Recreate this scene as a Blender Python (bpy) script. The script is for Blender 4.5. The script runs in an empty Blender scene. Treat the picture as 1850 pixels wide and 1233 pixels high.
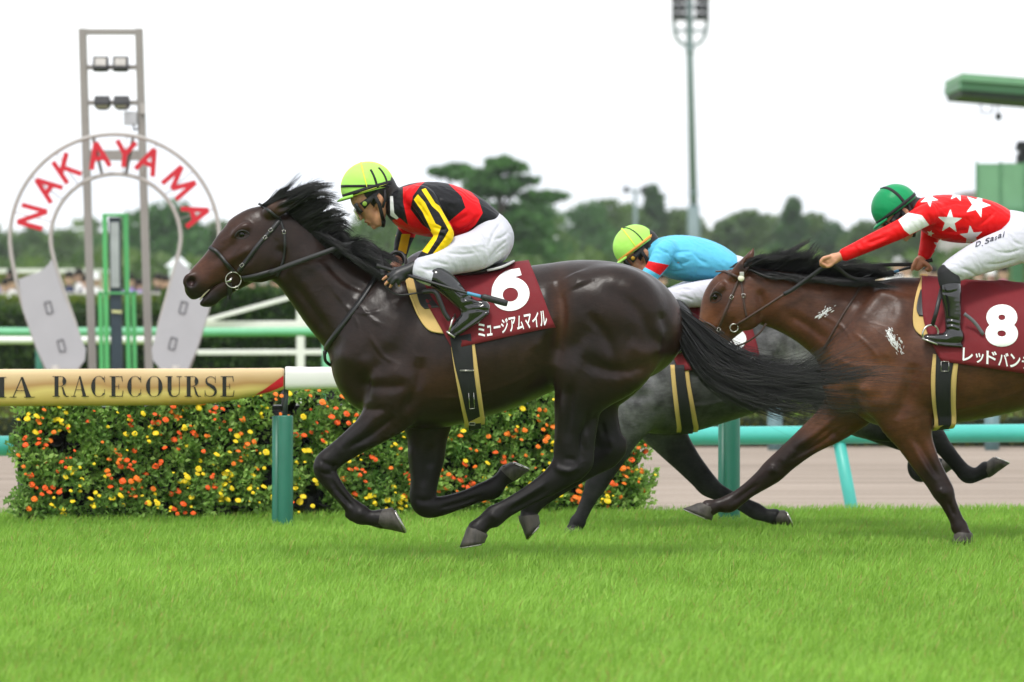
import bpy, bmesh, math, random
import numpy as np
from mathutils import Vector
from mathutils.bvhtree import BVHTree

# ------------------------------------------------------------------ camera, sky, sun, exposure
sc = bpy.context.scene
F, HZ, CX, CAMZ = 8510.0, 517.0, 925.0, 1.35        # focal length in photo pixels, horizon row, centre column, eye height
VIEW = None
camd = bpy.data.cameras.new('camera')
cam = bpy.data.objects.new('camera', camd)
sc.collection.objects.link(cam)
sc.camera = cam
cam.location = (0, 0, CAMZ)
cam.rotation_euler = (math.radians(90), 0, 0)
camd.sensor_width = 36.0
camd.lens = F / 1850.0 * 36.0
camd.shift_y = -(616.5 - HZ) / 1850.0
if VIEW:
    _k = 1850.0 / (VIEW[2] - VIEW[0])
    camd.lens *= _k
    camd.shift_x = ((VIEW[0] + VIEW[2]) / 2 - CX) / (VIEW[2] - VIEW[0])
    camd.shift_y = -((VIEW[1] + VIEW[3]) / 2 - HZ) / (VIEW[2] - VIEW[0])
camd.clip_start = 0.5
camd.clip_end = 5000
camd.dof.use_dof = True
camd.dof.focus_distance = 23.3
camd.dof.aperture_fstop = 4.0 * (1850.0 / (VIEW[2] - VIEW[0]) if VIEW else 1.0)

SUN_EL, SUN_AZ = math.radians(58), math.radians(200)   # a veiled high sun, behind the camera and to its left
wd = bpy.data.worlds.new('World')
sc.world = wd
wd.use_nodes = True
wn, wl = wd.node_tree.nodes, wd.node_tree.links
wn.clear()
w_out = wn.new('ShaderNodeOutputWorld')
w_bg = wn.new('ShaderNodeBackground')
w_sky = wn.new('ShaderNodeTexSky')
w_sky.sky_type = 'NISHITA'
w_sky.sun_disc = False
w_sky.sun_elevation = SUN_EL
w_sky.sun_rotation = SUN_AZ
w_sky.dust_density = 4.0
w_co = wn.new('ShaderNodeTexCoord')
w_map = wn.new('ShaderNodeMapping')
w_map.inputs['Scale'].default_value = (1.0, 1.0, 3.0)
w_noise = wn.new('ShaderNodeTexNoise')
w_noise.inputs['Scale'].default_value = 9.0
w_noise.inputs['Detail'].default_value = 5.0
w_ramp = wn.new('ShaderNodeValToRGB')
w_ramp.color_ramp.elements[0].position = 0.30
w_ramp.color_ramp.elements[0].color = (7.6, 8.1, 8.9, 1)
w_ramp.color_ramp.elements[1].position = 0.62
w_ramp.color_ramp.elements[1].color = (10.6, 10.7, 10.8, 1)
w_mix = wn.new('ShaderNodeMix')
w_mix.data_type = 'RGBA'
w_mix.inputs['Factor'].default_value = 0.93           # closed cloud deck over the clear sky
wl.new(w_co.outputs['Generated'], w_map.inputs['Vector'])
wl.new(w_map.outputs['Vector'], w_noise.inputs['Vector'])
wl.new(w_noise.outputs['Fac'], w_ramp.inputs['Fac'])
wl.new(w_sky.outputs['Color'], w_mix.inputs['A'])
wl.new(w_ramp.outputs['Color'], w_mix.inputs['B'])
wl.new(w_mix.outputs['Result'], w_bg.inputs['Color'])
w_bg.inputs['Strength'].default_value = 0.098
wl.new(w_bg.outputs['Background'], w_out.inputs['Surface'])

sund = bpy.data.lights.new('sun', 'SUN')
sund.energy = 1.5
sund.angle = math.radians(11)
sund.color = (1.0, 0.97, 0.92)
sun = bpy.data.objects.new('sun', sund)
sc.collection.objects.link(sun)
_sd = Vector((math.sin(SUN_AZ) * math.cos(SUN_EL), math.cos(SUN_AZ) * math.cos(SUN_EL), math.sin(SUN_EL)))
sun.rotation_euler = (-_sd).to_track_quat('-Z', 'Y').to_euler()
sun.location = (0, 0, 30)

sc.view_settings.view_transform = 'Standard'
sc.view_settings.look = 'None'
sc.view_settings.gamma = 1.0
sc.view_settings.use_curve_mapping = False
sc.view_settings.exposure = 0.6
sc.render.engine = 'CYCLES'
sc.cycles.use_denoising = True
sc.cycles.max_bounces = 6
sc.cycles.transparent_max_bounces = 8

random.seed(7)
RNG = np.random.default_rng(11)
COL = sc.collection

# ------------------------------------------------------------------ helpers
def P(px, py, d):
    """A photo pixel and a known distance give a point."""
    return np.array([(px - CX) / F * d, d, CAMZ - (py - HZ) / F * d])

def to_px(v):
    y = v[:, 1]
    return CX + F * v[:, 0] / y, HZ + F * (CAMZ - v[:, 2]) / y

def tag(o, label=None, cat=None, group=None, kind=None):
    if label: o['label'] = label
    if cat: o['category'] = cat
    if group: o['group'] = group
    if kind: o['kind'] = kind
    return o

def empty(name, loc, label, cat, group=None):
    o = bpy.data.objects.new(name, None)
    COL.objects.link(o)
    o.location = loc
    o.empty_display_size = 0.2
    return tag(o, label, cat, group)

def world_of(o):
    m = o.matrix_basis.copy()
    if o.parent is not None:
        m = world_of(o.parent) @ o.matrix_parent_inverse @ m
    return m

def link(name, me, mat=None, parent=None):
    o = bpy.data.objects.new(name, me)
    COL.objects.link(o)
    if mat is not None and me is not None and not me.materials:
        me.materials.append(mat)
    if parent is not None:
        o.parent = parent
        o.matrix_parent_inverse = world_of(parent).inverted()
    return o

def mesh_np(name, v, f, smooth=True):
    """Mesh from arrays; f is (n,3) or (n,4) ints, or a list of such."""
    me = bpy.data.meshes.new(name)
    fs = f if isinstance(f, list) else [f]
    fs = [np.asarray(a, dtype=np.int32) for a in fs if len(a)]
    v = np.asarray(v, dtype=np.float32)
    me.vertices.add(len(v))
    me.vertices.foreach_set('co', v.ravel())
    nl = sum(a.size for a in fs)
    np_ = sum(len(a) for a in fs)
    me.loops.add(nl)
    me.loops.foreach_set('vertex_index', np.concatenate([a.ravel() for a in fs]))
    me.polygons.add(np_)
    tot = np.concatenate([np.full(len(a), a.shape[1], np.int32) for a in fs])
    st = np.concatenate([[0], np.cumsum(tot)[:-1]]).astype(np.int32)
    me.polygons.foreach_set('loop_start', st)
    me.polygons.foreach_set('loop_total', tot)
    me.polygons.foreach_set('use_smooth', np.full(np_, smooth))
    me.update(calc_edges=True)
    return me

def set_color(me, name, col):
    a = me.color_attributes.new(name, 'FLOAT_COLOR', 'POINT')
    c = np.ones((len(me.vertices), 4), np.float32)
    c[:, :3] = col
    a.data.foreach_set('color', c.ravel())

def set_float(me, name, val):
    a = me.attributes.new(name, 'FLOAT', 'POINT')
    a.data.foreach_set('value', np.asarray(val, np.float32))

class MB:
    """Collects simple shapes into one mesh."""
    def __init__(self):
        self.v, self.f3, self.f4, self.n = [], [], [], 0
    def add(self, v, f):
        v = np.asarray(v, float)
        f = np.asarray(f, int) + self.n
        (self.f3 if f.shape[1] == 3 else self.f4).append(f)
        self.v.append(v)
        self.n += len(v)
        return self
    def box(self, c, s, ax=None):
        c = np.asarray(c, float)
        h = np.asarray(s, float) / 2
        q = np.array([[-1,-1,-1],[1,-1,-1],[1,1,-1],[-1,1,-1],[-1,-1,1],[1,-1,1],[1,1,1],[-1,1,1]]) * h
        if ax is not None: q = q @ np.asarray(ax, float)
        return self.add(q + c, [[0,3,2,1],[4,5,6,7],[0,1,5,4],[1,2,6,5],[2,3,7,6],[3,0,4,7]])
    def bar(self, a, b, w, t, up=(0, 1, 0)):
        """Box from a to b, w across, t along 'up'."""
        a, b = np.asarray(a, float), np.asarray(b, float)
        x = b - a; L = np.linalg.norm(x); x = x / L
        u = np.asarray(up, float); u = u - x * u.dot(x); u = u / np.linalg.norm(u)
        y = np.cross(u, x)
        return self.box((a + b) / 2, (L, w, t), np.array([x, y, u]))
    def tube(self, pts, r, n=8, cap=True, flat=1.0, lat=(0, 1, 0)):
        pts = np.asarray(pts, float)
        r = np.broadcast_to(np.asarray(r, float), (len(pts),))
        t = np.gradient(pts, axis=0)
        t /= np.linalg.norm(t, axis=1)[:, None] + 1e-12
        l = np.asarray(lat, float)[None] - t * (t @ np.asarray(lat, float))[:, None]
        nl = np.linalg.norm(l, axis=1)
        if (nl < 0.2).any():
            l = np.array([1.0, 0, 0])[None] - t * t[:, :1]
            nl = np.linalg.norm(l, axis=1)
        l /= nl[:, None]
        m = np.cross(t, l)
        a = np.arange(n) / n * 2 * math.pi
        ring = pts[:, None] + r[:, None, None] * (np.cos(a)[None, :, None] * l[:, None] * flat + np.sin(a)[None, :, None] * m[:, None])
        v = ring.reshape(-1, 3)
        k = len(pts)
        i = np.arange(k - 1)[:, None] * n
        j = np.arange(n)[None]
        jn = (j + 1) % n
        f = np.stack([i + j, i + jn, i + n + jn, i + n + j], -1).reshape(-1, 4)
        self.add(v, f)
        if cap:
            b = self.n - len(v)
            c0 = np.array([pts[0], pts[-1]])
            self.v.append(c0); self.n += 2
            jj = np.arange(n); jq = (jj + 1) % n
            self.f3.append(np.stack([np.full(n, self.n - 2), b + jq, b + jj], -1))
            e = b + (k - 1) * n
            self.f3.append(np.stack([np.full(n, self.n - 1), e + jj, e + jq], -1))
        return self
    def lathe(self, prof, c, n=24, axis='z'):
        prof = np.asarray(prof, float)
        a = np.arange(n) / n * 2 * math.pi
        v = np.stack([prof[:, 0][:, None] * np.cos(a), prof[:, 0][:, None] * np.sin(a), np.repeat(prof[:, 1][:, None], n, 1)], -1).reshape(-1, 3)
        if axis == 'y': v = v[:, [0, 2, 1]] * np.array([1, -1, 1])
        if axis == 'x': v = v[:, [2, 0, 1]]
        k = len(prof)
        i = np.arange(k - 1)[:, None] * n; j = np.arange(n)[None]; jn = (j + 1) % n
        f = np.stack([i + j, i + jn, i + n + jn, i + n + j], -1).reshape(-1, 4)
        return self.add(v + np.asarray(c, float), f)
    def poly(self, pts, y0, y1):
        """Prism of an x-z outline between y0 and y1 (convex or fan-safe outlines, triangulated by ear clipping)."""
        from mathutils.geometry import tessellate_polygon
        p2 = [Vector((p[0], p[1], 0)) for p in pts]
        tri = np.array(tessellate_polygon([p2]))
        n = len(pts)
        pa = np.asarray(pts, float)
        area = 0.5 * np.sum(pa[:, 0] * np.roll(pa[:, 1], -1) - np.roll(pa[:, 0], -1) * pa[:, 1])
        v = np.concatenate([np.column_stack([pa[:, 0], np.full(n, y0), pa[:, 1]]), np.column_stack([pa[:, 0], np.full(n, y1), pa[:, 1]])])
        e1 = pa[tri[:, 1]] - pa[tri[:, 0]]; e2 = pa[tri[:, 2]] - pa[tri[:, 0]]
        flip = (e1[:, 0] * e2[:, 1] - e1[:, 1] * e2[:, 0]) < 0
        tri[flip] = tri[flip][:, ::-1]
        i = np.arange(n); j = (i + 1) % n
        side = np.stack([i, j, j + n, i + n], -1)
        if area < 0: side = side[:, ::-1]
        b = self.n
        self.v.append(v); self.n += len(v)
        self.f3.append(tri + b); self.f3.append(tri[:, ::-1] + n + b); self.f4.append(side + b)
        return self
    def mesh(self, name, smooth=False):
        fs = []
        if self.f3: fs.append(np.concatenate(self.f3))
        if self.f4: fs.append(np.concatenate(self.f4))
        return mesh_np(name, np.concatenate(self.v), fs, smooth)
    def build(self, name, mat, parent=None, smooth=False, bevel=0):
        o = link(name, self.mesh(name, smooth), mat, parent)
        if bevel:
            m = o.modifiers.new('bevel', 'BEVEL'); m.width = bevel; m.segments = 2; m.limit_method = 'ANGLE'
        return o

def spline(pts, sub):
    """Catmull-Rom through rows of pts (any number of columns)."""
    p = np.asarray(pts, float)
    if len(p) < 3:
        t = np.linspace(0, 1, sub + 1)[:, None]
        return p[0] * (1 - t) + p[1] * t
    q = np.vstack([2 * p[0] - p[1], p, 2 * p[-1] - p[-2]])
    out = []
    for i in range(len(p) - 1):
        t = (np.arange(sub) / sub)[:, None]
        a, b, c, d = q[i], q[i + 1], q[i + 2], q[i + 3]
        out.append(0.5 * ((2 * b) + (c - a) * t + (2 * a - 5 * b + 4 * c - d) * t * t + (3 * b - a - 3 * c + d) * t ** 3))
    out.append(p[-1:])
    return np.vstack(out)

# ------------------------------------------------------------------ implicit surfaces for bodies
class Field:
    def __init__(self, lo, hi, vox):
        self.lo = np.asarray(lo, float); self.vox = vox
        self.n = np.ceil((np.asarray(hi, float) - self.lo) / vox).astype(int) + 1
        self.g = np.full(self.n, 0.5, np.float32)
    def _slice(self, a, b):
        i0 = np.clip(np.floor((a - self.lo) / self.vox).astype(int), 0, self.n - 1)
        i1 = np.clip(np.ceil((b - self.lo) / self.vox).astype(int) + 1, 1, self.n)
        return i0, i1
    def _axes(self, i0, i1):
        return [(self.lo[k] + self.vox * np.arange(i0[k], i1[k])).astype(np.float32) for k in range(3)]
    def merge(self, i0, i1, d, k, cut=False):
        s = tuple(slice(i0[a], i1[a]) for a in range(3))
        g = self.g[s]
        if cut:
            h = np.maximum(k - np.abs(g + d), 0) / k
            self.g[s] = np.maximum(g, -d) + h * h * k * 0.25
        else:
            h = np.maximum(k - np.abs(g - d), 0) / k
            self.g[s] = np.minimum(g, d) - h * h * k * 0.25
    def loft(self, st, k=0.03, sub=5, cut=False, lat=(0, 1, 0), grow=0.0):
        """st rows: x y z h w egg (h across the axis in the side view, w sideways)."""
        st = np.asarray(st, float)
        if st.shape[1] == 5: st = np.column_stack([st, np.zeros(len(st))])
        q = spline(st, sub) if sub > 1 else st
        q[:, 3:5] = np.maximum(q[:, 3:5], 0.002) + grow
        m = k + 2 * self.vox
        R = np.maximum(q[:, 3], q[:, 4] * (1 + np.abs(q[:, 5])))[:, None] + m
        i0, i1 = self._slice((q[:, :3] - R).min(0), (q[:, :3] + R).max(0))
        if (i1 <= i0).any(): return
        d = np.full(i1 - i0, 0.5, np.float32)
        L0 = np.asarray(lat, float)
        prev = None
        for a, b in zip(q[:-1], q[1:]):
            t = b[:3] - a[:3]; L = np.linalg.norm(t)
            if L < 1e-6: continue
            t = t / L
            l = L0 - t * t.dot(L0)
            if np.linalg.norm(l) < 0.25:
                l = prev if prev is not None else np.array([1.0, 0, 0])
                l = l - t * t.dot(l)
            l /= np.linalg.norm(l); prev = l
            u = np.cross(t, l)
            if u[2] < -1e-3 or (abs(u[2]) <= 1e-3 and u[0] > 0): u = -u
            r = max(a[3], b[3], a[4] * (1 + abs(a[5])), b[4] * (1 + abs(b[5]))) + m
            j0, j1 = self._slice(np.minimum(a[:3], b[:3]) - r, np.maximum(a[:3], b[:3]) + r)
            j0 = np.maximum(j0, i0); j1 = np.minimum(j1, i1)
            if (j1 <= j0).any(): continue
            X, Y, Z = self._axes(j0, j1)
            X = (X - a[0])[:, None, None]; Y = (Y - a[1])[None, :, None]; Z = (Z - a[2])[None, None, :]
            ax = X * t[0] + Y * t[1] + Z * t[2]
            c = np.clip(ax / L, 0, 1)
            e = ax - c * L
            h = a[3] + (b[3] - a[3]) * c
            w = a[4] + (b[4] - a[4]) * c
            pa = (X * u[0] + Y * u[1] + Z * u[2]) / h
            if a[5] or b[5]: w = w * (1 + (a[5] + (b[5] - a[5]) * c) * np.clip(pa, -1, 1))
            pl = (X * l[0] + Y * l[1] + Z * l[2]) / w
            mn = np.minimum(h, w)
            pe = e / mn
            rr = pa * pa + pl * pl + pe * pe
            gg = np.sqrt((pa / h) ** 2 + (pl / w) ** 2 + (pe / mn) ** 2) + 1e-6
            rs = np.sqrt(rr)
            v = rs * (rs - 1) / gg
            v = np.where(rs < 0.05, -mn, v)
            s = tuple(slice(j0[x] - i0[x], j1[x] - i0[x]) for x in range(3))
            d[s] = np.minimum(d[s], v)
        self.merge(i0, i1, d, k, cut)
    def ell(self, c, r, k=0.03, cut=False, ang=0.0):
        """Ellipsoid, turned by ang in the side view."""
        c = np.asarray(c, float); r = np.asarray(r, float)
        R = r.max() + k + 2 * self.vox
        i0, i1 = self._slice(c - R, c + R)
        if (i1 <= i0).any(): return
        X, Y, Z = self._axes(i0, i1)
        X = (X - c[0])[:, None, None]; Y = (Y - c[1])[None, :, None]; Z = (Z - c[2])[None, None, :]
        ca, sa = math.cos(ang), math.sin(ang)
        x = (X * ca + Z * sa) / r[0]; z = (-X * sa + Z * ca) / r[2]; y = Y / r[1]
        rs = np.sqrt(x * x + y * y + z * z)
        gg = np.sqrt((x / r[0]) ** 2 + (y / r[1]) ** 2 + (z / r[2]) ** 2) + 1e-6
        v = np.where(rs < 0.05, -r.min(), rs * (rs - 1) / gg)
        self.merge(i0, i1, v.astype(np.float32), k, cut)
    def mesh(self, smooth=1):
        g = self.g
        s = g < 0
        n = np.zeros(np.array(g.shape) - 1, np.int8)
        for dx in (0, 1):
            for dy in (0, 1):
                for dz in (0, 1):
                    n += s[dx:g.shape[0] - 1 + dx, dy:g.shape[1] - 1 + dy, dz:g.shape[2] - 1 + dz]
        act = (n > 0) & (n < 8)
        I = np.argwhere(act)
        idx = np.full(act.shape, -1, np.int32)
        idx[act] = np.arange(len(I))
        acc = np.zeros((len(I), 3)); cnt = np.zeros(len(I))
        cor = [(0,0,0),(1,0,0),(0,1,0),(1,1,0),(0,0,1),(1,0,1),(0,1,1),(1,1,1)]
        val = [g[I[:, 0] + c[0], I[:, 1] + c[1], I[:, 2] + c[2]] for c in cor]
        for a in range(8):
            for b in range(a + 1, 8):
                dlt = np.array(cor[b]) - np.array(cor[a])
                if np.abs(dlt).sum() != 1: continue
                va, vb = val[a], val[b]
                m = (va < 0) != (vb < 0)
                t = va[m] / (va[m] - vb[m])
                acc[m] += np.array(cor[a]) + t[:, None] * dlt
                cnt[m] += 1
        v = (I + acc / cnt[:, None]) * self.vox + self.lo
        F4 = []
        for ax in range(3):
            o1, o2 = [(1, 2), (2, 0), (0, 1)][ax]
            sl0 = [slice(None)] * 3; sl1 = [slice(None)] * 3
            sl0[ax] = slice(0, -1); sl1[ax] = slice(1, None)
            ch = s[tuple(sl0)] != s[tuple(sl1)]
            for o in (o1, o2):
                k = [slice(None)] * 3; k[o] = 0; ch[tuple(k)] = False
                k[o] = -1; ch[tuple(k)] = False
            E = np.argwhere(ch)
            if not len(E): continue
            e1 = np.zeros(3, int); e1[o1] = 1
            e2 = np.zeros(3, int); e2[o2] = 1
            q = [idx[tuple((E - a).T)] for a in (e1 * 0, e1, e1 + e2, e2)]
            quad = np.stack(q, -1)
            ins = s[tuple(E.T)]
            quad[~ins] = quad[~ins][:, ::-1]
            F4.append(quad)
        f = np.concatenate(F4)
        f = f[(f >= 0).all(1)]
        for _ in range(smooth):
            sm = np.zeros_like(v); ct = np.zeros(len(v))
            for a, b in ((0, 1), (1, 2), (2, 3), (3, 0)):
                for p_, q_ in ((a, b), (b, a)):
                    for c in range(3):
                        sm[:, c] += np.bincount(f[:, p_], weights=v[f[:, q_], c], minlength=len(v))
                    ct += np.bincount(f[:, p_], minlength=len(v))
            v = 0.5 * v + 0.5 * sm / np.maximum(ct, 1)[:, None]
        return v, f

def vnormals(v, f):
    d1 = v[f[:, 2]] - v[f[:, 0]]; d2 = v[f[:, 3]] - v[f[:, 1]]
    fn = np.cross(d1, d2)
    n = np.zeros_like(v)
    for c in range(3):
        for k in range(4):
            n[:, c] += np.bincount(f[:, k], weights=fn[:, c], minlength=len(v))
    return n / (np.linalg.norm(n, axis=1)[:, None] + 1e-12)

def seg_dist(u, v, path):
    """Distance from pixel points to a pixel polyline, and the place along it (0..1)."""
    p = np.asarray(path, float)
    best = np.full(u.shape, 1e9); tt = np.zeros(u.shape)
    L = np.r_[0, np.cumsum(np.linalg.norm(np.diff(p, axis=0), axis=1))]
    for i, (a, b) in enumerate(zip(p[:-1], p[1:])):
        d = b - a; l2 = d.dot(d) + 1e-9
        t = np.clip(((u - a[0]) * d[0] + (v - a[1]) * d[1]) / l2, 0, 1)
        q = np.hypot(u - a[0] - t * d[0], v - a[1] - t * d[1])
        m = q < best
        best[m] = q[m]; tt[m] = (L[i] + t[m] * math.sqrt(l2)) / L[-1]
    return best, tt

def poly_sd(u, v, poly):
    """Signed pixel distance to a polygon, negative inside."""
    p = np.asarray(poly, float)
    d, _ = seg_dist(u, v, np.vstack([p, p[:1]]))
    ins = np.zeros(u.shape, bool)
    for (x0, y0), (x1, y1) in zip(p, np.roll(p, -1, 0)):
        if y0 == y1: continue
        c = ((v < y0) != (v < y1)) & (u < (x1 - x0) * (v - y0) / (y1 - y0) + x0)
        ins ^= c
    return np.where(ins, -d, d)

def relief(v, f, strokes, yc=None):
    """Muscle and crease relief: pixel strokes (path, sigma, amount in m, side) pushed along the normal."""
    n = vnormals(v, f)
    u, w = to_px(v)
    off = np.zeros(len(v))
    for path, sig, amp, side in strokes:
        d, t = seg_dist(u, w, spline(path, 4) if len(path) > 2 else path)
        g = np.exp(-(d / sig) ** 2) * amp * np.clip(np.sin(np.clip(t, 0.04, 0.96) * math.pi) * 1.6, 0, 1)
        if side == 'near': g = g * (v[:, 1] < yc)
        if side == 'far': g = g * (v[:, 1] > yc)
        off += g
    off *= np.clip(np.abs(n[:, 1]) * 1.5, 0, 1)
    return v + n * off[:, None]

def lerp(a, b, t):
    return a + (b - a) * t
# ------------------------------------------------------------------ materials
def srgb(r, g, b):
    f = lambda c: c / 12.92 if c <= 0.04045 else ((c + 0.055) / 1.055) ** 2.4
    return (f(r / 255), f(g / 255), f(b / 255), 1)

class NT:
    def __init__(self, name):
        self.m = bpy.data.materials.new(name)
        self.m.use_nodes = True
        self.n = self.m.node_tree.nodes; self.l = self.m.node_tree.links
        self.b = self.n['Principled BSDF']
        self.co = self.n.new('ShaderNodeTexCoord')
    def set(self, **k):
        for a, v in k.items():
            self.b.inputs[a.replace('_', ' ')].default_value = v
        return self
    def noise(self, scale, detail=4, rough=0.55, vec=None, stretch=None):
        t = self.n.new('ShaderNodeTexNoise')
        t.inputs['Scale'].default_value = scale; t.inputs['Detail'].default_value = detail
        t.inputs['Roughness'].default_value = rough
        src = vec or self.co.outputs['Object']
        if stretch:
            mp = self.n.new('ShaderNodeMapping'); mp.inputs['Scale'].default_value = stretch
            self.l.new(src, mp.inputs['Vector']); src = mp.outputs['Vector']
        self.l.new(src, t.inputs['Vector'])
        return t.outputs['Fac']
    def ramp(self, fac, stops, mode='LINEAR'):
        r = self.n.new('ShaderNodeValToRGB')
        r.color_ramp.interpolation = mode
        e = r.color_ramp.elements
        while len(e) < len(stops): e.new(0.5)
        for el, (p, c) in zip(e, stops):
            el.position = p
            el.color = c if len(c) == 4 else (*c, 1)
        self.l.new(fac, r.inputs['Fac'])
        return r.outputs['Color']
    def mix(self, a, b, fac, mode='MIX'):
        m = self.n.new('ShaderNodeMix'); m.data_type = 'RGBA'; m.blend_type = mode
        for s, k in ((a, 'A'), (b, 'B')):
            if hasattr(s, 'is_linked') or isinstance(s, bpy.types.NodeSocket): self.l.new(s, m.inputs[k])
            else: m.inputs[k].default_value = s if len(s) == 4 else (*s, 1)
        if isinstance(fac, (int, float)): m.inputs['Factor'].default_value = fac
        else: self.l.new(fac, m.inputs['Factor'])
        return m.outputs['Result']
    def math(self, op, a, b=None, c=None):
        m = self.n.new('ShaderNodeMath'); m.operation = op
        for i, s in enumerate((a, b, c)):
            if s is None: continue
            if isinstance(s, (int, float)): m.inputs[i].default_value = s
            else: self.l.new(s, m.inputs[i])
        return m.outputs['Value']
    def attr(self, name, out='Color'):
        a = self.n.new('ShaderNodeAttribute'); a.attribute_name = name
        return a.outputs[out]
    def color(self, s):
        self.l.new(s, self.b.inputs['Base Color']); return self
    def rough(self, s):
        self.l.new(s, self.b.inputs['Roughness']); return self
    def bump(self, h, strength=0.3, dist=0.01):
        b = self.n.new('ShaderNodeBump')
        b.inputs['Strength'].default_value = strength; b.inputs['Distance'].default_value = dist
        self.l.new(h, b.inputs['Height'])
        self.l.new(b.outputs['Normal'], self.b.inputs['Normal'])
        return self

def plain(name, col, rough=0.5, metal=0.0, spec=0.5, var=0.12, scale=6.0, bump=0.0, bscale=60.0, coat=0.0, stretch=None):
    t = NT(name).set(Roughness=rough, Metallic=metal)
    t.b.inputs['Specular IOR Level'].default_value = spec
    t.b.inputs['Coat Weight'].default_value = coat
    c = col if len(col) == 4 else (*col, 1)
    f = t.noise(scale, 5, stretch=stretch)
    lo = tuple(x * (1 - var) for x in c[:3]); hi = tuple(min(1, x * (1 + var)) for x in c[:3])
    t.color(t.ramp(f, [(0.3, lo), (0.7, hi)]))
    t.rough(t.math('ADD', t.math('MULTIPLY', t.noise(scale * 5, 3), 0.15), rough - 0.075))
    if bump: t.bump(t.noise(bscale, 4), bump, 0.004)
    return t.m

def coat_mat(name, rough=0.36, mottle=.16, spec=.23):
    """Horse coat: pigment from the 'coat' attribute, fine hair, skin folds and veins in the relief."""
    t = NT(name)
    c = t.attr('coat')
    lo, hi = 1 - 1.6 * mottle, 1 + 1.3 * mottle
    c2 = t.mix(c, t.ramp(t.noise(11, 6, .62), [(0.32, (lo, lo, lo)), (0.68, (hi, hi, hi))]), 1.0, 'MULTIPLY')
    st = t.noise(70, 3, 0.6, stretch=(0.4, 1.0, 1.4))
    c2 = t.mix(c2, t.ramp(st, [(0.35, (0.84, 0.84, 0.84)), (0.65, (1.12, 1.12, 1.12))]), 1.0, 'MULTIPLY')
    t.color(c2)
    t.b.inputs['Specular IOR Level'].default_value = spec
    bw = t.n.new('ShaderNodeRGBToBW'); t.l.new(c, bw.inputs['Color'])
    dull = t.math('MULTIPLY', t.math('SUBTRACT', 1.0, t.math('MINIMUM', t.math('MULTIPLY', bw.outputs['Val'], 105.0), 1.0)), .34)   # black legs are duller than the body
    t.rough(t.math('ADD', dull, t.math('ADD', t.math('MULTIPLY', t.noise(8, 5, .6), 0.16), rough - 0.08)))
    # branching veins: thin ridges where a warped noise crosses its middle
    vn = t.noise(5.5, 3, .5, stretch=(1, .4, 1.3))
    ridge = t.math('SUBTRACT', 1.0, t.math('MULTIPLY', t.math('ABSOLUTE', t.math('SUBTRACT', vn, .5)), 26.0))
    ridge = t.math('MULTIPLY', t.math('MAXIMUM', ridge, 0.0), t.math('MULTIPLY', t.noise(2.2, 2), .22))
    fold = t.noise(17, 4, .6, stretch=(1.0, .5, .55))
    h = t.math('ADD', t.math('MULTIPLY', t.noise(150, 2, 0.6, stretch=(0.5, 1, 1.0)), 0.16), t.math('MULTIPLY', fold, .85))
    h = t.math('ADD', h, ridge)
    t.bump(h, 0.38, 0.006)
    return t.m

M = {}
M['leather_black'] = plain('black_leather', (0.012, 0.012, 0.013), 0.42, spec=0.5, bump=0.15, bscale=220)
M['leather_brown'] = plain('brown_leather', (0.045, 0.02, 0.012), 0.5, bump=0.15, bscale=220)
M['patent'] = plain('polished_black_leather', (0.008, 0.008, 0.009), 0.16, spec=0.6, coat=0.5, bump=0.05, bscale=60)
M['rubber'] = plain('black_rubber', (0.014, 0.014, 0.015), 0.6)
M['webbing'] = plain('black_webbing', (0.008, 0.008, 0.01), 0.75, bump=0.3, bscale=300)
M['metal'] = plain('polished_steel', (0.5, 0.48, 0.45), 0.28, metal=1.0)
M['tan'] = plain('tan_chamois', srgb(205, 172, 108), 0.85, var=0.08, bump=0.2, bscale=120)
M['maroon'] = plain('maroon_cloth', srgb(112, 14, 26), 0.8, var=0.10, bump=0.2, bscale=160)
M['white_print'] = plain('white_print', (0.86, 0.86, 0.86), 0.7, var=0.02)
M['hoof'] = plain('horn_grey', (0.048, 0.041, 0.034), 0.6, var=0.55, scale=38, bump=0.4, bscale=90, stretch=(1, 1, .2))
M['hair_black'] = plain('black_horsehair', (0.009, 0.0085, 0.009), 0.42, spec=0.5, var=0.4, scale=30)
M['eye'] = plain('dark_eye', (0.004, 0.003, 0.0025), 0.06, spec=0.35)
M['gum'] = plain('pale_gum', srgb(205, 190, 165), 0.4)
M['skin'] = plain('skin', srgb(196, 138, 104), 0.48, var=0.08, scale=30, bump=0.12, bscale=180)
M['hair_dark'] = plain('short_dark_hair', (0.01, 0.009, 0.008), 0.55, bump=0.4, bscale=200)

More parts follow.
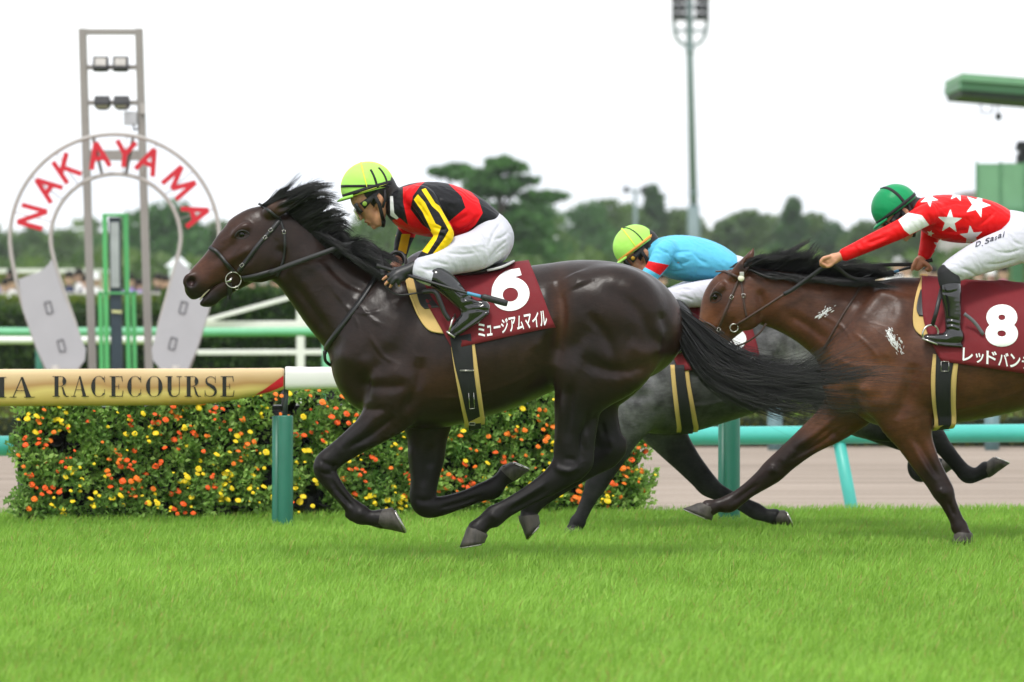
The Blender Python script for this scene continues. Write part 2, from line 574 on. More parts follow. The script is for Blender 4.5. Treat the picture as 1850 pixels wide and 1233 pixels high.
def layered(name, base, layers, rough=.55, wr=(26, .35), sheen=0.0, stretch=(1, 1, 1)):
    """Fabric with printed fields: each layer is (signed-distance attribute, colour)."""
    t = NT(name).set(Roughness=rough)
    t.b.inputs['Specular IOR Level'].default_value = 0.15
    t.b.inputs['Sheen Weight'].default_value = sheen
    c = t.mix(base, base, 0.0)
    for at, col in layers:
        f = t.math('LESS_THAN', t.attr(at, 'Fac'), 0.0)
        c = t.mix(c, col, f)
    v = t.noise(7, 4)
    c = t.mix(c, t.ramp(v, [(.3, (.9, .9, .9)), (.7, (1.05, 1.05, 1.05))]), 1.0, 'MULTIPLY')
    t.color(c)
    w = t.n.new('ShaderNodeTexWave'); w.wave_type = 'BANDS'; w.bands_direction = 'DIAGONAL'
    w.inputs['Scale'].default_value = 9; w.inputs['Distortion'].default_value = 9; w.inputs['Detail'].default_value = 3; w.inputs['Detail Scale'].default_value = 1.2
    t.l.new(t.co.outputs['Object'], w.inputs['Vector'])
    h = t.math('ADD', t.math('MULTIPLY', w.outputs['Fac'], .5), t.math('MULTIPLY', t.noise(wr[0], 4, stretch=stretch), 1.0))
    t.bump(h, wr[1], .012)
    return t.m
# ------------------------------------------------------------------ horses: shared builders
class Surf:
    """Ray look-ups on a finished body."""
    def __init__(self, v, f, d):
        self.t = BVHTree.FromPolygons([tuple(a) for a in v], [tuple(a) for a in f])
        self.d = d
    def hit(self, px, py, off=0.0):
        o = Vector((0, 0, CAMZ)); q = Vector(P(px, py, self.d)) - o
        q.normalize()
        o = o + q * (self.d - 1.5)
        p, n, i, dist = self.t.ray_cast(o, q, 3.0)
        if p is None: return None, None
        return np.array(p) + np.array(n) * off, np.array(n)
    def path(self, pts, off, sub=6):
        """Surface points along a pixel path; places beside the body keep the last depth."""
        q = spline(pts, sub) if len(pts) > 2 else spline(pts, max(6, sub))
        hp = [self.hit(a[0], a[1], off) for a in q]
        ok = [i for i, h in enumerate(hp) if h[0] is not None]
        out, nn = [], []
        for i, a in enumerate(q):
            if hp[i][0] is not None:
                out.append(hp[i][0]); nn.append(hp[i][1])
            else:
                j = min(ok, key=lambda k: abs(k - i)) if ok else None
                y = hp[j][0][1] if ok else self.d
                out.append(P(a[0], a[1], y)); nn.append(hp[j][1] if ok else np.array([0, -1.0, 0]))
        return np.array(out), np.array(nn)

def smooth_path(p, it=2):
    for _ in range(it):
        q = p.copy()
        q[1:-1] = 0.5 * p[1:-1] + 0.25 * (p[:-2] + p[2:])
        p = q
    return p

def strap_mesh(p, n, width, thick, mb=None):
    """A flat strap along points p lying against normals n."""
    mb = mb or MB()
    t = np.gradient(p, axis=0); t /= np.linalg.norm(t, axis=1)[:, None] + 1e-12
    n = n - t * (n * t).sum(1)[:, None]; n /= np.linalg.norm(n, axis=1)[:, None] + 1e-9
    b = np.cross(t, n)
    w = np.broadcast_to(np.asarray(width, float), (len(p),))[:, None] / 2
    h = thick / 2
    ring = np.stack([p - b * w - n * h, p + b * w - n * h, p + b * w + n * h, p - b * w + n * h], 1)
    k = len(p)
    i = np.arange(k - 1)[:, None] * 4; j = np.arange(4)[None]; jn = (j + 1) % 4
    f = np.stack([i + j, i + n4(jn), i + 4 + jn, i + 4 + j], -1).reshape(-1, 4)
    f = np.vstack([f, [[3, 2, 1, 0]], [[(k - 1) * 4 + x for x in (0, 1, 2, 3)]]])
    mb.add(ring.reshape(-1, 3), f[:, ::-1])
    return mb

def n4(a): return a

class Pair:
    """The same strap on both sides of the horse, built as two parts."""
    def __init__(self): self.l = []
    def build(self, name, mat, parent, smooth=True):
        for m in self.l: o = m.build(name, mat, parent, smooth)
        return o

def strap(S, pts, width, thick, off=None, sm=2, mirror=None, sub=6):
    p, n = S.path(pts, thick / 2 + 0.001 if off is None else off, sub)
    p = smooth_path(p, sm); n = smooth_path(n, sm)
    out = Pair()
    out.l.append(strap_mesh(p, n, width, thick))
    if mirror is not None:
        q = p.copy(); q[:, 1] = 2 * mirror - q[:, 1]
        m = n.copy(); m[:, 1] *= -1
        out.l.append(strap_mesh(q[::-1], m[::-1], width, thick))
    return out

def patch(S, left, right, nu, nv, off, thick, top_over=None, under=None, sm=2, center=None):
    """Cloth between a left and a right pixel curve (each bottom to top), laid on the body, carried over the
    back (top_over: rise in m) or under the belly (under: drop in m) and down the other side."""
    L = spline(left, 8); R = spline(right, 8)
    ti = np.linspace(0, 1, nv)
    L = np.column_stack([np.interp(ti, np.linspace(0, 1, len(L)), L[:, c]) for c in (0, 1)])
    R = np.column_stack([np.interp(ti, np.linspace(0, 1, len(R)), R[:, c]) for c in (0, 1)])
    g = np.zeros((nv, nu, 3))
    for i in range(nv):
        px = np.linspace(0, 1, nu)[:, None]
        row = L[i] * (1 - px) + R[i] * px
        for j in range(nu):
            h, n = S.hit(row[j, 0], row[j, 1])
            if h is None:
                g[i, j] = np.nan
                g[i, j, 0], g[i, j, 2] = row[j]
            else:
                g[i, j] = h
    # holes take the depth of the neighbour below
    for j in range(nu):
        last = None
        for i in range(nv):
            if np.isnan(g[i, j, 1]):
                y = last if last is not None else S.d - 0.2
                g[i, j] = P(g[i, j, 0], g[i, j, 2], y)
            last = g[i, j, 1]
    for _ in range(sm):
        q = g.copy()
        q[1:-1] = 0.5 * g[1:-1] + 0.25 * (g[:-2] + g[2:])
        g = q; q = g.copy()
        q[:, 1:-1] = 0.5 * g[:, 1:-1] + 0.25 * (g[:, :-2] + g[:, 2:])
        g = q
    c = S.d if center is None else center
    n = np.cross(np.gradient(g, axis=1), np.gradient(g, axis=0))
    n /= np.linalg.norm(n, axis=2)[..., None] + 1e-12
    n *= np.where(n[..., 1:2] > 0, -1, 1)
    if nu > 20:      # cloth ripples
        gx, gz = g[..., 0], g[..., 2]
        rip = .5 * np.sin(gx * 31 + 9 * gz + 2 * np.sin(gz * 17)) + .5 * np.sin(gx * 13 - gz * 23 + 1)
        g = g + n * (off + .003 + .0032 * rip)[..., None]
    else: g = g + n * off
    near = g
    far = g.copy(); far[..., 1] = 2 * c - far[..., 1]
    if top_over is not None:
        t = near[-1].copy()
        rows = []
        for a in (0.35, 0.7, 1.0):
            r = t.copy(); r[:, 1] = t[:, 1] + (c - t[:, 1]) * a; r[:, 2] += top_over * math.sin(a * math.pi / 2)
            rows.append(r)
        for a in (0.7, 0.35):
            r = t.copy(); r[:, 1] = 2 * c - (t[:, 1] + (c - t[:, 1]) * a); r[:, 2] += top_over * math.sin(a * math.pi / 2)
            rows.append(r)
        full = np.concatenate([near, np.array(rows), far[::-1]], 0)
    elif under is not None:
        t = near[0].copy()
        rows = []
        for a in (0.35, 0.7, 1.0):
            r = t.copy(); r[:, 1] = t[:, 1] + (c - t[:, 1]) * a; r[:, 2] -= under * math.sin(a * math.pi / 2)
            rows.append(r)
        for a in (0.7, 0.35):
            r = t.copy(); r[:, 1] = 2 * c - (t[:, 1] + (c - t[:, 1]) * a); r[:, 2] -= under * math.sin(a * math.pi / 2)
            rows.append(r)
        full = np.concatenate([near[::-1], np.array(rows), far], 0)
    else:
        full = near
    return full

def sheet(g, thick):
    """Closed thin sheet from a grid of points."""
    nv, nu = g.shape[:2]
    n = np.cross(np.gradient(g, axis=1), np.gradient(g, axis=0))
    n /= np.linalg.norm(n, axis=2)[..., None] + 1e-12
    a = (g + n * thick / 2).reshape(-1, 3); b = (g - n * thick / 2).reshape(-1, 3)
    idx = np.arange(nv * nu).reshape(nv, nu)
    q = np.stack([idx[:-1, :-1], idx[:-1, 1:], idx[1:, 1:], idx[1:, :-1]], -1).reshape(-1, 4)
    N = nv * nu
    rim = np.concatenate([idx[0, :], idx[1:, -1], idx[-1, -2::-1], idx[-2:0:-1, 0]])
    rn = np.roll(rim, -1)
    s = np.stack([rim, rn, rn + N, rim + N], -1)
    mb = MB()
    mb.add(np.vstack([a, b]), np.vstack([q[:, ::-1], q + N, s]))
    return mb

def hair(guides, n, r0, d, spread=0.02, jit=6.0, seed=1, tip=0.15, seg=7, wave=2.0, yroot=0.012, S=None, pull=0.75, lock=26):
    """Strands between neighbouring pixel guides, drawn together in locks. Guide: list of (px, py, dy)."""
    rg = np.random.default_rng(seed)
    G = np.array([spline(g, 6)[np.linspace(0, (len(g) - 1) * 6, seg + 1).astype(int)] for g in guides])
    mb = MB()
    k = len(G) - 1
    nc = int(n / lock) + 2
    cl_t = np.sort(rg.uniform(0, k, nc))
    clump = rg.normal(0, 1, (nc, 3)); cl_w = rg.uniform(2, 7, nc); cl_p = rg.uniform(0, 6, nc); cl_l = rg.uniform(0.72, 1.08, nc); cl_pull = rg.uniform(0.35, 1.0, nc) * pull
    s = np.linspace(0, 1, seg + 1)
    at = lambda t: G[min(int(t), k - 1)] * (1 - (t - min(int(t), k - 1))) + G[min(int(t), k - 1) + 1] * (t - min(int(t), k - 1))
    for i in range(n):
        t = rg.uniform(0, k)
        ci = int(np.argmin(np.abs(cl_t + rg.normal(0, 0.06, nc) - t)))
        c = at(t); cc = at(cl_t[ci])
        e = (cl_pull[ci] * s ** 0.8)[:, None]
        c = c * (1 - e) + cc * e
        ln = cl_l[ci] * rg.uniform(0.62, 1.05)
        ss = s * ln
        c = np.column_stack([np.interp(ss, s, c[:, q]) + (c[-1, q] - c[-2, q]) * np.maximum(ss - 1, 0) * seg for q in range(3)])
        wv = wave * np.sin(s * cl_w[ci] + cl_p[ci]) * s * 1.6 + 0.5 * wave * np.sin(s * rg.uniform(4, 9) + rg.uniform(0, 6)) * s
        px = c[:, 0] + (rg.normal(0, jit * 0.6) + clump[ci, 0] * jit) * s ** 1.4 + wv * 0.7
        py = c[:, 1] + (rg.normal(0, jit * 0.6) + clump[ci, 1] * jit) * s ** 1.4 + wv
        dy = c[:, 2] + rg.normal(0, yroot) + (rg.normal(0, spread) + clump[ci, 2] * spread) * s
        if S is not None:
            h, nn = S.hit(px[0], py[0])
            if h is not None:
                dy = dy + (h[1] + 0.006 - d - dy[0]) * (1 - s) ** 1.5
        p = np.column_stack([(px - CX) / F * (d + dy), d + dy, CAMZ - (py - HZ) / F * (d + dy)])
        mb.tube(p, r0 * rg.uniform(0.6, 1.3) * (1 - (1 - tip) * s ** 1.4), n=3, cap=False)
    return mb.mesh('hair', True)

def hoof(parent, d, yo, cf, cb, toe, heel, w, mats):
    """Hoof from its coronet (front, back) and sole (toe, heel) in pixels."""
    dd = d + yo
    A, B, T, H = (P(*q, dd) for q in (cf, cb, toe, heel))
    mb = MB(); n = 20
    a = np.arange(n) / n * 2 * math.pi
    rows = []
    def ring(f, b, wid):
        c = (f + b) / 2; e = (f - b) / 2
        return c + np.cos(a)[:, None] * e + np.sin(a)[:, None] * np.array([0, wid, 0])
    for t in (-0.12, 0.0, 0.12, 0.4, 0.7, 1.0):
        f = A + (T - A) * t; b = B + (H - B) * t
        k = 0.93 if t < 0 else (1.04 if t == 0.12 else 1.0)
        c = (f + b) / 2
        rows.append(ring(c + (f - c) * k, c + (b - c) * k, lerp(w * 0.82, w, max(t, 0)) * k))
    f, b = A + (T - A) * 0.93, B + (H - B) * 0.93
    c = (f + b) / 2
    rows.append(ring(c + (T - c) * 0.7, c + (H - c) * 0.7, w * 0.7))
    rows.append(np.repeat(c[None], n, 0))
    v = np.vstack(rows)
    k = len(rows)
    i = np.arange(k - 1)[:, None] * n; j = np.arange(n)[None]; jn = (j + 1) % n
    mb.add(v, np.stack([i + j, i + jn, i + n + jn, i + n + j], -1).reshape(-1, 4))
    o = mb.build('hoof', mats['hoof'], parent, smooth=True)
    sn = np.cross(T - H, np.array([0, 1.0, 0])); sn /= np.linalg.norm(sn)
    if sn.dot((T + H) / 2 - (A + B) / 2) < 0: sn = -sn
    sh = MB()
    ang = np.linspace(-0.78 * math.pi, 0.78 * math.pi, 22)
    c = (T + H) / 2; e = (T - H) / 2
    pts = c + sn * 0.003 + 0.9 * (np.cos(ang)[:, None] * e + np.sin(ang)[:, None] * np.array([0, w, 0]))
    sh.tube(pts, 0.005, n=6)
    sh.build('horseshoe', mats['metal'], o, smooth=True)
    return o

def eyeball(parent, S, px, py, r, d, mat):
    p, n = S.hit(px, py, -r * 0.55)
    for side in (0, 1):
        q = p.copy()
        if side: q[1] = 2 * d - q[1]
        mb = MB()
        a = np.linspace(0, math.pi, 10)
        mb.lathe(np.column_stack([r * np.sin(a), -r * np.cos(a)]), q, 16)
        mb.build('eye', mat, parent, smooth=True)

def text_mesh(body, bold=0.0, spacing=1.0):
    cu = bpy.data.curves.new('lettering', 'FONT')
    cu.body = body; cu.size = 1.0; cu.offset = bold; cu.space_character = spacing
    cu.resolution_u = 6
    o = bpy.data.objects.new('lettering', cu)
    COL.objects.link(o)
    bpy.context.view_layer.update()
    dg = bpy.context.evaluated_depsgraph_get()
    me = bpy.data.meshes.new_from_object(o.evaluated_get(dg))
    bpy.data.objects.remove(o); bpy.data.curves.remove(cu)
    v = np.array([q.co[:] for q in me.vertices]); f = [tuple(p.vertices) for p in me.polygons]
    bpy.data.meshes.remove(me)
    return v[:, :2], f

def print_on(S, uv, faces, quad, off, name, mat, parent, d):
    """Flat print: letter outlines placed in a pixel quad (bl, br, tr, tl) and laid on a surface."""
    lo, hi = uv.min(0), uv.max(0)
    s = (uv - lo) / (hi - lo)
    q = np.asarray(quad, float)
    px = (q[0] * (1 - s[:, :1]) + q[1] * s[:, :1]) * (1 - s[:, 1:]) + (q[3] * (1 - s[:, :1]) + q[2] * s[:, :1]) * s[:, 1:]
    out = []
    last = d - 0.3
    for a in px:
        h, n = S.hit(a[0], a[1])
        if h is None: h = P(a[0], a[1], last)
        else: h = h + n * (off if n[1] < 0 else -off)
        last = h[1]
        out.append(h)
    me = bpy.data.meshes.new(name)
    me.from_pydata([tuple(p) for p in out], [], faces)
    me.update()
    return link(name, me, mat, parent)

def print_kana(S, body, quad, off, mat, parent, d, bold=.018):
    """A line of square characters, each its own print."""
    q = np.asarray(quad, float); n = len(body)
    for i, ch in enumerate(body):
        uv, fc = text_mesh(ch, bold)
        lo, hi = uv.min(0), uv.max(0)
        if ch in 'ッュ': bx = (.16, .84, 0, .74)
        elif ch == 'ー': bx = (.06, .94, .42, .58)
        else: bx = (.06, .94, .0, 1.0)
        a, b = (i + bx[0]) / n, (i + bx[1]) / n
        f = lambda u, v: (q[0] * (1 - u) + q[1] * u) * (1 - v) + (q[3] * (1 - u) + q[2] * u) * v
        print_on(S, uv, fc, [f(a, bx[2]), f(b, bx[2]), f(b, bx[3]), f(a, bx[3])], off, 'character', mat, parent, d)

def horse_body(spec):
    d = spec['d']
    lo = np.array(spec['lo']); hi = np.array(spec['hi'])
    fld = Field(P(lo[0], hi[1], d) - np.array([0, 0.36, 0]), P(hi[0], lo[1], d) + np.array([0, 0.36, 0]), spec.get('vox', 0.0075))
    def rows(st, flip=False):
        out = []
        for r in st:
            px, py, yo, h, w = r[:5]
            if flip: yo = -yo
            egg = r[5] if len(r) > 5 else 0
            p = P(px, py, d + yo)
            out.append([*p, h * (d + yo) / F, w, egg])
        return out
    for li, (st, k) in enumerate(spec['lofts']):
        if li >= 5: st = [(*r[:3], r[3] * 1.06, r[4] * 1.05, *r[5:]) for r in st]
        fld.loft(rows(st), k, sub=5)
    for st, k in spec.get('pairs', []):
        fld.loft(rows(st), k, sub=5); fld.loft(rows(st, True), k, sub=5)
    for (px, py, yo, rx, ry, rz, ang, k) in spec.get('ells', []):
        for s in (1, -1):
            fld.ell(P(px, py, d + yo * s), (rx * d / F, ry, rz * d / F), k, ang=ang)
    for st, k in spec.get('cuts', []):
        fld.loft(rows(st), k, sub=4, cut=True)
    for (px, py, yo, rx, ry, rz, ang, k) in spec.get('cut_ells', []):
        for s in (1, -1):
            fld.ell(P(px, py, d + yo * s), (rx * d / F, ry, rz * d / F), k, cut=True, ang=ang)
    v, f = fld.mesh(1)
    v = relief(v, f, [(p, s_, a * 1.35, sd) for p, s_, a, sd in spec['strokes']], d)
    me = mesh_np('body', v, f)
    u, w = to_px(v)
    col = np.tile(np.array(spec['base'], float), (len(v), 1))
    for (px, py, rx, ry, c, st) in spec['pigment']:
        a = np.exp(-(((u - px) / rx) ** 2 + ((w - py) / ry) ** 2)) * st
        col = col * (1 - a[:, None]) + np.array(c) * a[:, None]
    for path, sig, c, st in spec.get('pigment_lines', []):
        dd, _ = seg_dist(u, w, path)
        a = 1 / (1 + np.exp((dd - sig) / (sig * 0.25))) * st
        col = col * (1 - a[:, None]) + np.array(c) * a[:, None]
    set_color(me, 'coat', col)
    return me, v, f
# ------------------------------------------------------------------ ground, track, hedges, rails
def edge_y(x, y0=28.15, k=0.10):
    return y0 + k * x

def ground_mat():
    t = NT('turf_soil').set(Roughness=.95)
    t.b.inputs['Specular IOR Level'].default_value = .1
    n = t.noise(1.3, 5); m = t.noise(14, 4)
    c = t.mix(t.ramp(n, [(.3, (.12, .22, .02)), (.7, (.18, .30, .03))]), t.ramp(m, [(.3, (.75, .8, .7)), (.7, (1.15, 1.1, 1.1))]), 1.0, 'MULTIPLY')
    t.color(c)
    return t.m

def quad_sheet(name, pts, mat, label=None, nx=1):
    me = bpy.data.meshes.new(name)
    me.from_pydata([tuple(p) for p in pts], [], [tuple(range(len(pts)))])
    me.update()
    o = link(name, me, mat)
    tag(o, label, kind='structure')
    return o

# one sheet to the horizon, lowered behind the turf course
gm = ground_mat()
quad_sheet('ground', [(-600, -60, -.34), (600, -60, -.34), (600, 900, -.34), (-600, 900, -.34)], gm)
# the turf course stands a little above the dirt course: a slab with a bank at its inner edge
mb = MB()
xs = np.linspace(-40, 40, 41)
top_f = [(-40, -30), (40, -30)]
v = []; q = []
for i, x in enumerate(xs):
    e = edge_y(x)
    v += [(x, -30, 0), (x, e, 0), (x, e + .35, -.33)]
v = np.array(v)
for i in range(40):
    a = i * 3
    q += [(a, a + 3, a + 4, a + 1), (a + 1, a + 4, a + 5, a + 2)]
me = mesh_np('turf_course', v, np.array(q), False)
tag(link('turf_course', me, gm), kind='structure')

def dirt_mat():
    t = NT('harrowed_sand').set(Roughness=.95)
    t.b.inputs['Specular IOR Level'].default_value = .1
    w = t.noise(2.2, 5, .6, stretch=(.12, 2.2, 1))
    c = t.ramp(w, [(.28, (.20, .163, .132)), (.5, (.32, .265, .218)), (.72, (.40, .335, .28))])
    c = t.mix(c, t.ramp(t.noise(60, 3), [(.3, (.85, .85, .85)), (.7, (1.1, 1.1, 1.1))]), 1.0, 'MULTIPLY')
    t.color(c)
    t.bump(t.math('ADD', w, t.math('MULTIPLY', t.noise(30, 4), .4)), .8, .05)
    return t.m
mb = MB()
me = mesh_np('dirt_track', np.array([(-60, 27.5, -.31), (60, 34, -.31), (60, 51, -.31), (-60, 46, -.31)]), np.array([(0, 1, 2, 3)]), False)
tag(link('dirt_track', me, dirt_mat()), kind='structure')

# grass: blades on the turf course, thick enough to hide the soil
def grass(name, xr, yr, n, hgt, wid, seed):
    rg = np.random.default_rng(seed)
    # more blades where the camera sees them largest is not needed: even cover
    x = rg.uniform(*xr, n); y = rg.uniform(*yr, n)
    keep = y < edge_y(x) + .12
    x, y = x[keep], y[keep]; n = len(x)
    # tufts: uneven height and lean on several scales
    def vn(sx, sy, ph):
        return (np.sin(x * sx + ph + 1.7 * np.sin(y * sy * .7 + ph)) * np.sin(y * sy + ph * 2 + 1.3 * np.sin(x * sx * .6)))
    big = vn(1.1, .8, .4) * .5 + vn(2.9, 2.1, 2.2) * .35
    sm = vn(9, 6, 1.1) * .5 + vn(17, 12, 3.0) * .5
    h = hgt * (1 + .22 * big + .30 * sm + rg.normal(0, .22, n)); h = np.clip(h, hgt * .35, hgt * 2.1)
    a = rg.uniform(0, 2 * math.pi, n)
    lean = np.abs(rg.normal(.45, .28, n)) * h
    lx = np.cos(a) * lean + .010 * sm + .012; ly = np.sin(a) * lean
    b = rg.uniform(0, math.pi, n)
    w = wid * rg.uniform(.6, 1.3, n)
    wx, wy = np.cos(b) * w / 2, np.sin(b) * w / 2
    V = np.zeros((n, 5, 3), np.float32)
    z0 = np.where(y > edge_y(x), -(y - edge_y(x)) * .9, 0) - .004
    V[:, 0] = np.column_stack([x - wx, y - wy, z0]); V[:, 1] = np.column_stack([x + wx, y + wy, z0])
    V[:, 2] = np.column_stack([x + wx * .8 + lx * .45, y + wy * .8 + ly * .45, z0 + h * .6]); V[:, 3] = np.column_stack([x - wx * .8 + lx * .45, y - wy * .8 + ly * .45, z0 + h * .6])
    V[:, 4] = np.column_stack([x + lx, y + ly, z0 + h])
    i = np.arange(n)[:, None] * 5
    me = mesh_np(name, V.reshape(-1, 3), [i + np.array([[3, 2, 4]]), i + np.array([[0, 1, 2, 3]])], True)
    g = np.clip(.5 + .35 * big + .28 * sm + rg.normal(0, .16, n), 0, 1)[:, None]
    dry = (rg.random(n) < .045)[:, None]
    c = np.array([.170, .325, .040]) * (1 - g) + np.array([.320, .555, .085]) * g
    c = np.where(dry, np.array([.36, .34, .10]), c)
    c = np.repeat(c, 5, 0)
    set_color(me, 'blade', c)
    return me
t = NT('grass_blade').set(Roughness=.5)
t.b.inputs['Specular IOR Level'].default_value = .25
t.color(t.attr('blade'))
_tr = t.n.new('ShaderNodeBsdfTranslucent'); _mx = t.n.new('ShaderNodeMixShader'); _mx.inputs['Fac'].default_value = .35
t.l.new(t.attr('blade'), _tr.inputs['Color'])
t.l.new(t.b.outputs['BSDF'], _mx.inputs[1]); t.l.new(_tr.outputs['BSDF'], _mx.inputs[2])
t.l.new(_mx.outputs['Shader'], t.n['Material Output'].inputs['Surface'])
M['grass'] = t.m
tag(link('grass', grass('grass', (-5.5, 5.5), (14.2, 29.6), 430000, .046, .0046, 5), M['grass']), 'short bright green turf under the galloping horses', 'grass', kind='stuff')

# ---- near running rail
def rail_d(x): return 26.45 + .20 * (x + 1.31)
M['white_paint'] = plain('white_rail', (.78, .77, .75), .4, var=.04)
M['teal'] = plain('teal_rail', srgb(72, 178, 168), .4, var=.06)
M['post_green'] = plain('post_green', srgb(28, 104, 84), .45, var=.08)
M['mint'] = plain('mint_rail', srgb(108, 180, 138), .45, var=.05)
M['steel_grey'] = plain('painted_steel_grey', (.27, .255, .235), .5, var=.06)

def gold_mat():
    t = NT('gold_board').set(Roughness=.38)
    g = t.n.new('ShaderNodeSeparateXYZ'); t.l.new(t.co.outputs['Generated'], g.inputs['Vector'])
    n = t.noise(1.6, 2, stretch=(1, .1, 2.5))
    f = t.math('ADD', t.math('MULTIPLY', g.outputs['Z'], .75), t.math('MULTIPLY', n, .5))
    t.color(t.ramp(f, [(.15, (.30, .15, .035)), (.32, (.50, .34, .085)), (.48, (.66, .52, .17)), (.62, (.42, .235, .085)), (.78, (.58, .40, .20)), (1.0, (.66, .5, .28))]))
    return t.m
def tapered_bar(st, n=20):
    """Rounded bar along stations (px, top, bottom) at the rail line, depth .11."""
    rows = []
    for px, a, b in st:
        X = (px - CX) / F * 27
        for _ in range(3): X = (px - CX) / F * rail_d(X)
        dd = rail_d(X)
        z0, z1 = CAMZ - (b - HZ) / F * dd, CAMZ - (a - HZ) / F * dd
        th = np.arange(n) / n * 2 * math.pi
        cy, sy = np.cos(th), np.sin(th)
        e = .45
        rows.append(np.column_stack([np.full(n, X), dd + .055 * np.sign(cy) * np.abs(cy) ** e, (z0 + z1) / 2 + (z1 - z0) / 2 * np.sign(sy) * np.abs(sy) ** .75]))
    v = np.vstack(rows); k = len(rows)
    i = np.arange(k - 1)[:, None] * n; j = np.arange(n)[None]; jn = (j + 1) % n
    mb = MB(); mb.add(v, np.stack([i + j, i + n + j, i + n + jn, i + jn], -1).reshape(-1, 4))
    b = mb.n; mb.v.append(np.array([rows[0].mean(0), rows[-1].mean(0)])); mb.n += 2
    jj = np.arange(n); jq = (jj + 1) % n
    mb.f3.append(np.stack([np.full(n, b), jj, jq], -1)); e = (k - 1) * n
    mb.f3.append(np.stack([np.full(n, b + 1), e + jq, e + jj], -1))
    return mb

rail = empty('running_rail', P(512, 942, 27.0), 'white running rail on green posts beside the turf, behind the horses', 'rail')
tapered_bar([(516, 663, 704), (519, 662.5, 705)] + [(x, 664 - (x - 520) * .010, 705 - (x - 520) * .022) for x in range(560, 2700, 80)]).build('rail_bar', M['white_paint'], rail, True)
def near_post(px):
    X = (px - CX) / F * 27
    for _ in range(3): X = (px - CX) / F * rail_d(X)
    dd = rail_d(X)
    mb = MB(); mb.lathe([[.0, .625], [.040, .622], [.0435, .615], [.0435, -.02]], (X, dd - .02, 0), 24)
    o = mb.build('post', M['post_green'], rail, True)
    MB().lathe([[0, .62], [.028, .618], [.03, -.02]], (X - .05, dd + .05, 0), 18).build('post_brace', M['post_green'], rail, True)
    MB().tube([(X - .005, dd, .6), (X, dd, .70), (X + .004, dd, .77)], .014, 8).build('stem', plain('dark_steel', (.03, .04, .04), .5) if 'dark_steel' not in bpy.data.materials else bpy.data.materials['dark_steel'], rail, True)
for px in (516, 1323, 2150): near_post(px)

board = empty('finish_board', P(100, 735, 26.8), 'gold rail board reading RACECOURSE in black serif letters', 'sign')
bmesh_ = tapered_bar([(-420, 668, 735), (-300, 668, 735), (-100, 667.5, 735), (100, 667, 734), (300, 666, 733), (352, 666, 732), (385, 666, 729), (430, 665.5, 722), (470, 665.5, 714), (508, 665, 706), (513, 666, 704)])
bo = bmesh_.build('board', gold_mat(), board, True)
BS = Surf(np.concatenate(bmesh_.v), [tuple(q) for q in np.concatenate(bmesh_.f4)], 26.2)
# red slash across the end of the board
_ts = np.linspace(0, 1, 13)
_lo = spline([(462, 714.5), (488, 708), (512, 698)], 6); _hi = spline([(462, 714.3), (486, 698), (512, 679)], 6)
_uv = np.vstack([_lo, (_lo * 2 + _hi) / 3, (_lo + _hi * 2) / 3, _hi]); _n = len(_lo)
_out = []
for q in _uv:
    h, n = BS.hit(q[0], q[1])
    h = P(q[0], q[1], 26.24) if h is None else h
    _out.append(h + np.array([0, -.006, 0]))
_f = [(r * _n + k, r * _n + k + 1, (r + 1) * _n + k + 1, (r + 1) * _n + k) for r in range(3) for k in range(_n - 1)]
link('red_stripe', mesh_np('red_stripe', np.array(_out), np.array(_f)), plain('red_stripe', srgb(190, 20, 40), .4), board)

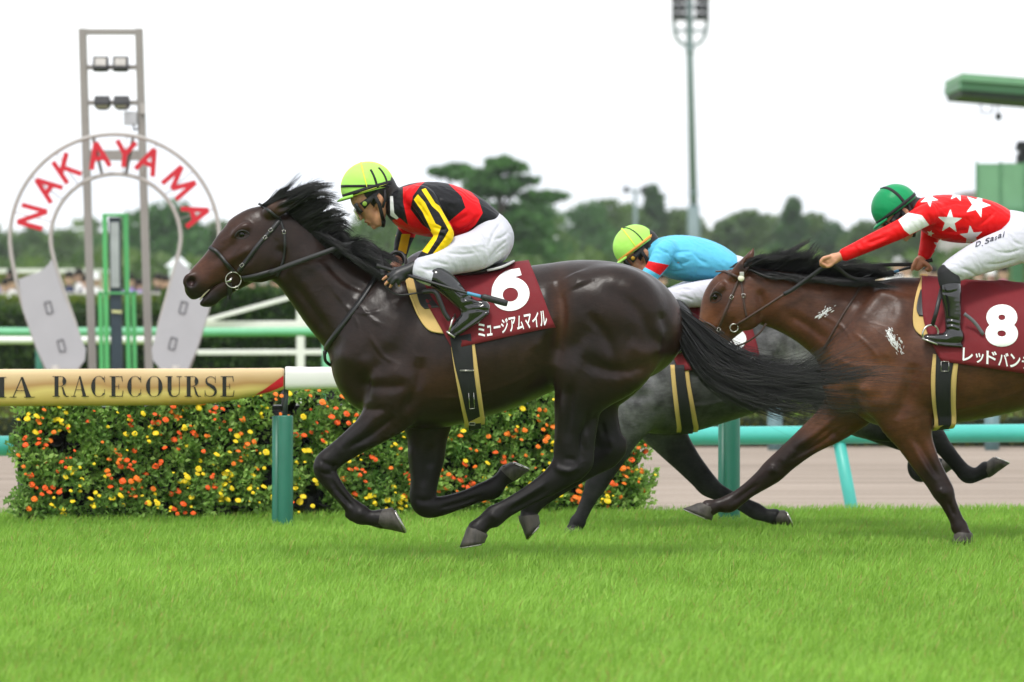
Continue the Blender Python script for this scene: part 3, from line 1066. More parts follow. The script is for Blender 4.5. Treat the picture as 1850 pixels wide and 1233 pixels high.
# Didone capitals: thick stems, hairlines, thin serifs; unit square, x to the right, y up
def _rect(x0, y0, x1, y1): return np.array([(x0, y0), (x1, y0), (x1, y1), (x0, y1)])
def _arc(cx, cy, rx, ry, a0, a1, tw, n=18):
    """Bowl whose stroke is thick at the sides and hair-thin at top and bottom."""
    a = np.radians(np.linspace(a0, a1, n))
    w = .022 + (tw - .022) * np.abs(np.cos(a)) ** 1.6
    o = np.column_stack([cx + rx * np.cos(a), cy + ry * np.sin(a)])
    i = np.column_stack([cx + (rx - w) * np.cos(a), cy + (ry - .022) * np.sin(a)])
    return [np.array([o[k], o[k + 1], i[k + 1], i[k]]) for k in range(n - 1)]
def glyph(c):
    T, h = .19, .034
    S = lambda x0, x1, y: [_rect(x0, y, x1, y + h)]
    if c == 'N': return .80, S(0, .26, 0) + S(.0, .2, 1 - h) + S(.56, .8, 1 - h) + [_rect(.115, 0, .145, 1), _rect(.66, 0, .69, 1), np.array([(.10, 1), (.27, 1), (.69, 0), (.60, 0)])]
    if c == 'A': return .80, S(-.02, .22, 0) + S(.48, .84, 0) + [np.array([(.08, 0), (.115, 0), (.415, 1), (.38, 1)]), np.array([(.54, 0), (.72, 0), (.44, 1), (.36, 1)]), _rect(.20, .32, .60, .35)]
    if c == 'K': return .80, S(0, .36, 0) + S(0, .36, 1 - h) + S(.50, .82, 0) + S(.5, .78, 1 - h) + [_rect(.10, 0, .10 + T, 1), np.array([(.25, .40), (.28, .38), (.66, 1), (.62, 1)]), np.array([(.36, .58), (.44, .70), (.76, 0), (.57, 0)])]
    if c == 'Y': return .80, S(.22, .58, 0) + S(-.02, .30, 1 - h) + S(.54, .82, 1 - h) + [_rect(.325, 0, .325 + T, .45), np.array([(.04, 1), (.22, 1), (.475, .45), (.325, .42)]), np.array([(.66, 1), (.70, 1), (.46, .46), (.43, .46)])]
    if c == 'M': return 1.0, S(0, .24, 0) + S(.62, 1.0, 0) + S(0, .2, 1 - h) + S(.8, 1.0, 1 - h) + [_rect(.10, 0, .13, 1), _rect(.74, 0, .74 + T, 1), np.array([(.10, 1), (.27, 1), (.53, .06), (.46, .0)]), np.array([(.46, 0), (.49, 0), (.79, 1), (.75, 1)])]
    if c == 'R': return .80, S(0, .36, 0) + S(0, .3, 1 - h) + [_rect(.10, 0, .10 + T, 1), _rect(.22, 1 - h, .42, 1), _rect(.22, .49, .44, .515)] + _arc(.40, .757, .27, .243, -90, 90, T) + [np.array([(.44, .50), (.52, .46), (.66, .05), (.53, .10)]), np.array([(.54, .10), (.66, .05), (.80, .03), (.80, .0), (.66, -.01)])]
    if c == 'C': return .78, _arc(.40, .5, .38, .51, 42, 318, T + .01, 30) + [_rect(.66, .70, .685, 1.0), _rect(.66, .10, .685, .36)]
    if c == 'E': return .72, S(0, .64, 0) + S(0, .62, 1 - h) + [_rect(.10, 0, .10 + T, 1), _rect(.22, .49, .46, .515), _rect(.44, .38, .465, .62), np.array([(.60, .0), (.64, .0), (.68, .30), (.65, .30)]), np.array([(.58, 1), (.62, 1), (.65, .74), (.62, .74)])]
    if c == 'O': return .84, _arc(.42, .5, .40, .51, 0, 360, T + .01, 40)
    if c == 'U': return .80, S(0, .34, 1 - h) + S(.54, .80, 1 - h) + [_rect(.10, .30, .10 + T, 1), _rect(.66, .30, .69, 1)] + [np.array([(.10, .30), (.25, .30), (.29, .12), (.18, .08)]), np.array([(.18, .08), (.29, .12), (.38, .03), (.34, -.01)]), np.array([(.34, -.01), (.38, .03), (.50, .03), (.52, -.01)]), np.array([(.52, -.01), (.50, .03), (.64, .14), (.67, .12)]), np.array([(.67, .12), (.64, .14), (.66, .30), (.69, .30)])]
    if c == 'S':
        p = spline([(.56, .86), (.44, .96), (.28, .975), (.13, .86), (.16, .66), (.34, .54), (.50, .42), (.58, .24), (.48, .06), (.30, .015), (.14, .06), (.06, .20)], 4)
        w = np.interp(np.linspace(0, 1, len(p)), [0, .12, .25, .36, .5, .64, .78, .9, 1], [.012, .013, .02, .055, .085, .06, .02, .013, .012])
        t_ = np.gradient(p, axis=0); t_ /= np.linalg.norm(t_, axis=1)[:, None]; n_ = np.column_stack([-t_[:, 1], t_[:, 0]])
        a, b = p + n_ * w[:, None], p - n_ * w[:, None]
        return .68, [np.array([a[k], a[k + 1], b[k + 1], b[k]]) for k in range(len(p) - 1)] + [_rect(.55, .68, .575, 1.0), _rect(.05, 0.0, .075, .32)]
    return .5, []
M['black_print'] = plain('black_print', (.012, .011, .010), .6)
def serif_line(text, x0, x1, ytop, ybot, gap=.13, space=.62):
    ws = [(glyph(c) if c != ' ' else (space, [])) for c in text]
    tot = sum(w for w, _ in ws) + gap * (len(ws) - 1)
    x = 0
    for c, (w, polys) in zip(text, ws):
        if polys:
            V = np.vstack(polys); fcs = []; b = 0
            for p in polys:
                fcs.append(tuple(range(b, b + len(p)))); b += len(p)
            px = x0 + (x + V[:, 0]) / tot * (x1 - x0); py = ybot + (ytop - ybot) * V[:, 1]
            out = []
            for a_, b_ in zip(px, py):
                h, n = BS.hit(a_, b_)
                h = P(a_, b_, 26.2) if h is None else h
                out.append(h + np.array([0, -.0045, 0]))
            me = bpy.data.meshes.new('letter')
            me.from_pydata([tuple(q) for q in out], [], fcs); me.update()
            link('letter', me, M['black_print'], board)
        x += w + gap
serif_line('NAKAYAMA', -338, 61, 681.5, 718.5)
serif_line('RACECOURSE', 95, 425, 680, 717)

# ---- marigold wall
def wall_d(px): return lerp(27.0, 28.2, (px - 25) / 1150)
fw = empty('flower_wall', P(600, 925, 28), 'wall of potted orange and yellow marigolds behind the running rail', 'flower bed')
A, Bv = P(25, 500, wall_d(25)), P(1172, 500, wall_d(1172))
ax = (Bv - A); ax[2] = 0; LW = np.linalg.norm(ax); ax /= LW
nrm = np.array([ax[1], -ax[0], 0.0])                       # towards the track
WH = .72
mb = MB(); mb.box((A + Bv) / 2 * [1, 1, 0] + np.array([0, 0, WH / 2 - .03]) - nrm * .16, (LW - .16, .22, WH - .08), np.array([ax, -nrm, [0, 0, 1]]))
M['black_plastic'] = plain('black_plastic', (.012, .012, .014), .5)
mb.build('backing', M['black_plastic'], fw)
rg = np.random.default_rng(21)
pot = MB().lathe([[0, 0], [.038, 0], [.052, .085], [.056, .085], [.056, .097], [.05, .097], [.045, .08], [0, .08]], (0, 0, 0), 10).mesh('pot', True)
pot.materials.append(M['black_plastic'])
from mathutils import Matrix
clumps = []
nrow, ncol = 6, 30
for r in range(nrow):
    for c in range(ncol):
        u = (c + .5 + (.25 if r % 2 else -.25)) / ncol * LW; z = .055 + r * (WH - .10) / (nrow - 1)
        u = min(max(u + rg.normal(0, .012), .07), LW - .07)
        clumps.append((u, z))
        p = A * [1, 1, 0] + ax * u + np.array([0, 0, z - .035])
        o = bpy.data.objects.new('pot', pot); COL.objects.link(o); o.parent = fw
        w = Matrix.Translation(Vector(p - nrm * .05)) @ Matrix.Rotation(math.radians(38), 4, Vector(ax)) 
        o.matrix_parent_inverse = world_of(fw).inverted(); o.matrix_basis = w
def leaf_cloud(centers, n_each, rad, size, seed, out, flat=.7):
    rg = np.random.default_rng(seed)
    V = []; C = []
    for (c, col) in centers:
        n = n_each
        dirs = rg.normal(0, 1, (n, 3)); dirs /= np.linalg.norm(dirs, axis=1)[:, None]
        p = c + dirs * rad * rg.uniform(.25, 1, (n, 1)) ** .6
        t = rg.normal(0, 1, (n, 3)) * .8 + dirs * .8 + np.array(out); t /= np.linalg.norm(t, axis=1)[:, None]
        s = np.cross(t, rg.normal(0, 1, (n, 3))); s /= np.linalg.norm(s, axis=1)[:, None]
        L = size * rg.uniform(.6, 1.4, (n, 1)); W = L * .3
        V.append(np.stack([p, p + t * L * .45 + s * W, p + t * L, p + t * L * .45 - s * W], 1))
        cc = np.array(col) * rg.uniform(.7, 1.35, (n, 1))
        C.append(np.repeat(cc, 4, 0))
    V = np.concatenate(V).reshape(-1, 3); C = np.concatenate(C)
    return V, np.arange(len(V)).reshape(-1, 4), C
def leaf_mat(name, trans=.3, rough=.5):
    t = NT(name).set(Roughness=rough)
    t.b.inputs['Specular IOR Level'].default_value = .3
    t.color(t.attr('leaf'))
    a = t.n.new('ShaderNodeBsdfTranslucent'); m = t.n.new('ShaderNodeMixShader'); m.inputs['Fac'].default_value = trans
    t.l.new(t.attr('leaf'), a.inputs['Color'])
    t.l.new(t.b.outputs['BSDF'], m.inputs[1]); t.l.new(a.outputs['BSDF'], m.inputs[2])
    t.l.new(m.outputs['Shader'], t.n['Material Output'].inputs['Surface'])
    return t.m
M['leaf'] = leaf_mat('leaf', .4)
cen = []
for u, z in clumps:
    if rg.random() < .06: continue
    for _ in range(4):
        p = A * [1, 1, 0] + ax * (u + rg.normal(0, .045)) + nrm * (.03 + rg.uniform(-.03, .07)) + np.array([0, 0, z + .035 + rg.normal(0, .03)])
        g = rg.random()
        cen.append((p, np.array([.17, .33, .08]) * (1 - g) + np.array([.40, .58, .16]) * g))
V, Q, C = leaf_cloud(cen, 66, .060, .036, 3, tuple(nrm * .8 + np.array([0, 0, .5])))
me = mesh_np('foliage', V, Q, True); set_color(me, 'leaf', C)
tag(link('foliage', me, M['leaf'], fw), kind='stuff')
# blooms: crumpled domes
def bloom(seed, r):
    rg = np.random.default_rng(seed)
    v = [(0, 0, r * .55)]; f = []
    prev = None
    for k, (rr, z) in enumerate(((.45, .5), (.85, .28), (1.0, .05), (.72, -.12))):
        n = 9
        ring = []
        for i in range(n):
            a = (i + .5 * (k % 2)) / n * 2 * math.pi
            q = rr * r * rg.uniform(.88, 1.12)
            v.append((q * math.cos(a), q * math.sin(a), r * z + rg.normal(0, r * .07))); ring.append(len(v) - 1)
        for i in range(n):
            if prev is None: f.append((0, ring[i], ring[(i + 1) % n]))
            else: f += [(prev[i], ring[i], prev[(i + 1) % n]), (prev[(i + 1) % n], ring[i], ring[(i + 1) % n])]
        prev = ring
    return np.array(v), np.array(f)
M['orange_petal'] = plain('orange_petal', srgb(250, 118, 14), .6, var=.25, scale=40)
M['deep_orange_petal'] = plain('deep_orange_petal', srgb(246, 88, 8), .6, var=.25, scale=40)
M['yellow_petal'] = plain('yellow_petal', srgb(248, 208, 20), .6, var=.2, scale=40)
BL = [bloom(s, .0188) for s in range(4)]
BM = {}
for ci, c in enumerate(('orange_petal', 'deep_orange_petal', 'yellow_petal')):
    for s in range(2):
        me = mesh_np('flower', BL[(ci + s) % 4][0], BL[(ci + s) % 4][1], False); me.materials.append(M[c]); BM[c, s] = me
spots = []
for u, z in clumps:
    # each pot holds one colour
    hue = rg.random() + .25 * math.sin(u * 3.1) * math.cos(z * 7 + u)
    c = 'yellow_petal' if hue > .50 else ('orange_petal' if hue > .2 else 'deep_orange_petal')
    for _ in range(rg.integers(1, 9)):
        p = A * [1, 1, 0] + ax * (u + rg.normal(0, .042)) + nrm * (.118 + rg.uniform(-.03, .035)) + np.array([0, 0, z + .045 + rg.normal(0, .042)])
        if .02 < p[2] < WH + .05: spots.append((p, c, rg.uniform(.40, 1.15)))
spots.sort(key=lambda s: -s[2])
rest = {'orange_petal': MB(), 'deep_orange_petal': MB(), 'yellow_petal': MB()}
inv = world_of(fw).inverted()
for i, (p, c, s) in enumerate(spots):
    up = nrm * rg.uniform(.3, 1) + np.array([rg.normal(0, .25), 0, rg.uniform(.3, 1)])
    R_ = Vector(up).to_track_quat('Z', 'Y').to_matrix().to_4x4()
    if i < 295:
        o = bpy.data.objects.new('flower', BM[c, int(rg.integers(2))]); COL.objects.link(o); o.parent = fw
        o.matrix_parent_inverse = inv
        o.matrix_basis = Matrix.Translation(Vector(p)) @ R_ @ Matrix.Scale(s, 4)
    else:
        b = BL[i % 4]
        rest[c].add((b[0] * s) @ np.array(R_.to_3x3()).T + p, b[1])
for c in rest:
    if rest[c].n: tag(rest[c].build('small_flowers', M[c], fw), kind='stuff')

# ---- dirt course rail (teal)
D_T = 31.0
tr = empty('dirt_course_rail', P(1530, 960, D_T), 'turquoise rail of the dirt course beyond the flower wall', 'rail')
def t_pt(px, py): 
    dd = D_T + (px - 925) * .0009
    return P(px, py, dd)
MB().tube([t_pt(x, 789 - (x - 1155) * .009) for x in range(1000, 2700, 50)], .062, 14).build('rail_bar', M['teal'], tr, True)
MB().tube([t_pt(x, 806 - (x - 20) * .0) for x in (-900, -500, -200, 21)], .066, 14).build('rail_bar', M['teal'], tr, True)
for px in (1530, 1950, 2400):
    mb = MB(); mb.tube([t_pt(px - 14, 800), t_pt(px + 10, 925), t_pt(px + 16, 965)], .043, 14); mb.build('post', M['teal'], tr, True)
for px in (-160,):
    MB().tube([t_pt(px - 10, 815), t_pt(px + 14, 965)], .043, 14).build('post', M['teal'], tr, True)
# ---- far side of the dirt: low hedge, grey posts
def hedge(name, x0, x1, d, z0, z1, dep, label, seed, n=None, col=((.03, .07, .014), (.10, .15, .03)), size=.06, cat='hedge'):
    rg = np.random.default_rng(seed)
    root = empty(name, (0.5 * (x0 + x1), d, z0), label, cat)
    MB().box(((x0 + x1) / 2, d, (z0 + z1) / 2 - .03), (x1 - x0, dep * .8, z1 - z0 - .06)).build('core', plain(name + '_core', (.012, .024, .008), .9), root)
    A_ = (x1 - x0) * ((z1 - z0) + dep)
    n = n or int(A_ * 550)
    k = (z1 - z0) / ((z1 - z0) + dep)
    fr = rg.random(n) < k
    p = np.column_stack([rg.uniform(x0, x1, n), np.where(fr, d - dep / 2, rg.uniform(d - dep / 2, d + dep / 2, n)), np.where(fr, rg.uniform(z0, z1, n), z1)])
    p += rg.normal(0, .025, (n, 3))
    t_ = rg.normal(0, 1, (n, 3)) + np.where(fr[:, None], [0, -.6, .3], [0, -.2, .8]); t_ /= np.linalg.norm(t_, axis=1)[:, None]
    s = np.cross(t_, rg.normal(0, 1, (n, 3))); s /= np.linalg.norm(s, axis=1)[:, None]
    L = size * rg.uniform(.6, 1.4, (n, 1)); W = L * .4
    V = np.stack([p, p + t_ * L * .5 + s * W, p + t_ * L, p + t_ * L * .5 - s * W], 1).reshape(-1, 3)
    g = np.clip(rg.normal(.4, .25, n) + .15 * np.sin(p[:, 0] * 2.3) , 0, 1)[:, None]
    c = np.array(col[0]) * (1 - g) + np.array(col[1]) * g
    me = mesh_np('leaves', V, np.arange(len(V)).reshape(-1, 4), True); set_color(me, 'leaf', np.repeat(c, 4, 0))
    tag(link('leaves', me, M['leaf'], root), kind='stuff')
    return root
hedge('low_hedge', -9, 14, 49.0, -.32, .04, .9, 'low yellow green hedge along the far edge of the dirt course', 31, col=((.05, .07, .015), (.17, .17, .035)))
for k, px in enumerate((1400, 1792, 1010)):
    mb = MB(); mb.tube([P(px, 735, 47.6), P(px, 830, 47.6)], .075, 12)
    o = mb.build('rail_post', plain('grey_teal_post', srgb(92, 122, 126), .5) if 'grey_teal_post' not in bpy.data.materials else bpy.data.materials['grey_teal_post'], None, True)
    tag(o, ('grey teal post behind the dirt course, left of the planted foreleg', 'grey teal post behind the dirt course under the number 8 horse', 'grey teal post behind the leading horse on the dirt course edge')[k], 'post', 'grey posts on the inner dirt edge')
# ---- hedges and rails of the infield
hedge('clipped_hedge', -20, -2.9, 66.0, -.34, 1.0, 1.4, 'tall dark clipped hedge under the crowd at far left', 33, col=((.022, .055, .012), (.075, .13, .026)), size=.08, n=26000)
hedge('clipped_hedge', -26, -1.5, 78.0, -.34, 1.09, 2.6, 'yellow green flat topped hedge in front of the crowd at left', 34, col=((.07, .12, .02), (.22, .28, .045)), size=.09, n=24000)
hedge('clipped_hedge', -4.6, 3.5, 62.5, -.34, 1.24, 1.4, 'dark green hedge behind the white fence under the leading horse head', 35, col=((.022, .058, .012), (.08, .15, .028)), size=.08, n=18000)
hedge('clipped_hedge', 3.6, 24, 72.0, -.34, 1.28, 2.2, 'yellow green hedge behind the saddle of the number 8 horse', 36, col=((.07, .12, .02), (.22, .28, .045)), size=.09, n=24000)

D_M = 55.0
mr = empty('infield_rail', P(250, 706, D_M), 'mint green rail crossing behind the winning post', 'rail')
MB().tube([P(x, 600 + (.5 * math.sin(x * .02)), D_M) for x in range(-700, 1000, 60)], .052, 12).build('rail_bar', M['mint'], mr, True)
for px in (72, 590, 1100): MB().tube([P(px, 605, D_M + .05), P(px, 762, D_M + .05)], .05, 12).build('post', M['post_green'] if px == 72 else M['mint'], mr, True)
wr = empty('white_rail', P(100, 770, 52), 'low white rail left of and behind the winning post', 'rail')
MB().tube([P(x, 615, 57.0) for x in range(-700, 330, 60)], .046, 12).build('rail_bar', M['white_paint'], wr, True)
for px in (-150, -420): MB().tube([P(px, 617, 57.0), P(px, 760, 57.0)], .04, 10).build('post', M['white_paint'], wr, True)
wf = empty('white_fence', P(543, 720, 59), 'white wooden fence with slanting bar below the leading horse head', 'fence')
MB().bar(P(358, 588, 59), P(760, 586.5, 59), .06, .10, (0, 0, 1)).build('top_bar', M['white_paint'], wf, bevel=.008)
MB().bar(P(356, 637, 59), P(760, 636, 59), .05, .065, (0, 0, 1)).build('lower_bar', M['white_paint'], wf, bevel=.008)
MB().bar(P(362, 582, 58.9), P(560, 528, 58.9), .05, .055, (0, 0, 1)).build('slanting_bar', M['white_paint'], wf, bevel=.008)
MB().bar(P(543, 540, 59), P(543, 760, 59), .055, .10, (1, 0, 0)).build('post', M['white_paint'], wf, bevel=.008)
MB().bar(P(760, 560, 59), P(760, 760, 59), .055, .10, (1, 0, 0)).build('post', M['white_paint'], wf, bevel=.008)
# ------------------------------------------------------------------ winning post, frame, mirror column, towers
LEAN = 0.0
D_A = 45.0
M['arch_pipe'] = plain('pale_pipe', (.40, .375, .35), .4, var=.05)
M['arch_panel'] = plain('grey_panel', (.40, .40, .42), .5, var=.03)
M['red_paint'] = plain('red_letter', srgb(196, 26, 44), .45, var=.05)
arch = empty('winning_post', P(207, 772, D_A), 'horseshoe shaped winning post with red NAKAYAMA letters', 'winning post')
def A_(x, y, dy=0): return P(x, y, D_A + dy)
def arc_px(cx, cy, r, a0, a1, n=40):
    a = np.radians(np.linspace(a0, a1, n))
    return [(cx + r * math.cos(t), cy - r * math.sin(t)) for t in a]
outer = [(84, 668), (66, 628), (42, 560), (24, 500)] + arc_px(207, 432, 190, 186, -6) + [(391, 500), (378, 560), (357, 628), (340, 668)]
inner = [(140, 668), (153, 652), (155, 632), (138, 590), (112, 525), (94, 468)] + arc_px(209, 432, 118, 186, -6) + [(322, 468), (306, 525), (286, 590), (274, 632), (277, 652), (292, 668)]
def pipe(pts, name, r):
    p = np.array([A_(*q) for q in pts]); p = smooth_path(p, 2)
    return MB().tube(p, r, 12).build(name, M['arch_pipe'], arch, True)
pipe(outer, 'outer_pipe', .020); pipe(inner, 'inner_pipe', .020)
pl = [(84, 668), (66, 628), (42, 560), (34, 505), (52, 498), (72, 492), (88, 478), (94, 468), (112, 525), (138, 590), (155, 632), (153, 652), (140, 668)]
pr = [(340, 668), (357, 628), (378, 560), (388, 508), (372, 500), (350, 492), (332, 480), (322, 468), (306, 525), (286, 590), (274, 632), (277, 652), (292, 668)]
for q in (pl, pr):
    w = [A_(*t) for t in q]
    MB().poly([(t[0], t[2]) for t in w], D_A - .03, D_A + .03).build('leg_panel', M['arch_panel'], arch)
for x, y in ((88, 556), (111, 625), (331, 556), (312, 621)):
    q = MB(); s = 1 if x < 200 else -1
    c = A_(x, y, -.035); u = np.array([math.sin(.25 * s), 0, -math.cos(.25 * s)]); r_ = np.array([u[2], 0, -u[0]])
    pts = [c + r_ * a * .028 + u * b * .055 for a, b in ((-1, -1), (1, -1), (1, 1), (-1, 1), (-1, -1))]
    for a, b in zip(pts[:-1], pts[1:]): q.tube([a, (a + b) / 2, b], .007, 6)
    q.build('slot_frame', plain('dark_slot', (.12, .12, .13), .5) if 'dark_slot' not in bpy.data.materials else bpy.data.materials['dark_slot'], arch)
for x in (100, 318): # hidden feet down to the ground
    MB().tube([A_(x, 660), A_(x + (12 if x < 200 else -2), 835)], .05, 12).build('foot', M['arch_pipe'], arch, True)
STR = {'N': [(-.42, -.5, -.42, .5), (-.42, .5, .42, -.5), (.42, -.5, .42, .5)], 'A': [(-.45, -.5, 0, .5), (0, .5, .45, -.5), (-.27, -.12, .27, -.12)],
       'K': [(-.38, -.5, -.38, .5), (-.38, -.05, .4, .5), (-.14, .12, .42, -.5)], 'Y': [(-.45, .5, 0, 0), (.45, .5, 0, 0), (0, 0, 0, -.5)],
       'M': [(-.5, -.5, -.5, .5), (-.5, .5, 0, -.35), (0, -.35, .5, .5), (.5, .5, .5, -.5)]}
for ch, ang in zip('NAKAYAMA', (165, 143, 124, 101, 83, 66, 41, 17)):
    a = math.radians(ang)
    c = A_(207 + 154 * math.cos(a), 432 - 154 * math.sin(a), -.05)
    up = np.array([math.cos(a), 0, math.sin(a)]); rt = np.array([math.sin(a), 0, -math.cos(a)])
    H_, W_ = 47 / F * D_A, 38 / F * D_A
    mb = MB()
    for i, (x0, y0, x1, y1) in enumerate(STR[ch]):
        p0 = c + rt * x0 * W_ + up * y0 * H_; p1 = c + rt * x1 * W_ + up * y1 * H_
        mb.bar(p0, p1, .046, .03 + .003 * i, (0, 1, 0))
    mb.build('letter', M['red_paint'], arch)
    MB().tube([A_(207 + 118 * math.cos(a), 432 - 118 * math.sin(a)), A_(207 + 190 * math.cos(a), 432 - 190 * math.sin(a))], .005, 6).build('letter_rod', M['arch_pipe'], arch, True)
for x0, y0, x1, y1 in ((168, 248, 184, 314), (240, 250, 228, 314)):
    MB().bar(A_(x0, y0), A_(x1, y1), .03, .04).build('brace', plain('dark_brace', (.16, .15, .14), .5) if 'dark_brace' not in bpy.data.materials else bpy.data.materials['dark_brace'], arch)

D_F = 46.0
fr = empty('lamp_frame', P(210, 790, D_F), 'tall grey steel frame with four floodlights behind the winning post', 'lamp frame')
def Fp(x, y, dy=0): return P(x, y, D_F + dy)
for x0, x1 in ((149, 167), (251, 269)):
    MB().bar(Fp(x0, 52), Fp(x1 + 4, 800), .075, .09, (0, 1, 0)).build('upright', M['steel_grey'], fr, bevel=.006)
MB().bar(Fp(148, 58), Fp(254, 58), .055, .08, (0, 1, 0)).build('top_beam', M['steel_grey'], fr, bevel=.006)
for y in (122, 186): MB().bar(Fp(154, y), Fp(256, y), .045, .06, (0, 1, 0)).build('cross_beam', M['steel_grey'], fr, bevel=.004)
MB().bar(Fp(158, 281), Fp(258, 281), .10, .05, (0, 1, 0)).build('plate', M['steel_grey'], fr, bevel=.004)
M['lamp_black'] = plain('lamp_black', (.018, .019, .022), .5)
M['lamp_glass'] = plain('lamp_glass', (.45, .43, .40), .15, spec=.6)
for x, y, tilt in ((182, 116, 0), (218, 116, 0), (185, 185, 1), (220, 185, 1)):
    c = Fp(x, y, -.10)
    a = -.35 if not tilt else 1.25
    axm = np.array([[1, 0, 0], [0, math.cos(a), math.sin(a)], [0, -math.sin(a), math.cos(a)]])
    hs = MB().box(c, (.15, .09, .135), axm).build('lamp_housing', M['lamp_black'], fr, bevel=.01)
    MB().box(c - axm[1] * .047 + axm[2] * .004, (.108, .006, .078), axm).build('lamp_glass', M['lamp_glass'], hs)
    MB().box(c + np.array([0, .05, -.05]), (.10, .05, .05)).build('lamp_bracket', M['lamp_black'], fr, bevel=.005)
MB().box(Fp(236, 214, -.07), (.125, .10, .13)).build('junction_box', plain('box_grey', (.42, .43, .45), .5), fr, bevel=.006)
MB().tube([Fp(241, 226, -.07), Fp(243, 236, -.06), Fp(250, 232, -.03), Fp(252, 220, 0)], .010, 8).build('conduit', M['lamp_black'], fr, True)
MB().box(Fp(258, 197, -.05), (.05, .05, .10)).build('relay_box', M['arch_pipe'], fr, bevel=.004)

D_C = 47.0
mc = empty('mirror_column', P(212, 790, D_C), 'green steel column with dark mirror strip inside the winning post', 'column')
def Cp(x, y, dy=0): return P(x, y, D_C + dy)
M['frame_green'] = plain('frame_green', srgb(84, 176, 104), .45, var=.06)
for x0, x1 in ((189, 196), (227, 236)):
    MB().bar(Cp(x0, 387), Cp(x1, 810), .045, .05).build('side_post', M['frame_green'], mc, bevel=.004)
for x0, x1 in ((181, 187), (241, 247)):
    MB().bar(Cp(x0, 527), Cp(x1, 810), .04, .05).build('outer_post', M['frame_green'], mc, bevel=.004)
MB().bar(Cp(186, 389), Cp(232, 389), .03, .06).build('top_bar', M['frame_green'], mc, bevel=.004)
MB().bar(Cp(178, 530), Cp(248, 530), .02, .05).build('middle_bar', M['frame_green'], mc, bevel=.004)
MB().bar(Cp(207, 393, .03), Cp(214, 810, .03), .115, .04).build('panel', plain('dark_blue_panel', srgb(52, 66, 76), .35), mc, bevel=.004)
MB().bar(Cp(207, 402, .0), Cp(208.5, 520, .0), .085, .03).build('mirror', plain('mirror_strip', (.42, .46, .45), .2, metal=.4), mc, bevel=.003)
MB().bar(Cp(202, 563, -.01), Cp(220, 564, -.01), .028, .01).build('tape', plain('pale_tape', srgb(196, 200, 140), .6), mc)

# floodlight tower
D_L = 340.0
lt = empty('floodlight_tower', P(1256, 600, D_L), 'tall grey green floodlight tower rising out of the picture', 'floodlight')
def Lp(x, y, dy=0): return P(x, y, D_L + dy)
M['tower_grey'] = plain('tower_grey', srgb(110, 128, 130), .5, var=.05)
MB().tube([Lp(1254.5, 540), Lp(1253, 372)], .44, 14).build('lower_shaft', M['tower_grey'], lt, True)
MB().tube([Lp(1253, 372), Lp(1246, 84), Lp(1244.5, -150)], [.29, .27, .25], 14).build('upper_shaft', M['tower_grey'], lt, True)
for y in (350, 93): MB().tube([Lp(1252.5 if y > 200 else 1246.2, y - 3), Lp(1252.7 if y > 200 else 1246.3, y + 3)], .36, 14).build('flange', M['tower_grey'], lt, True)
MB().tube([Lp(1217, -150), Lp(1217.5, 40), Lp(1219, 62), Lp(1227, 76), Lp(1237, 82), Lp(1247, 84), Lp(1257, 82), Lp(1267, 76), Lp(1275, 62), Lp(1277.5, 40), Lp(1278, -150)], .15, 8).build('cage_hoop', M['tower_grey'], lt, True)
for y in (56, 35, 12, -12): MB().tube([Lp(1217, y), Lp(1278, y)], .12, 8).build('cage_bar', M['tower_grey'], lt, True)
for y in (30, 14, -2, -20, -40):
    for x in (1221, 1232, 1263, 1274):
        MB().lathe([[.05, .5], [.2, .34], [.31, -.22], [.33, -.28], [0, -.25]], Lp(x, y, -.6), 12, 'y').build('lamp', M['lamp_black'], lt, True)
# small far lamp post
sp = empty('far_lamp_post', P(1148, 420, 300), 'small distant lamp post above the trees right of the leading jockey', 'lamp post')
MB().tube([P(1148, 540, 300), P(1148, 345, 300)], .12, 8).build('shaft', M['tower_grey'], sp, True)
MB().bar(P(1128, 345, 300), P(1166, 345, 300), .15, .15).build('cross_arm', M['tower_grey'], sp)
for x in (1131, 1163): MB().box(P(x, 343, 299.7), (.34, .3, .42)).build('lamp', M['lamp_black'], sp, bevel=.03)

# patrol tower at the right
D_P = 85.0
pt = empty('patrol_tower', P(1850, 640, D_P), 'green patrol tower with roof and mesh walled platform at the right edge', 'tower')
def Pp(x, y, dy=0): return P(x, y, D_P + dy)
M['tower_green'] = plain('tower_green', srgb(84, 132, 98), .5, var=.06)
M['tower_green2'] = plain('tower_green_sheet', srgb(112, 158, 122), .55, var=.08, scale=3)
def slab(x0, y0, x1, y1, t0, t1, name, mat, dep, dy=0):
    a = [Pp(x0, y0, dy), Pp(x1, y1, dy), Pp(x1, y1 + t1, dy), Pp(x0, y0 + t0, dy)]
    return MB().poly([(q[0], q[2]) for q in a], D_P + dy - dep / 2, D_P + dy + dep / 2).build(name, mat, pt, bevel=.01)
slab(1722, 140, 2100, 168, 12, 13, 'roof_edge', M['tower_green2'], 3.2)
slab(1720, 153.5, 2100, 182, 14, 15, 'roof_beam', M['tower_green'], 3.0)
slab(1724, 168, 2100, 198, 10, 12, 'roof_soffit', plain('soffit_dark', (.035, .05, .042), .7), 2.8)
for x, y0, y1 in ((1772, 181, 204), (1793, 183, 204), (1803, 184, 208)): MB().tube([Pp(x, y0), Pp(x, y1)], .012, 6).build('hanger', M['lamp_black'], pt)
MB().tube([Pp(1772, 204), Pp(1793, 204)], .012, 6).build('hanger', M['lamp_black'], pt)
MB().lathe([[0, .07], [.05, .05], [.06, 0], [.04, -.06], [0, -.07]], Pp(1804, 211), 12).build('camera_dome', M['lamp_black'], pt, True)
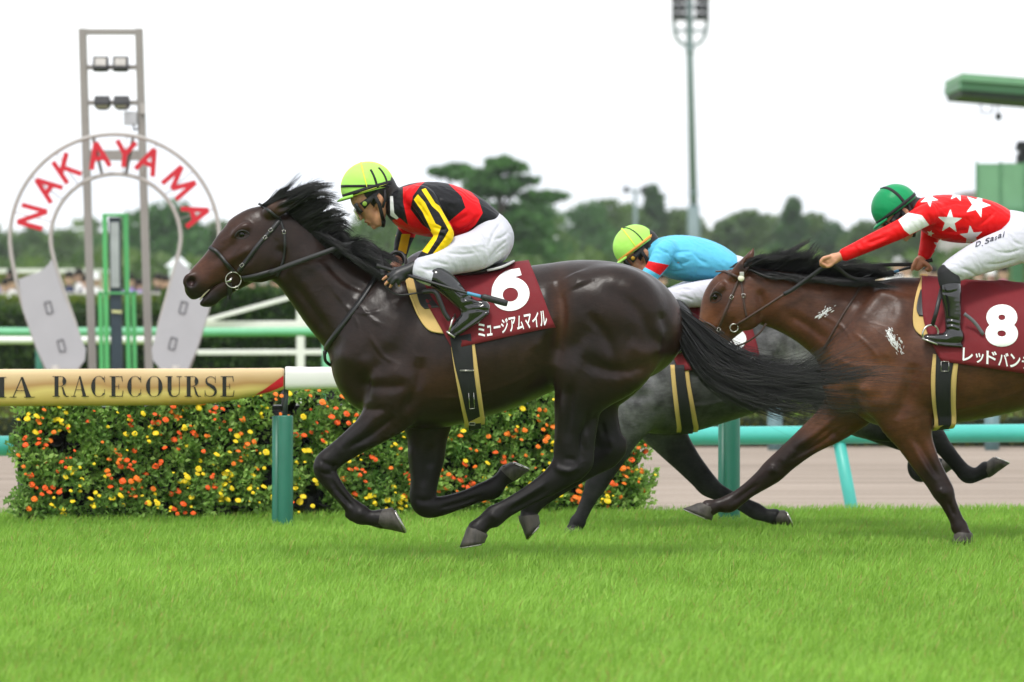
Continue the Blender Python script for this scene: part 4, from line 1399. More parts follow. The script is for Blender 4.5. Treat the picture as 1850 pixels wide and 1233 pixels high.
for x0, x1 in ((1766, 1806), (1809, 1850), (1853, 1900), (1903, 1950), (1953, 2000)):
    slab(x0, 297 - (x0 - 1766) * .02, x1, 297 - (x0 - 1766) * .02, 80, 80, 'wall_sheet', M['tower_green2'], .05, -1.0)
for x in (1764.5, 1807.5, 1851.5, 1901.5, 1951.5): slab(x - 1.6, 292, x + 1.6, 292, 90, 90, 'wall_post', M['tower_green'], .08, -1.02)
slab(1763, 378, 2010, 378, 10, 10, 'platform_edge', M['tower_green'], 2.4)
for x in (1838, 2000): slab(x - 9, 386, x + 9, 386, 280, 280, 'column', M['tower_green'], .2)
slab(1795, 386, 2010, 386, 5, 5, 'brace_beam', M['tower_green'], 2.2)
for x in (1745, 2006): pass
slab(1765, 388, 1829, 440, 8, 8, 'diagonal_brace', M['tower_green'], .12)
slab(2010, 120, 2030, 120, 560, 560, 'rear_column', M['tower_green'], .25)
# video camera on the platform
vc = empty('video_camera', Pp(1852, 378), 'black video camera on the patrol tower platform, cut by the right edge', 'camera')
MB().box(Pp(1856, 272), (.30, .45, .22)).build('housing', M['lamp_black'], vc, bevel=.02)
MB().tube([Pp(1843, 266), Pp(1836, 264)], [.07, .085], 12).build('lens', M['lamp_black'], vc, True)
MB().box(Pp(1846, 259), (.16, .3, .06)).build('sun_hood', M['lamp_black'], vc, bevel=.01)
MB().box(Pp(1850, 287), (.26, .3, .16)).build('pan_head', M['lamp_black'], vc, bevel=.02)
for dx in (-9, 0, 9): MB().tube([Pp(1852, 292), Pp(1852 + dx, 379, .15 * (dx == 0))], .025, 8).build('tripod_leg', M['lamp_black'], vc, True)
# small far house under the tower
fh = empty('far_house', P(1740, 400, 210), 'small far house with pinkish grey roof beside the patrol tower', 'house')
MB().box(P(1745, 385, 210) , (1.9, 3, 1.2)).build('wall', plain('house_wall', (.45, .42, .40), .8), fh)
q = [P(1722, 366, 210), P(1733, 349, 210), P(1775, 346, 210), P(1775, 366, 210)]
MB().poly([(a[0], a[2]) for a in q], 208, 212).build('roof', plain('roof_tile', (.26, .21, .20), .8), fh)
MB().box(P(1740, 378, 208.4), (.4, .1, .45)).build('window', plain('window_dark', (.05, .06, .07), .2), fh)
MB().box(P(1745, 460, 210), (2.2, 3.2, 2.9)).build('lower_storey', bpy.data.materials['house_wall'], fh)
# ------------------------------------------------------------------ crowd, marquee, trees
D_W = 95.0
def person_parts():
    """One standing figure: skin body with shirt, trousers and hair as clothing; leaning on a rail or upright."""
    out = []
    for lean in (0.0, .16):
        def mk(lofts, vox=.018, grow=0):
            f = Field((-.45, -.45, -.02), (.45, .45, 1.82), vox)
            for st, k in lofts: f.loft(st, k, sub=3, grow=grow)
            return f.mesh(1)
        y = -lean
        torso = [([(0, 0, .92, .12, .16), (0, y * .4, 1.12, .11, .16), (0, y, 1.34, .11, .19), (0, y * 1.1, 1.45, .07, .12)], .04)]
        arms = []
        for s in (-1, 1):
            hand = (s * .20, -.30, 1.08) if lean else (s * .26, -.06, .84)
            elb = (s * .29, -.10 + y, 1.14) if lean else (s * .27, .02, 1.12)
            arms.append(([(s * .18, y, 1.41, .055, .055), (*elb, .045, .045), (*hand, .036, .036)], .03))
        legs = [([(s * .09, 0, .92, .095, .09), (s * .10, .01, .5, .065, .062), (s * .11, .02, .08, .048, .045)], .03) for s in (-1, 1)]
        feet = [([(s * .11, .03, .05, .045, .04), (s * .12, -.14, .035, .032, .04)], .02) for s in (-1, 1)]
        head = [([(0, y * 1.15, 1.44, .05, .055), (0, y * 1.2 - .01, 1.53, .05, .052)], .03), ([(0, y * 1.2 - .01, 1.58, .095, .072), (0, y * 1.2 - .02, 1.66, .09, .075)], .03), ([(0, y * 1.2 - .11, 1.60, .014, .014), (0, y * 1.2 - .12, 1.585, .016, .016)], .01)]
        hands = [([(a[0][-1][0], a[0][-1][1], a[0][-1][2] + .02, .035, .03), (a[0][-1][0], a[0][-1][1] - .05, a[0][-1][2] - .05, .03, .035)], .02) for a in arms]
        body = mk(torso + arms + legs + feet + head + hands, grow=-.008)
        sleeve = [([a[0][0], tuple(lerp(np.array(a[0][0]), np.array(a[0][1]), .9))], .03) for a in arms]
        shirt = mk(torso + sleeve, grow=.012)
        trousers = mk(legs + [([(0, 0, .90, .125, .165), (0, 0, .98, .125, .165)], .03)], grow=.008)
        hair = mk([([(0, y * 1.2 + .035, 1.61, .095, .088), (0, y * 1.2 - .005, 1.69, .092, .088), (0, y * 1.2 - .05, 1.705, .06, .075)], .03)])
        cap = mk([([(0, y * 1.2 + .0, 1.665, .098, .085), (0, y * 1.2, 1.705, .085, .078)], .02), ([(0, y * 1.2 - .10, 1.665, .012, .07), (0, y * 1.2 - .17, 1.655, .010, .06)], .01)])
        out.append({k: mesh_np(k, *m) for k, m in (('body', body), ('shirt', shirt), ('trousers', trousers), ('hair', hair), ('cap', cap))})
    return out
PP = person_parts()
def slot(o, mat):
    if not o.data.materials: o.data.materials.append(None)
    o.material_slots[0].link = 'OBJECT'; o.material_slots[0].material = mat
_cm = {}
def cmat(c):
    if c not in _cm: _cm[c] = plain('cloth_' + c, CLOTH[c], .8)
    return _cm[c]
CLOTH = dict(white=(.72, .72, .72), grey=(.25, .25, .26), black=(.015, .015, .017), navy=(.02, .03, .07), purple=(.26, .20, .50), magenta=(.42, .05, .24), blue=(.10, .20, .45), pink=(.62, .32, .32), cream=(.62, .54, .42), red=(.45, .04, .04), green=(.08, .2, .08), lilac=(.42, .36, .55), beige=(.45, .36, .26), teal=(.08, .25, .26), sky=(.35, .5, .65), skin=(.50, .32, .24), hair=(.015, .012, .01), greyhair=(.3, .3, .3))
def spectator(px, top, shirt, trousers, head, lean, rot, label, d=D_W):
    x = (px - CX) / F * d
    ht = CAMZ - (top - HZ) / F * d + .34
    s = ht / 1.76
    root = empty('person', (x, d, -.34), label, 'spectator', 'spectators behind the infield hedge')
    root.scale = (s, s, s); root.rotation_euler = (0, 0, rot)
    V = PP[1 if lean else 0]
    for nm, mt in (('body', cmat('skin')), ('shirt', cmat(shirt)), ('trousers', cmat(trousers)), ('hair' if head in ('hair', 'greyhair') else 'cap', cmat(head))):
        o = bpy.data.objects.new(nm, V[nm]); COL.objects.link(o); o.parent = root
        slot(o, mt)
spectators = [
    (21, 486, 'lilac', 'black', 'hair', 0, .2, 'dark haired spectator in lilac shirt at the far left'),
    (9, 505, 'grey', 'black', 'hair', 1, .1, 'shorter spectator in grey top leaning on the rail at far left'),
    (28, 500, 'white', 'beige', 'hair', 1, -.2, 'spectator in white shirt beside the left leg of the winning post'),
    (-14, 492, 'navy', 'black', 'hair', 0, .3, 'spectator in navy top cut by the left picture edge'),
    (60, 497, 'cream', 'navy', 'hair', 0, 0, 'spectator in cream top behind the left leg panel of the winning post'),
    (92, 495, 'red', 'black', 'hair', 0, .2, 'spectator in red top behind the left leg panel of the winning post'),
    (124, 491, 'navy', 'black', 'hair', 1, .15, 'spectator in navy top just right of the left leg panel'),
    (143, 486, 'white', 'grey', 'hair', 0, -.1, 'taller spectator in white shirt just left of the frame upright'),
    (153, 498, 'pink', 'grey', 'hair', 0, -.2, 'spectator in pink top hidden partly by the left frame upright'),
    (172, 494, 'white', 'black', 'white', 1, .1, 'spectator in white cap between frame upright and green column'),
    (238, 496, 'purple', 'navy', 'hair', 1, -.1, 'spectator in purple shirt right of the green column'),
    (251, 505, 'green', 'black', 'hair', 0, .2, 'short spectator in green top behind the right frame upright'),
    (285, 495, 'black', 'black', 'hair', 0, .15, 'spectator in black suit right of the right frame upright'),
    (299, 498, 'pink', 'black', 'hair', 0, -.1, 'spectator in pink top beside the man in the black suit'),
    (402, 503, 'red', 'navy', 'hair', 1, 0, 'spectator in red shirt below the lead horse muzzle'),
    (425, 506, 'white', 'black', 'hair', 0, .2, 'spectator in white shirt below the lead horse bit'),
    (452, 502, 'pink', 'grey', 'hair', 0, -.2, 'spectator in pink shirt below the lead horse cheek'),
    (476, 505, 'grey', 'navy', 'greyhair', 1, .1, 'grey haired spectator below the lead horse throat'),
    (498, 500, 'beige', 'black', 'hair', 0, 0, 'spectator in beige top under the throat of the lead horse'),
    (1170, 492, 'white', 'black', 'hair', 1, .1, 'spectator in white shirt below the middle jockey sleeve'),
    (1196, 494, 'cream', 'grey', 'hair', 0, -.1, 'spectator in cream top below the middle jockey chest'),
    (1591, 477, 'beige', 'black', 'hair', 0, .1, 'spectator in beige top left of the whip handle'),
    (1622, 466, 'white', 'grey', 'greyhair', 0, 0, 'tall grey haired spectator in white shirt behind the whip'),
    (1638, 472, 'cream', 'navy', 'hair', 0, .2, 'spectator in cream shirt just left of the starred jockey far hand'),
    (1674, 479, 'lilac', 'black', 'hair', 1, -.2, 'spectator in lilac top right of the starred jockey far hand'),
    (1686, 482, 'white', 'black', 'hair', 0, .2, 'spectator in white top close to the starred jockey knee'),
    (1768, 484, 'sky', 'grey', 'hair', 0, -.1, 'spectator in pale blue top under the starred jockey thigh'),
    (1808, 480, 'magenta', 'black', 'hair', 1, .1, 'spectator in magenta shirt beside the patrol tower column'),
    (1790, 486, 'white', 'beige', 'white', 0, .1, 'spectator in white cap under the starred jockey seat'),
]
for s in spectators: spectator(*s)
# rail in front of the crowd
cr = empty('crowd_rail', (0, 92.5, -.34), 'white handrail in front of the spectators', 'rail')
MB().tube([P(x, 531, 92.5) for x in range(-300, 2300, 100)], .028, 8).build('top_bar', M['arch_pipe'], cr, True)
MB().tube([P(x, 552, 92.5) for x in range(-300, 2300, 100)], .02, 8).build('lower_bar', M['white_paint'], cr, True)
for x in range(-280, 2300, 190): MB().tube([P(x, 530, 92.5), P(x, 672, 92.5)], .025, 8).build('post', M['white_paint'], cr, True)
# long low pavilion behind the crowd at left
pv = empty('pavilion', (-9, 108, -.34), 'long low beige pavilion with white eaves behind the crowd at left', 'building')
x0, x1 = P(-300, 500, 108)[0], P(176, 500, 108)[0]
MB().box(((x0 + x1) / 2, 110, .65), (x1 - x0, 4, 2.0)).build('wall', plain('pavilion_wall', (.52, .44, .32), .8), pv)
MB().box(((x0 + x1) / 2, 109, 1.69), (x1 - x0 + .2, 6, .09)).build('eaves', M['white_paint'], pv)
for k in range(6): MB().box((lerp(x0, x1, (k + .5) / 6), 107.98, .7), (.5, .05, .8)).build('window', bpy.data.materials['window_dark'], pv)
kb = empty('marquee', P(322, 560, 120), 'small white marquee behind the right side of the winning post', 'tent')
MB().box(P(322, 512, 120), (.42, .5, .9)).build('wall', plain('marquee_canvas', (.7, .76, .8), .8), kb)
q = P(322, 482, 120); MB().lathe([[.34, 0], [.22, .10], [.05, .26], [0, .27]], q, 4).build('roof', plain('marquee_roof', (.78, .8, .82), .7), kb)
MB().box(P(322, 590, 120), (.5, .5, .9)).build('base', bpy.data.materials['marquee_canvas'], kb)

# ---- trees
def crown_mesh(seed, kind, n=2600):
    """Unit tree (height 1): leaf clumps spread over limbs, uneven outline with gaps."""
    rg = np.random.default_rng(seed)
    blobs = []
    if kind == 'pine':       # separate flat pads on long limbs
        for i in range(17):
            z = .34 + .60 * i / 16; R = .44 * (1.02 - (z - .30) * 1.15)
            a = i * 2.4 + rg.normal(0, .4); q = R * rg.uniform(.35, 1)
            blobs.append((q * math.cos(a), q * math.sin(a), z + rg.normal(0, .015), rg.uniform(.075, .125), rg.uniform(.022, .040)))
        blobs.append((0, 0, .97, .07, .035))
    elif kind == 'round':
        for i in range(16):
            a = rg.uniform(0, 6.28); z = rg.uniform(.34, .86); r = .33 * math.sin(min(1, (z - .2) / .62) * 2.5 + .25)
            q = r * rg.uniform(.3, 1.0)
            blobs.append((q * math.cos(a), q * math.sin(a), z, rg.uniform(.11, .18), rg.uniform(.10, .15)))
        blobs.append((0, 0, .86, .13, .11))
    elif kind == 'cone':
        for i in range(14):
            z = .2 + .74 * i / 13; r = .24 * (1.05 - z); a = i * 2.4
            blobs.append((r * .5 * math.cos(a), r * .5 * math.sin(a), z, r * .8 + .03, .075))
    else:                    # spreading
        for i in range(15):
            a = rg.uniform(0, 6.28); z = rg.uniform(.42, .96); q = rg.uniform(.1, .5)
            blobs.append((q * math.cos(a), q * math.sin(a), z - q * .3, rg.uniform(.10, .16), rg.uniform(.06, .10)))
    V = []; C = []; tone = np.array([rg.uniform(.75, 1.35), rg.uniform(.8, 1.2), rg.uniform(.7, 1.3)])
    per = n // len(blobs)
    for (x, y, z, r, h) in blobs:
        d_ = rg.normal(0, 1, (per, 3)); d_ /= np.linalg.norm(d_, axis=1)[:, None]
        p = np.array([x, y, z]) + d_ * np.array([r, r, h]) * rg.uniform(.3, 1.08, (per, 1)) ** .5
        t_ = d_ + rg.normal(0, .7, (per, 3)); t_ /= np.linalg.norm(t_, axis=1)[:, None]
        s = np.cross(t_, rg.normal(0, 1, (per, 3))); s /= np.linalg.norm(s, axis=1)[:, None]
        L = .040 * rg.uniform(.6, 1.5, (per, 1)); W = L * .42
        V.append(np.stack([p - t_ * L * .4, p + s * W, p + t_ * L * .6, p - s * W], 1))
        g = np.clip(rg.normal(.45, .2, (per, 1)) + rg.normal(0, .12), 0, 1)
        C.append(np.repeat((np.array([.045, .095, .030]) * (1 - g) + np.array([.13, .225, .065]) * g) * tone, 4, 0))
    V = np.concatenate(V).reshape(-1, 3)
    me = mesh_np('crown', V, np.arange(len(V)).reshape(-1, 4), True)
    set_color(me, 'leaf', np.concatenate(C))
    me.materials.append(M['leaf'])
    mb = MB()
    mb.tube([(0, 0, 0), (.01, 0, .25), (-.005, .01, .5), (0, 0, .8)], [.030, .024, .017, .006], 8)
    for b in blobs[::2]:
        mb.tube([(0, 0, max(.15, b[2] - .22)), (b[0] * .5, b[1] * .5, b[2] - .07), (b[0] * .9, b[1] * .9, b[2])], [.011, .008, .003], 5)
    tm = mb.mesh('trunk', True)
    tm.materials.append(M['bark'])
    return me, tm
M['bark'] = plain('bark', (.07, .055, .042), .9, var=.3, bump=.4, bscale=20)
KM = {}
for k, s0 in (('pine', 1), ('round', 5), ('cone', 9), ('spread', 13)):
    for j in range(2 if k == 'pine' else 3): KM[k, j] = crown_mesh(s0 + j, k, 3400 if k == 'pine' else 3000)
def tree(px, top, d, kind, j, rot, wid, label, base=-.4):
    x = (px - CX) / F * d
    ht = CAMZ - (top - HZ) / F * d - base
    root = empty({'pine': 'pine_tree', 'round': 'broadleaf_tree', 'cone': 'conifer_tree', 'spread': 'spreading_tree'}[kind], (x, d, base), label, 'tree', 'trees beyond the infield')
    root.scale = (ht * wid, ht * wid, ht); root.rotation_euler = (0, 0, rot)
    for nm, me in zip(('crown', 'trunk'), KM[kind, j]):
        o = bpy.data.objects.new(nm, me); COL.objects.link(o); o.parent = root
rgt = np.random.default_rng(77)
named = [
    (905, 286, 235, 'pine', 0, 1.35, 'tall layered pine directly behind the back of the leading jockey'),
    (826, 298, 245, 'pine', 1, 1.15, 'loose layered pine top just above the leading jockey back'),
    (955, 345, 245, 'round', 0, .9, 'rounded tree sloping down right of the tall layered pine'),
    (985, 372, 260, 'round', 1, .8, 'lower rounded tree right of the pine behind the leading saddle'),
    (290, 362, 330, 'round', 1, 1.5, 'broad tree seen through the right half of the winning post'),
    (345, 372, 335, 'spread', 1, 1.1, 'spreading tree between the winning post and the lead horse face'),
    (398, 392, 340, 'round', 0, 1.0, 'round tree just left of the lead horse forehead'),
    (120, 408, 370, 'round', 0, 1.3, 'rounded tree seen left of the lamp frame under the arch'),
    (30, 408, 380, 'spread', 0, 1.3, 'spreading tree at the far left picture edge'),
    (-50, 415, 380, 'round', 1, 1.3, 'round tree beyond the far left picture edge'),
    (180, 425, 390, 'round', 1, 1.1, 'low round tree behind the green mirror column'),
    (1180, 338, 400, 'cone', 0, 1.25, 'pointed conifer standing out left of the floodlight tower'),
    (1088, 352, 390, 'round', 0, 1.1, 'rounded tree between the pine and the pointed conifer'),
    (1050, 362, 380, 'round', 1, 1.0, 'small round tree right of the layered pine'),
    (1130, 362, 395, 'round', 1, 1.0, 'round tree just left of the pointed conifer'),
    (1225, 376, 400, 'round', 0, 1.1, 'round tree directly left of the floodlight tower'),
    (1290, 366, 410, 'spread', 1, 1.2, 'spreading tree just right of the floodlight tower'),
    (1345, 372, 410, 'round', 1, 1.1, 'round tree above the ear of the bay horse'),
    (1395, 384, 415, 'round', 0, 1.0, 'low round tree above the bay horse mane'),
    (1432, 360, 400, 'cone', 1, 1.3, 'dark pointed tree above the bay horse neck'),
    (1472, 378, 410, 'round', 1, 1.0, 'round tree right of the dark pointed tree'),
    (1515, 384, 410, 'spread', 0, 1.1, 'spreading tree left of the green cap'),
    (1565, 392, 405, 'round', 0, 1.0, 'round tree directly behind the green cap'),
    (1620, 380, 405, 'round', 1, 1.2, 'round tree hidden behind the green cap and red sleeve'),
    (1690, 384, 400, 'round', 0, 1.2, 'round tree behind the starred jockey chest'),
    (1760, 380, 395, 'spread', 1, 1.2, 'spreading tree behind the starred jockey back'),
    (1830, 376, 395, 'round', 1, 1.2, 'round tree behind the patrol tower column'),
    (1910, 380, 395, 'round', 0, 1.2, 'round tree beyond the right picture edge'),
    (700, 356, 300, 'round', 0, 1.1, 'round tree hidden behind the leading jockey face and chest'),
    (760, 372, 290, 'round', 1, 1.0, 'round tree behind the leading jockey sleeves'),
    (640, 385, 310, 'spread', 1, 1.1, 'spreading tree just right of the lead horse mane'),
    (560, 395, 320, 'round', 1, 1.1, 'round tree hidden behind the lead horse mane'),
    (480, 395, 325, 'round', 0, 1.1, 'round tree hidden behind the lead horse forehead'),
]
for k, (px, top, d, kind, j, wid, lab) in enumerate(named):
    tree(px, top, d, kind, j if kind == 'pine' else (j + k) % 3, rgt.uniform(0, 6), wid, lab)
# the wood below and between them reads as one mass
def thicket(name, x0, x1, d, top0, n, seed, label):
    rg = np.random.default_rng(seed)
    px = rg.uniform(x0, x1, n); dd = d + rg.uniform(-12, 12, n)
    v = rg.random(n) ** .8
    top = top0 + 10 * np.sin(px * .021) + 7 * np.sin(px * .063 + 1) - np.where((px < -80) | (px > 1960), 22 + 14 * np.sin(px * .034), 0) * (top0 < 440)
    py = top + (560 - top) * v
    p = np.column_stack([(px - CX) / F * dd, dd, np.maximum(CAMZ - (py - HZ) / F * dd, -.3)])
    t_ = rg.normal(0, 1, (n, 3)) + np.array([0, -.5, .5]); t_ /= np.linalg.norm(t_, axis=1)[:, None]
    s = np.cross(t_, rg.normal(0, 1, (n, 3))); s /= np.linalg.norm(s, axis=1)[:, None]
    L = .55 * d / 300 * rg.uniform(.6, 1.5, (n, 1)); W = L * .42
    V = np.stack([p, p + t_ * L * .5 + s * W, p + t_ * L, p + t_ * L * .5 - s * W], 1).reshape(-1, 3)
    cl = .5 + .28 * np.sin(px * .045 + 2 * np.sin(py * .05)) + .2 * np.sin(px * .11 + py * .07)
    g = np.clip(cl + rg.normal(0, .15, n), 0, 1)[:, None]
    c = np.array([.05, .10, .030]) * (1 - g) + np.array([.15, .235, .065]) * g
    me = mesh_np(name, V, np.arange(len(V)).reshape(-1, 4), True); set_color(me, 'leaf', np.repeat(c, 4, 0))
    o = link(name, me, M['leaf'])
    tag(o, label, 'wood', kind='stuff')
thicket('wood', -1500, 3200, 430, 412, 50000, 61, 'dark green wood filling the skyline behind the course')
thicket('shrubbery', -1500, 3200, 200, 466, 40000, 62, 'mass of green shrubs behind the spectators')
# ------------------------------------------------------------------ leading dark bay horse
D1 = 23.0
H1 = dict(d=D1, lo=(310, 330), hi=(1250, 1010))
H1['lofts'] = [
    # torso: px, py, sideways offset, half height px, half width m, egg
    ([(668, 662, 0, 84, .16, 0), (705, 637, 0, 126, .215, -.25), (745, 628, 0, 146, .245, -.38), (790, 627, 0, 146, .275, -.32), (840, 624, 0, 135, .295, -.2),
      (900, 614, 0, 126, .295, -.1), (950, 600, 0, 118, .28, 0), (1000, 588, 0, 112, .27, .05), (1050, 584, 0, 114, .275, .1), (1100, 586, 0, 112, .275, .1),
      (1138, 591, 0, 100, .25, .0), (1166, 600, 0, 76, .19, 0), (1182, 606, 0, 46, .12, 0)], .03),
    # neck
    ([(705, 600, 0, 112, .19, -.3), (660, 567, 0, 98, .155, -.3), (619, 539, 0, 83, .125, -.25), (580, 504, 0, 70, .105, -.2), (547, 470, 0, 64, .092, -.15),
      (517, 446, 0, 64, .084, 0), (498, 425, 0, 54, .078, 0)], .03),
    # head
    ([(500, 415, 0, 47, .07, 0), (476, 428, 0, 58, .084, -.1), (452, 446, 0, 61, .086, -.12), (430, 460, 0, 52, .074, -.1), (408, 479, 0, 43, .058, 0), (385, 496, 0, 36, .050, .1),
      (364, 510, 0, 30, .051, .05), (351, 516, 0, 22, .046, 0)], .02),
    # upper lip, lower jaw and chin
    ([(366, 505, 0, 18, .045), (351, 521, 0, 17, .043), (350, 531, 0, 11, .034)], .014),
    ([(450, 490, 0, 22, .05), (418, 512, 0, 17, .038), (394, 529, 0, 14, .033), (379, 540, 0, 15, .034), (369, 545, 0, 10, .028)], .012),
    # near fore
    ([(735, 665, -.15, 62, .10), (712, 728, -.165, 50, .085), (680, 768, -.16, 33, .062), (642, 797, -.155, 24, .047), (608, 822, -.15, 20.5, .041), (590, 838, -.15, 21, .042),
      (588, 853, -.15, 19, .04), (600, 873, -.15, 15.5, .03), (624, 903, -.15, 12.5, .025), (640, 920, -.15, 15, .029), (651, 930, -.15, 17.5, .033), (668, 936, -.15, 13, .03), (690, 938, -.15, 17, .04)], .02),
    # far fore
    ([(765, 690, .15, 60, .10), (772, 745, .16, 48, .085), (772, 790, .15, 35, .06), (770, 830, .15, 31, .05), (767, 868, .15, 24, .043), (764, 900, .15, 23, .042),
      (772, 914, .15, 21, .04), (795, 915, .15, 17, .032), (836, 903, .15, 14.5, .026), (872, 889, .15, 16, .029), (890, 883, .15, 18, .033), (906, 867, .15, 13.5, .03), (918, 856, .15, 17, .04)], .02),
    # near hind
    ([(1128, 585, -.13, 82, .13), (1100, 640, -.15, 80, .125), (1066, 685, -.155, 60, .105), (1046, 725, -.155, 43, .08), (1039, 775, -.15, 35, .06), (1035, 812, -.15, 33, .05),
      (1030, 838, -.15, 31, .046), (1003, 866, -.15, 23, .037), (960, 893, -.15, 17, .029), (915, 919, -.15, 15.5, .027), (894, 932, -.15, 18.5, .033), (876, 944, -.15, 14.5, .031), (862, 957, -.15, 17, .042)], .022),
    ([(1122, 798, .15, 10, .022), (1118, 814, .15, 13, .026), (1100, 830, .15, 15, .028)], .014),
    ([(884, 942, -.15, 8, .018), (896, 946, -.15, 7, .016)], .01), ([(636, 934, -.15, 8, .018), (628, 930, -.15, 6, .014)], .01),
    ([(1068, 760, -.15, 12, .02), (1064, 800, -.15, 10, .018), (1060, 838, -.15, 11, .022), (1040, 856, -.15, 14, .026)], .016),
    # far hind
    ([(1128, 590, .13, 82, .13), (1100, 650, .15, 75, .12), (1075, 700, .15, 55, .1), (1078, 740, .15, 38, .07), (1090, 775, .15, 29, .052), (1100, 805, .15, 25, .045),
      (1090, 826, .15, 23, .042), (1060, 848, .15, 17, .033), (1012, 879, .15, 14.5, .028), (976, 902, .15, 15, .028), (960, 914, .15, 17.5, .033), (955, 927, .15, 14, .03), (956, 939, .15, 17, .042)], .022),
]
H1['pairs'] = [
    # ears
    ([(486, 386, -.05, 13, .03), (500, 379, -.068, 14, .03), (514, 371.5, -.076, 12.5, .026), (530, 365, -.078, 8.5, .018), (547, 358, -.078, 2, .006)], .012),
    # shoulder blade
    ([(722, 530, -.12, 40, .05), (692, 590, -.165, 50, .06), (662, 655, -.16, 44, .06)], .09),
    # brow and cheek
    ([(447, 410, -.066, 9, .02), (436, 414, -.068, 8, .018), (425, 424, -.062, 6, .014)], .014),
]
H1['ells'] = [
    (468, 471, -.05, 42, .042, 40, 0, .03),      # cheek
    (1110, 560, -.15, 80, .12, 75, .2, .06),      # haunch
    (1146, 606, -.11, 54, .12, 62, 0, .05),
    (1025, 655, -.16, 38, .085, 50, .3, .05),     # stifle
    (716, 700, -.18, 48, .085, 56, .5, .05),      # upper arm
    (345, 509, -.034, 15, .016, 16, 0, .012),     # nostril rim
    (870, 640, -.12, 120, .15, 80, 0, .08),
    (648, 680, -.06, 40, .11, 64, .35, .06),     # breast       # ribs
]
H1['cut_ells'] = [
    (345.5, 509.5, -.058, 8.5, .030, 10.5, -.5, .006),
    (436, 424, -.088, 11, .014, 7, 0.2, .012),
    (515, 374, -.102, 17, .016, 6, .42, .008),
]
H1['cuts'] = [
    ([(404, 509, -.06, 2.2, .03), (385, 519, -.05, 2.6, .03), (370, 533, -.04, 3.0, .03), (357, 546, -.02, 3.4, .03)], .006),
    ([(404, 509, .06, 2.2, .03), (385, 519, .05, 2.6, .03), (370, 533, .04, 3.0, .03), (357, 546, .02, 3.4, .03)], .006),
]
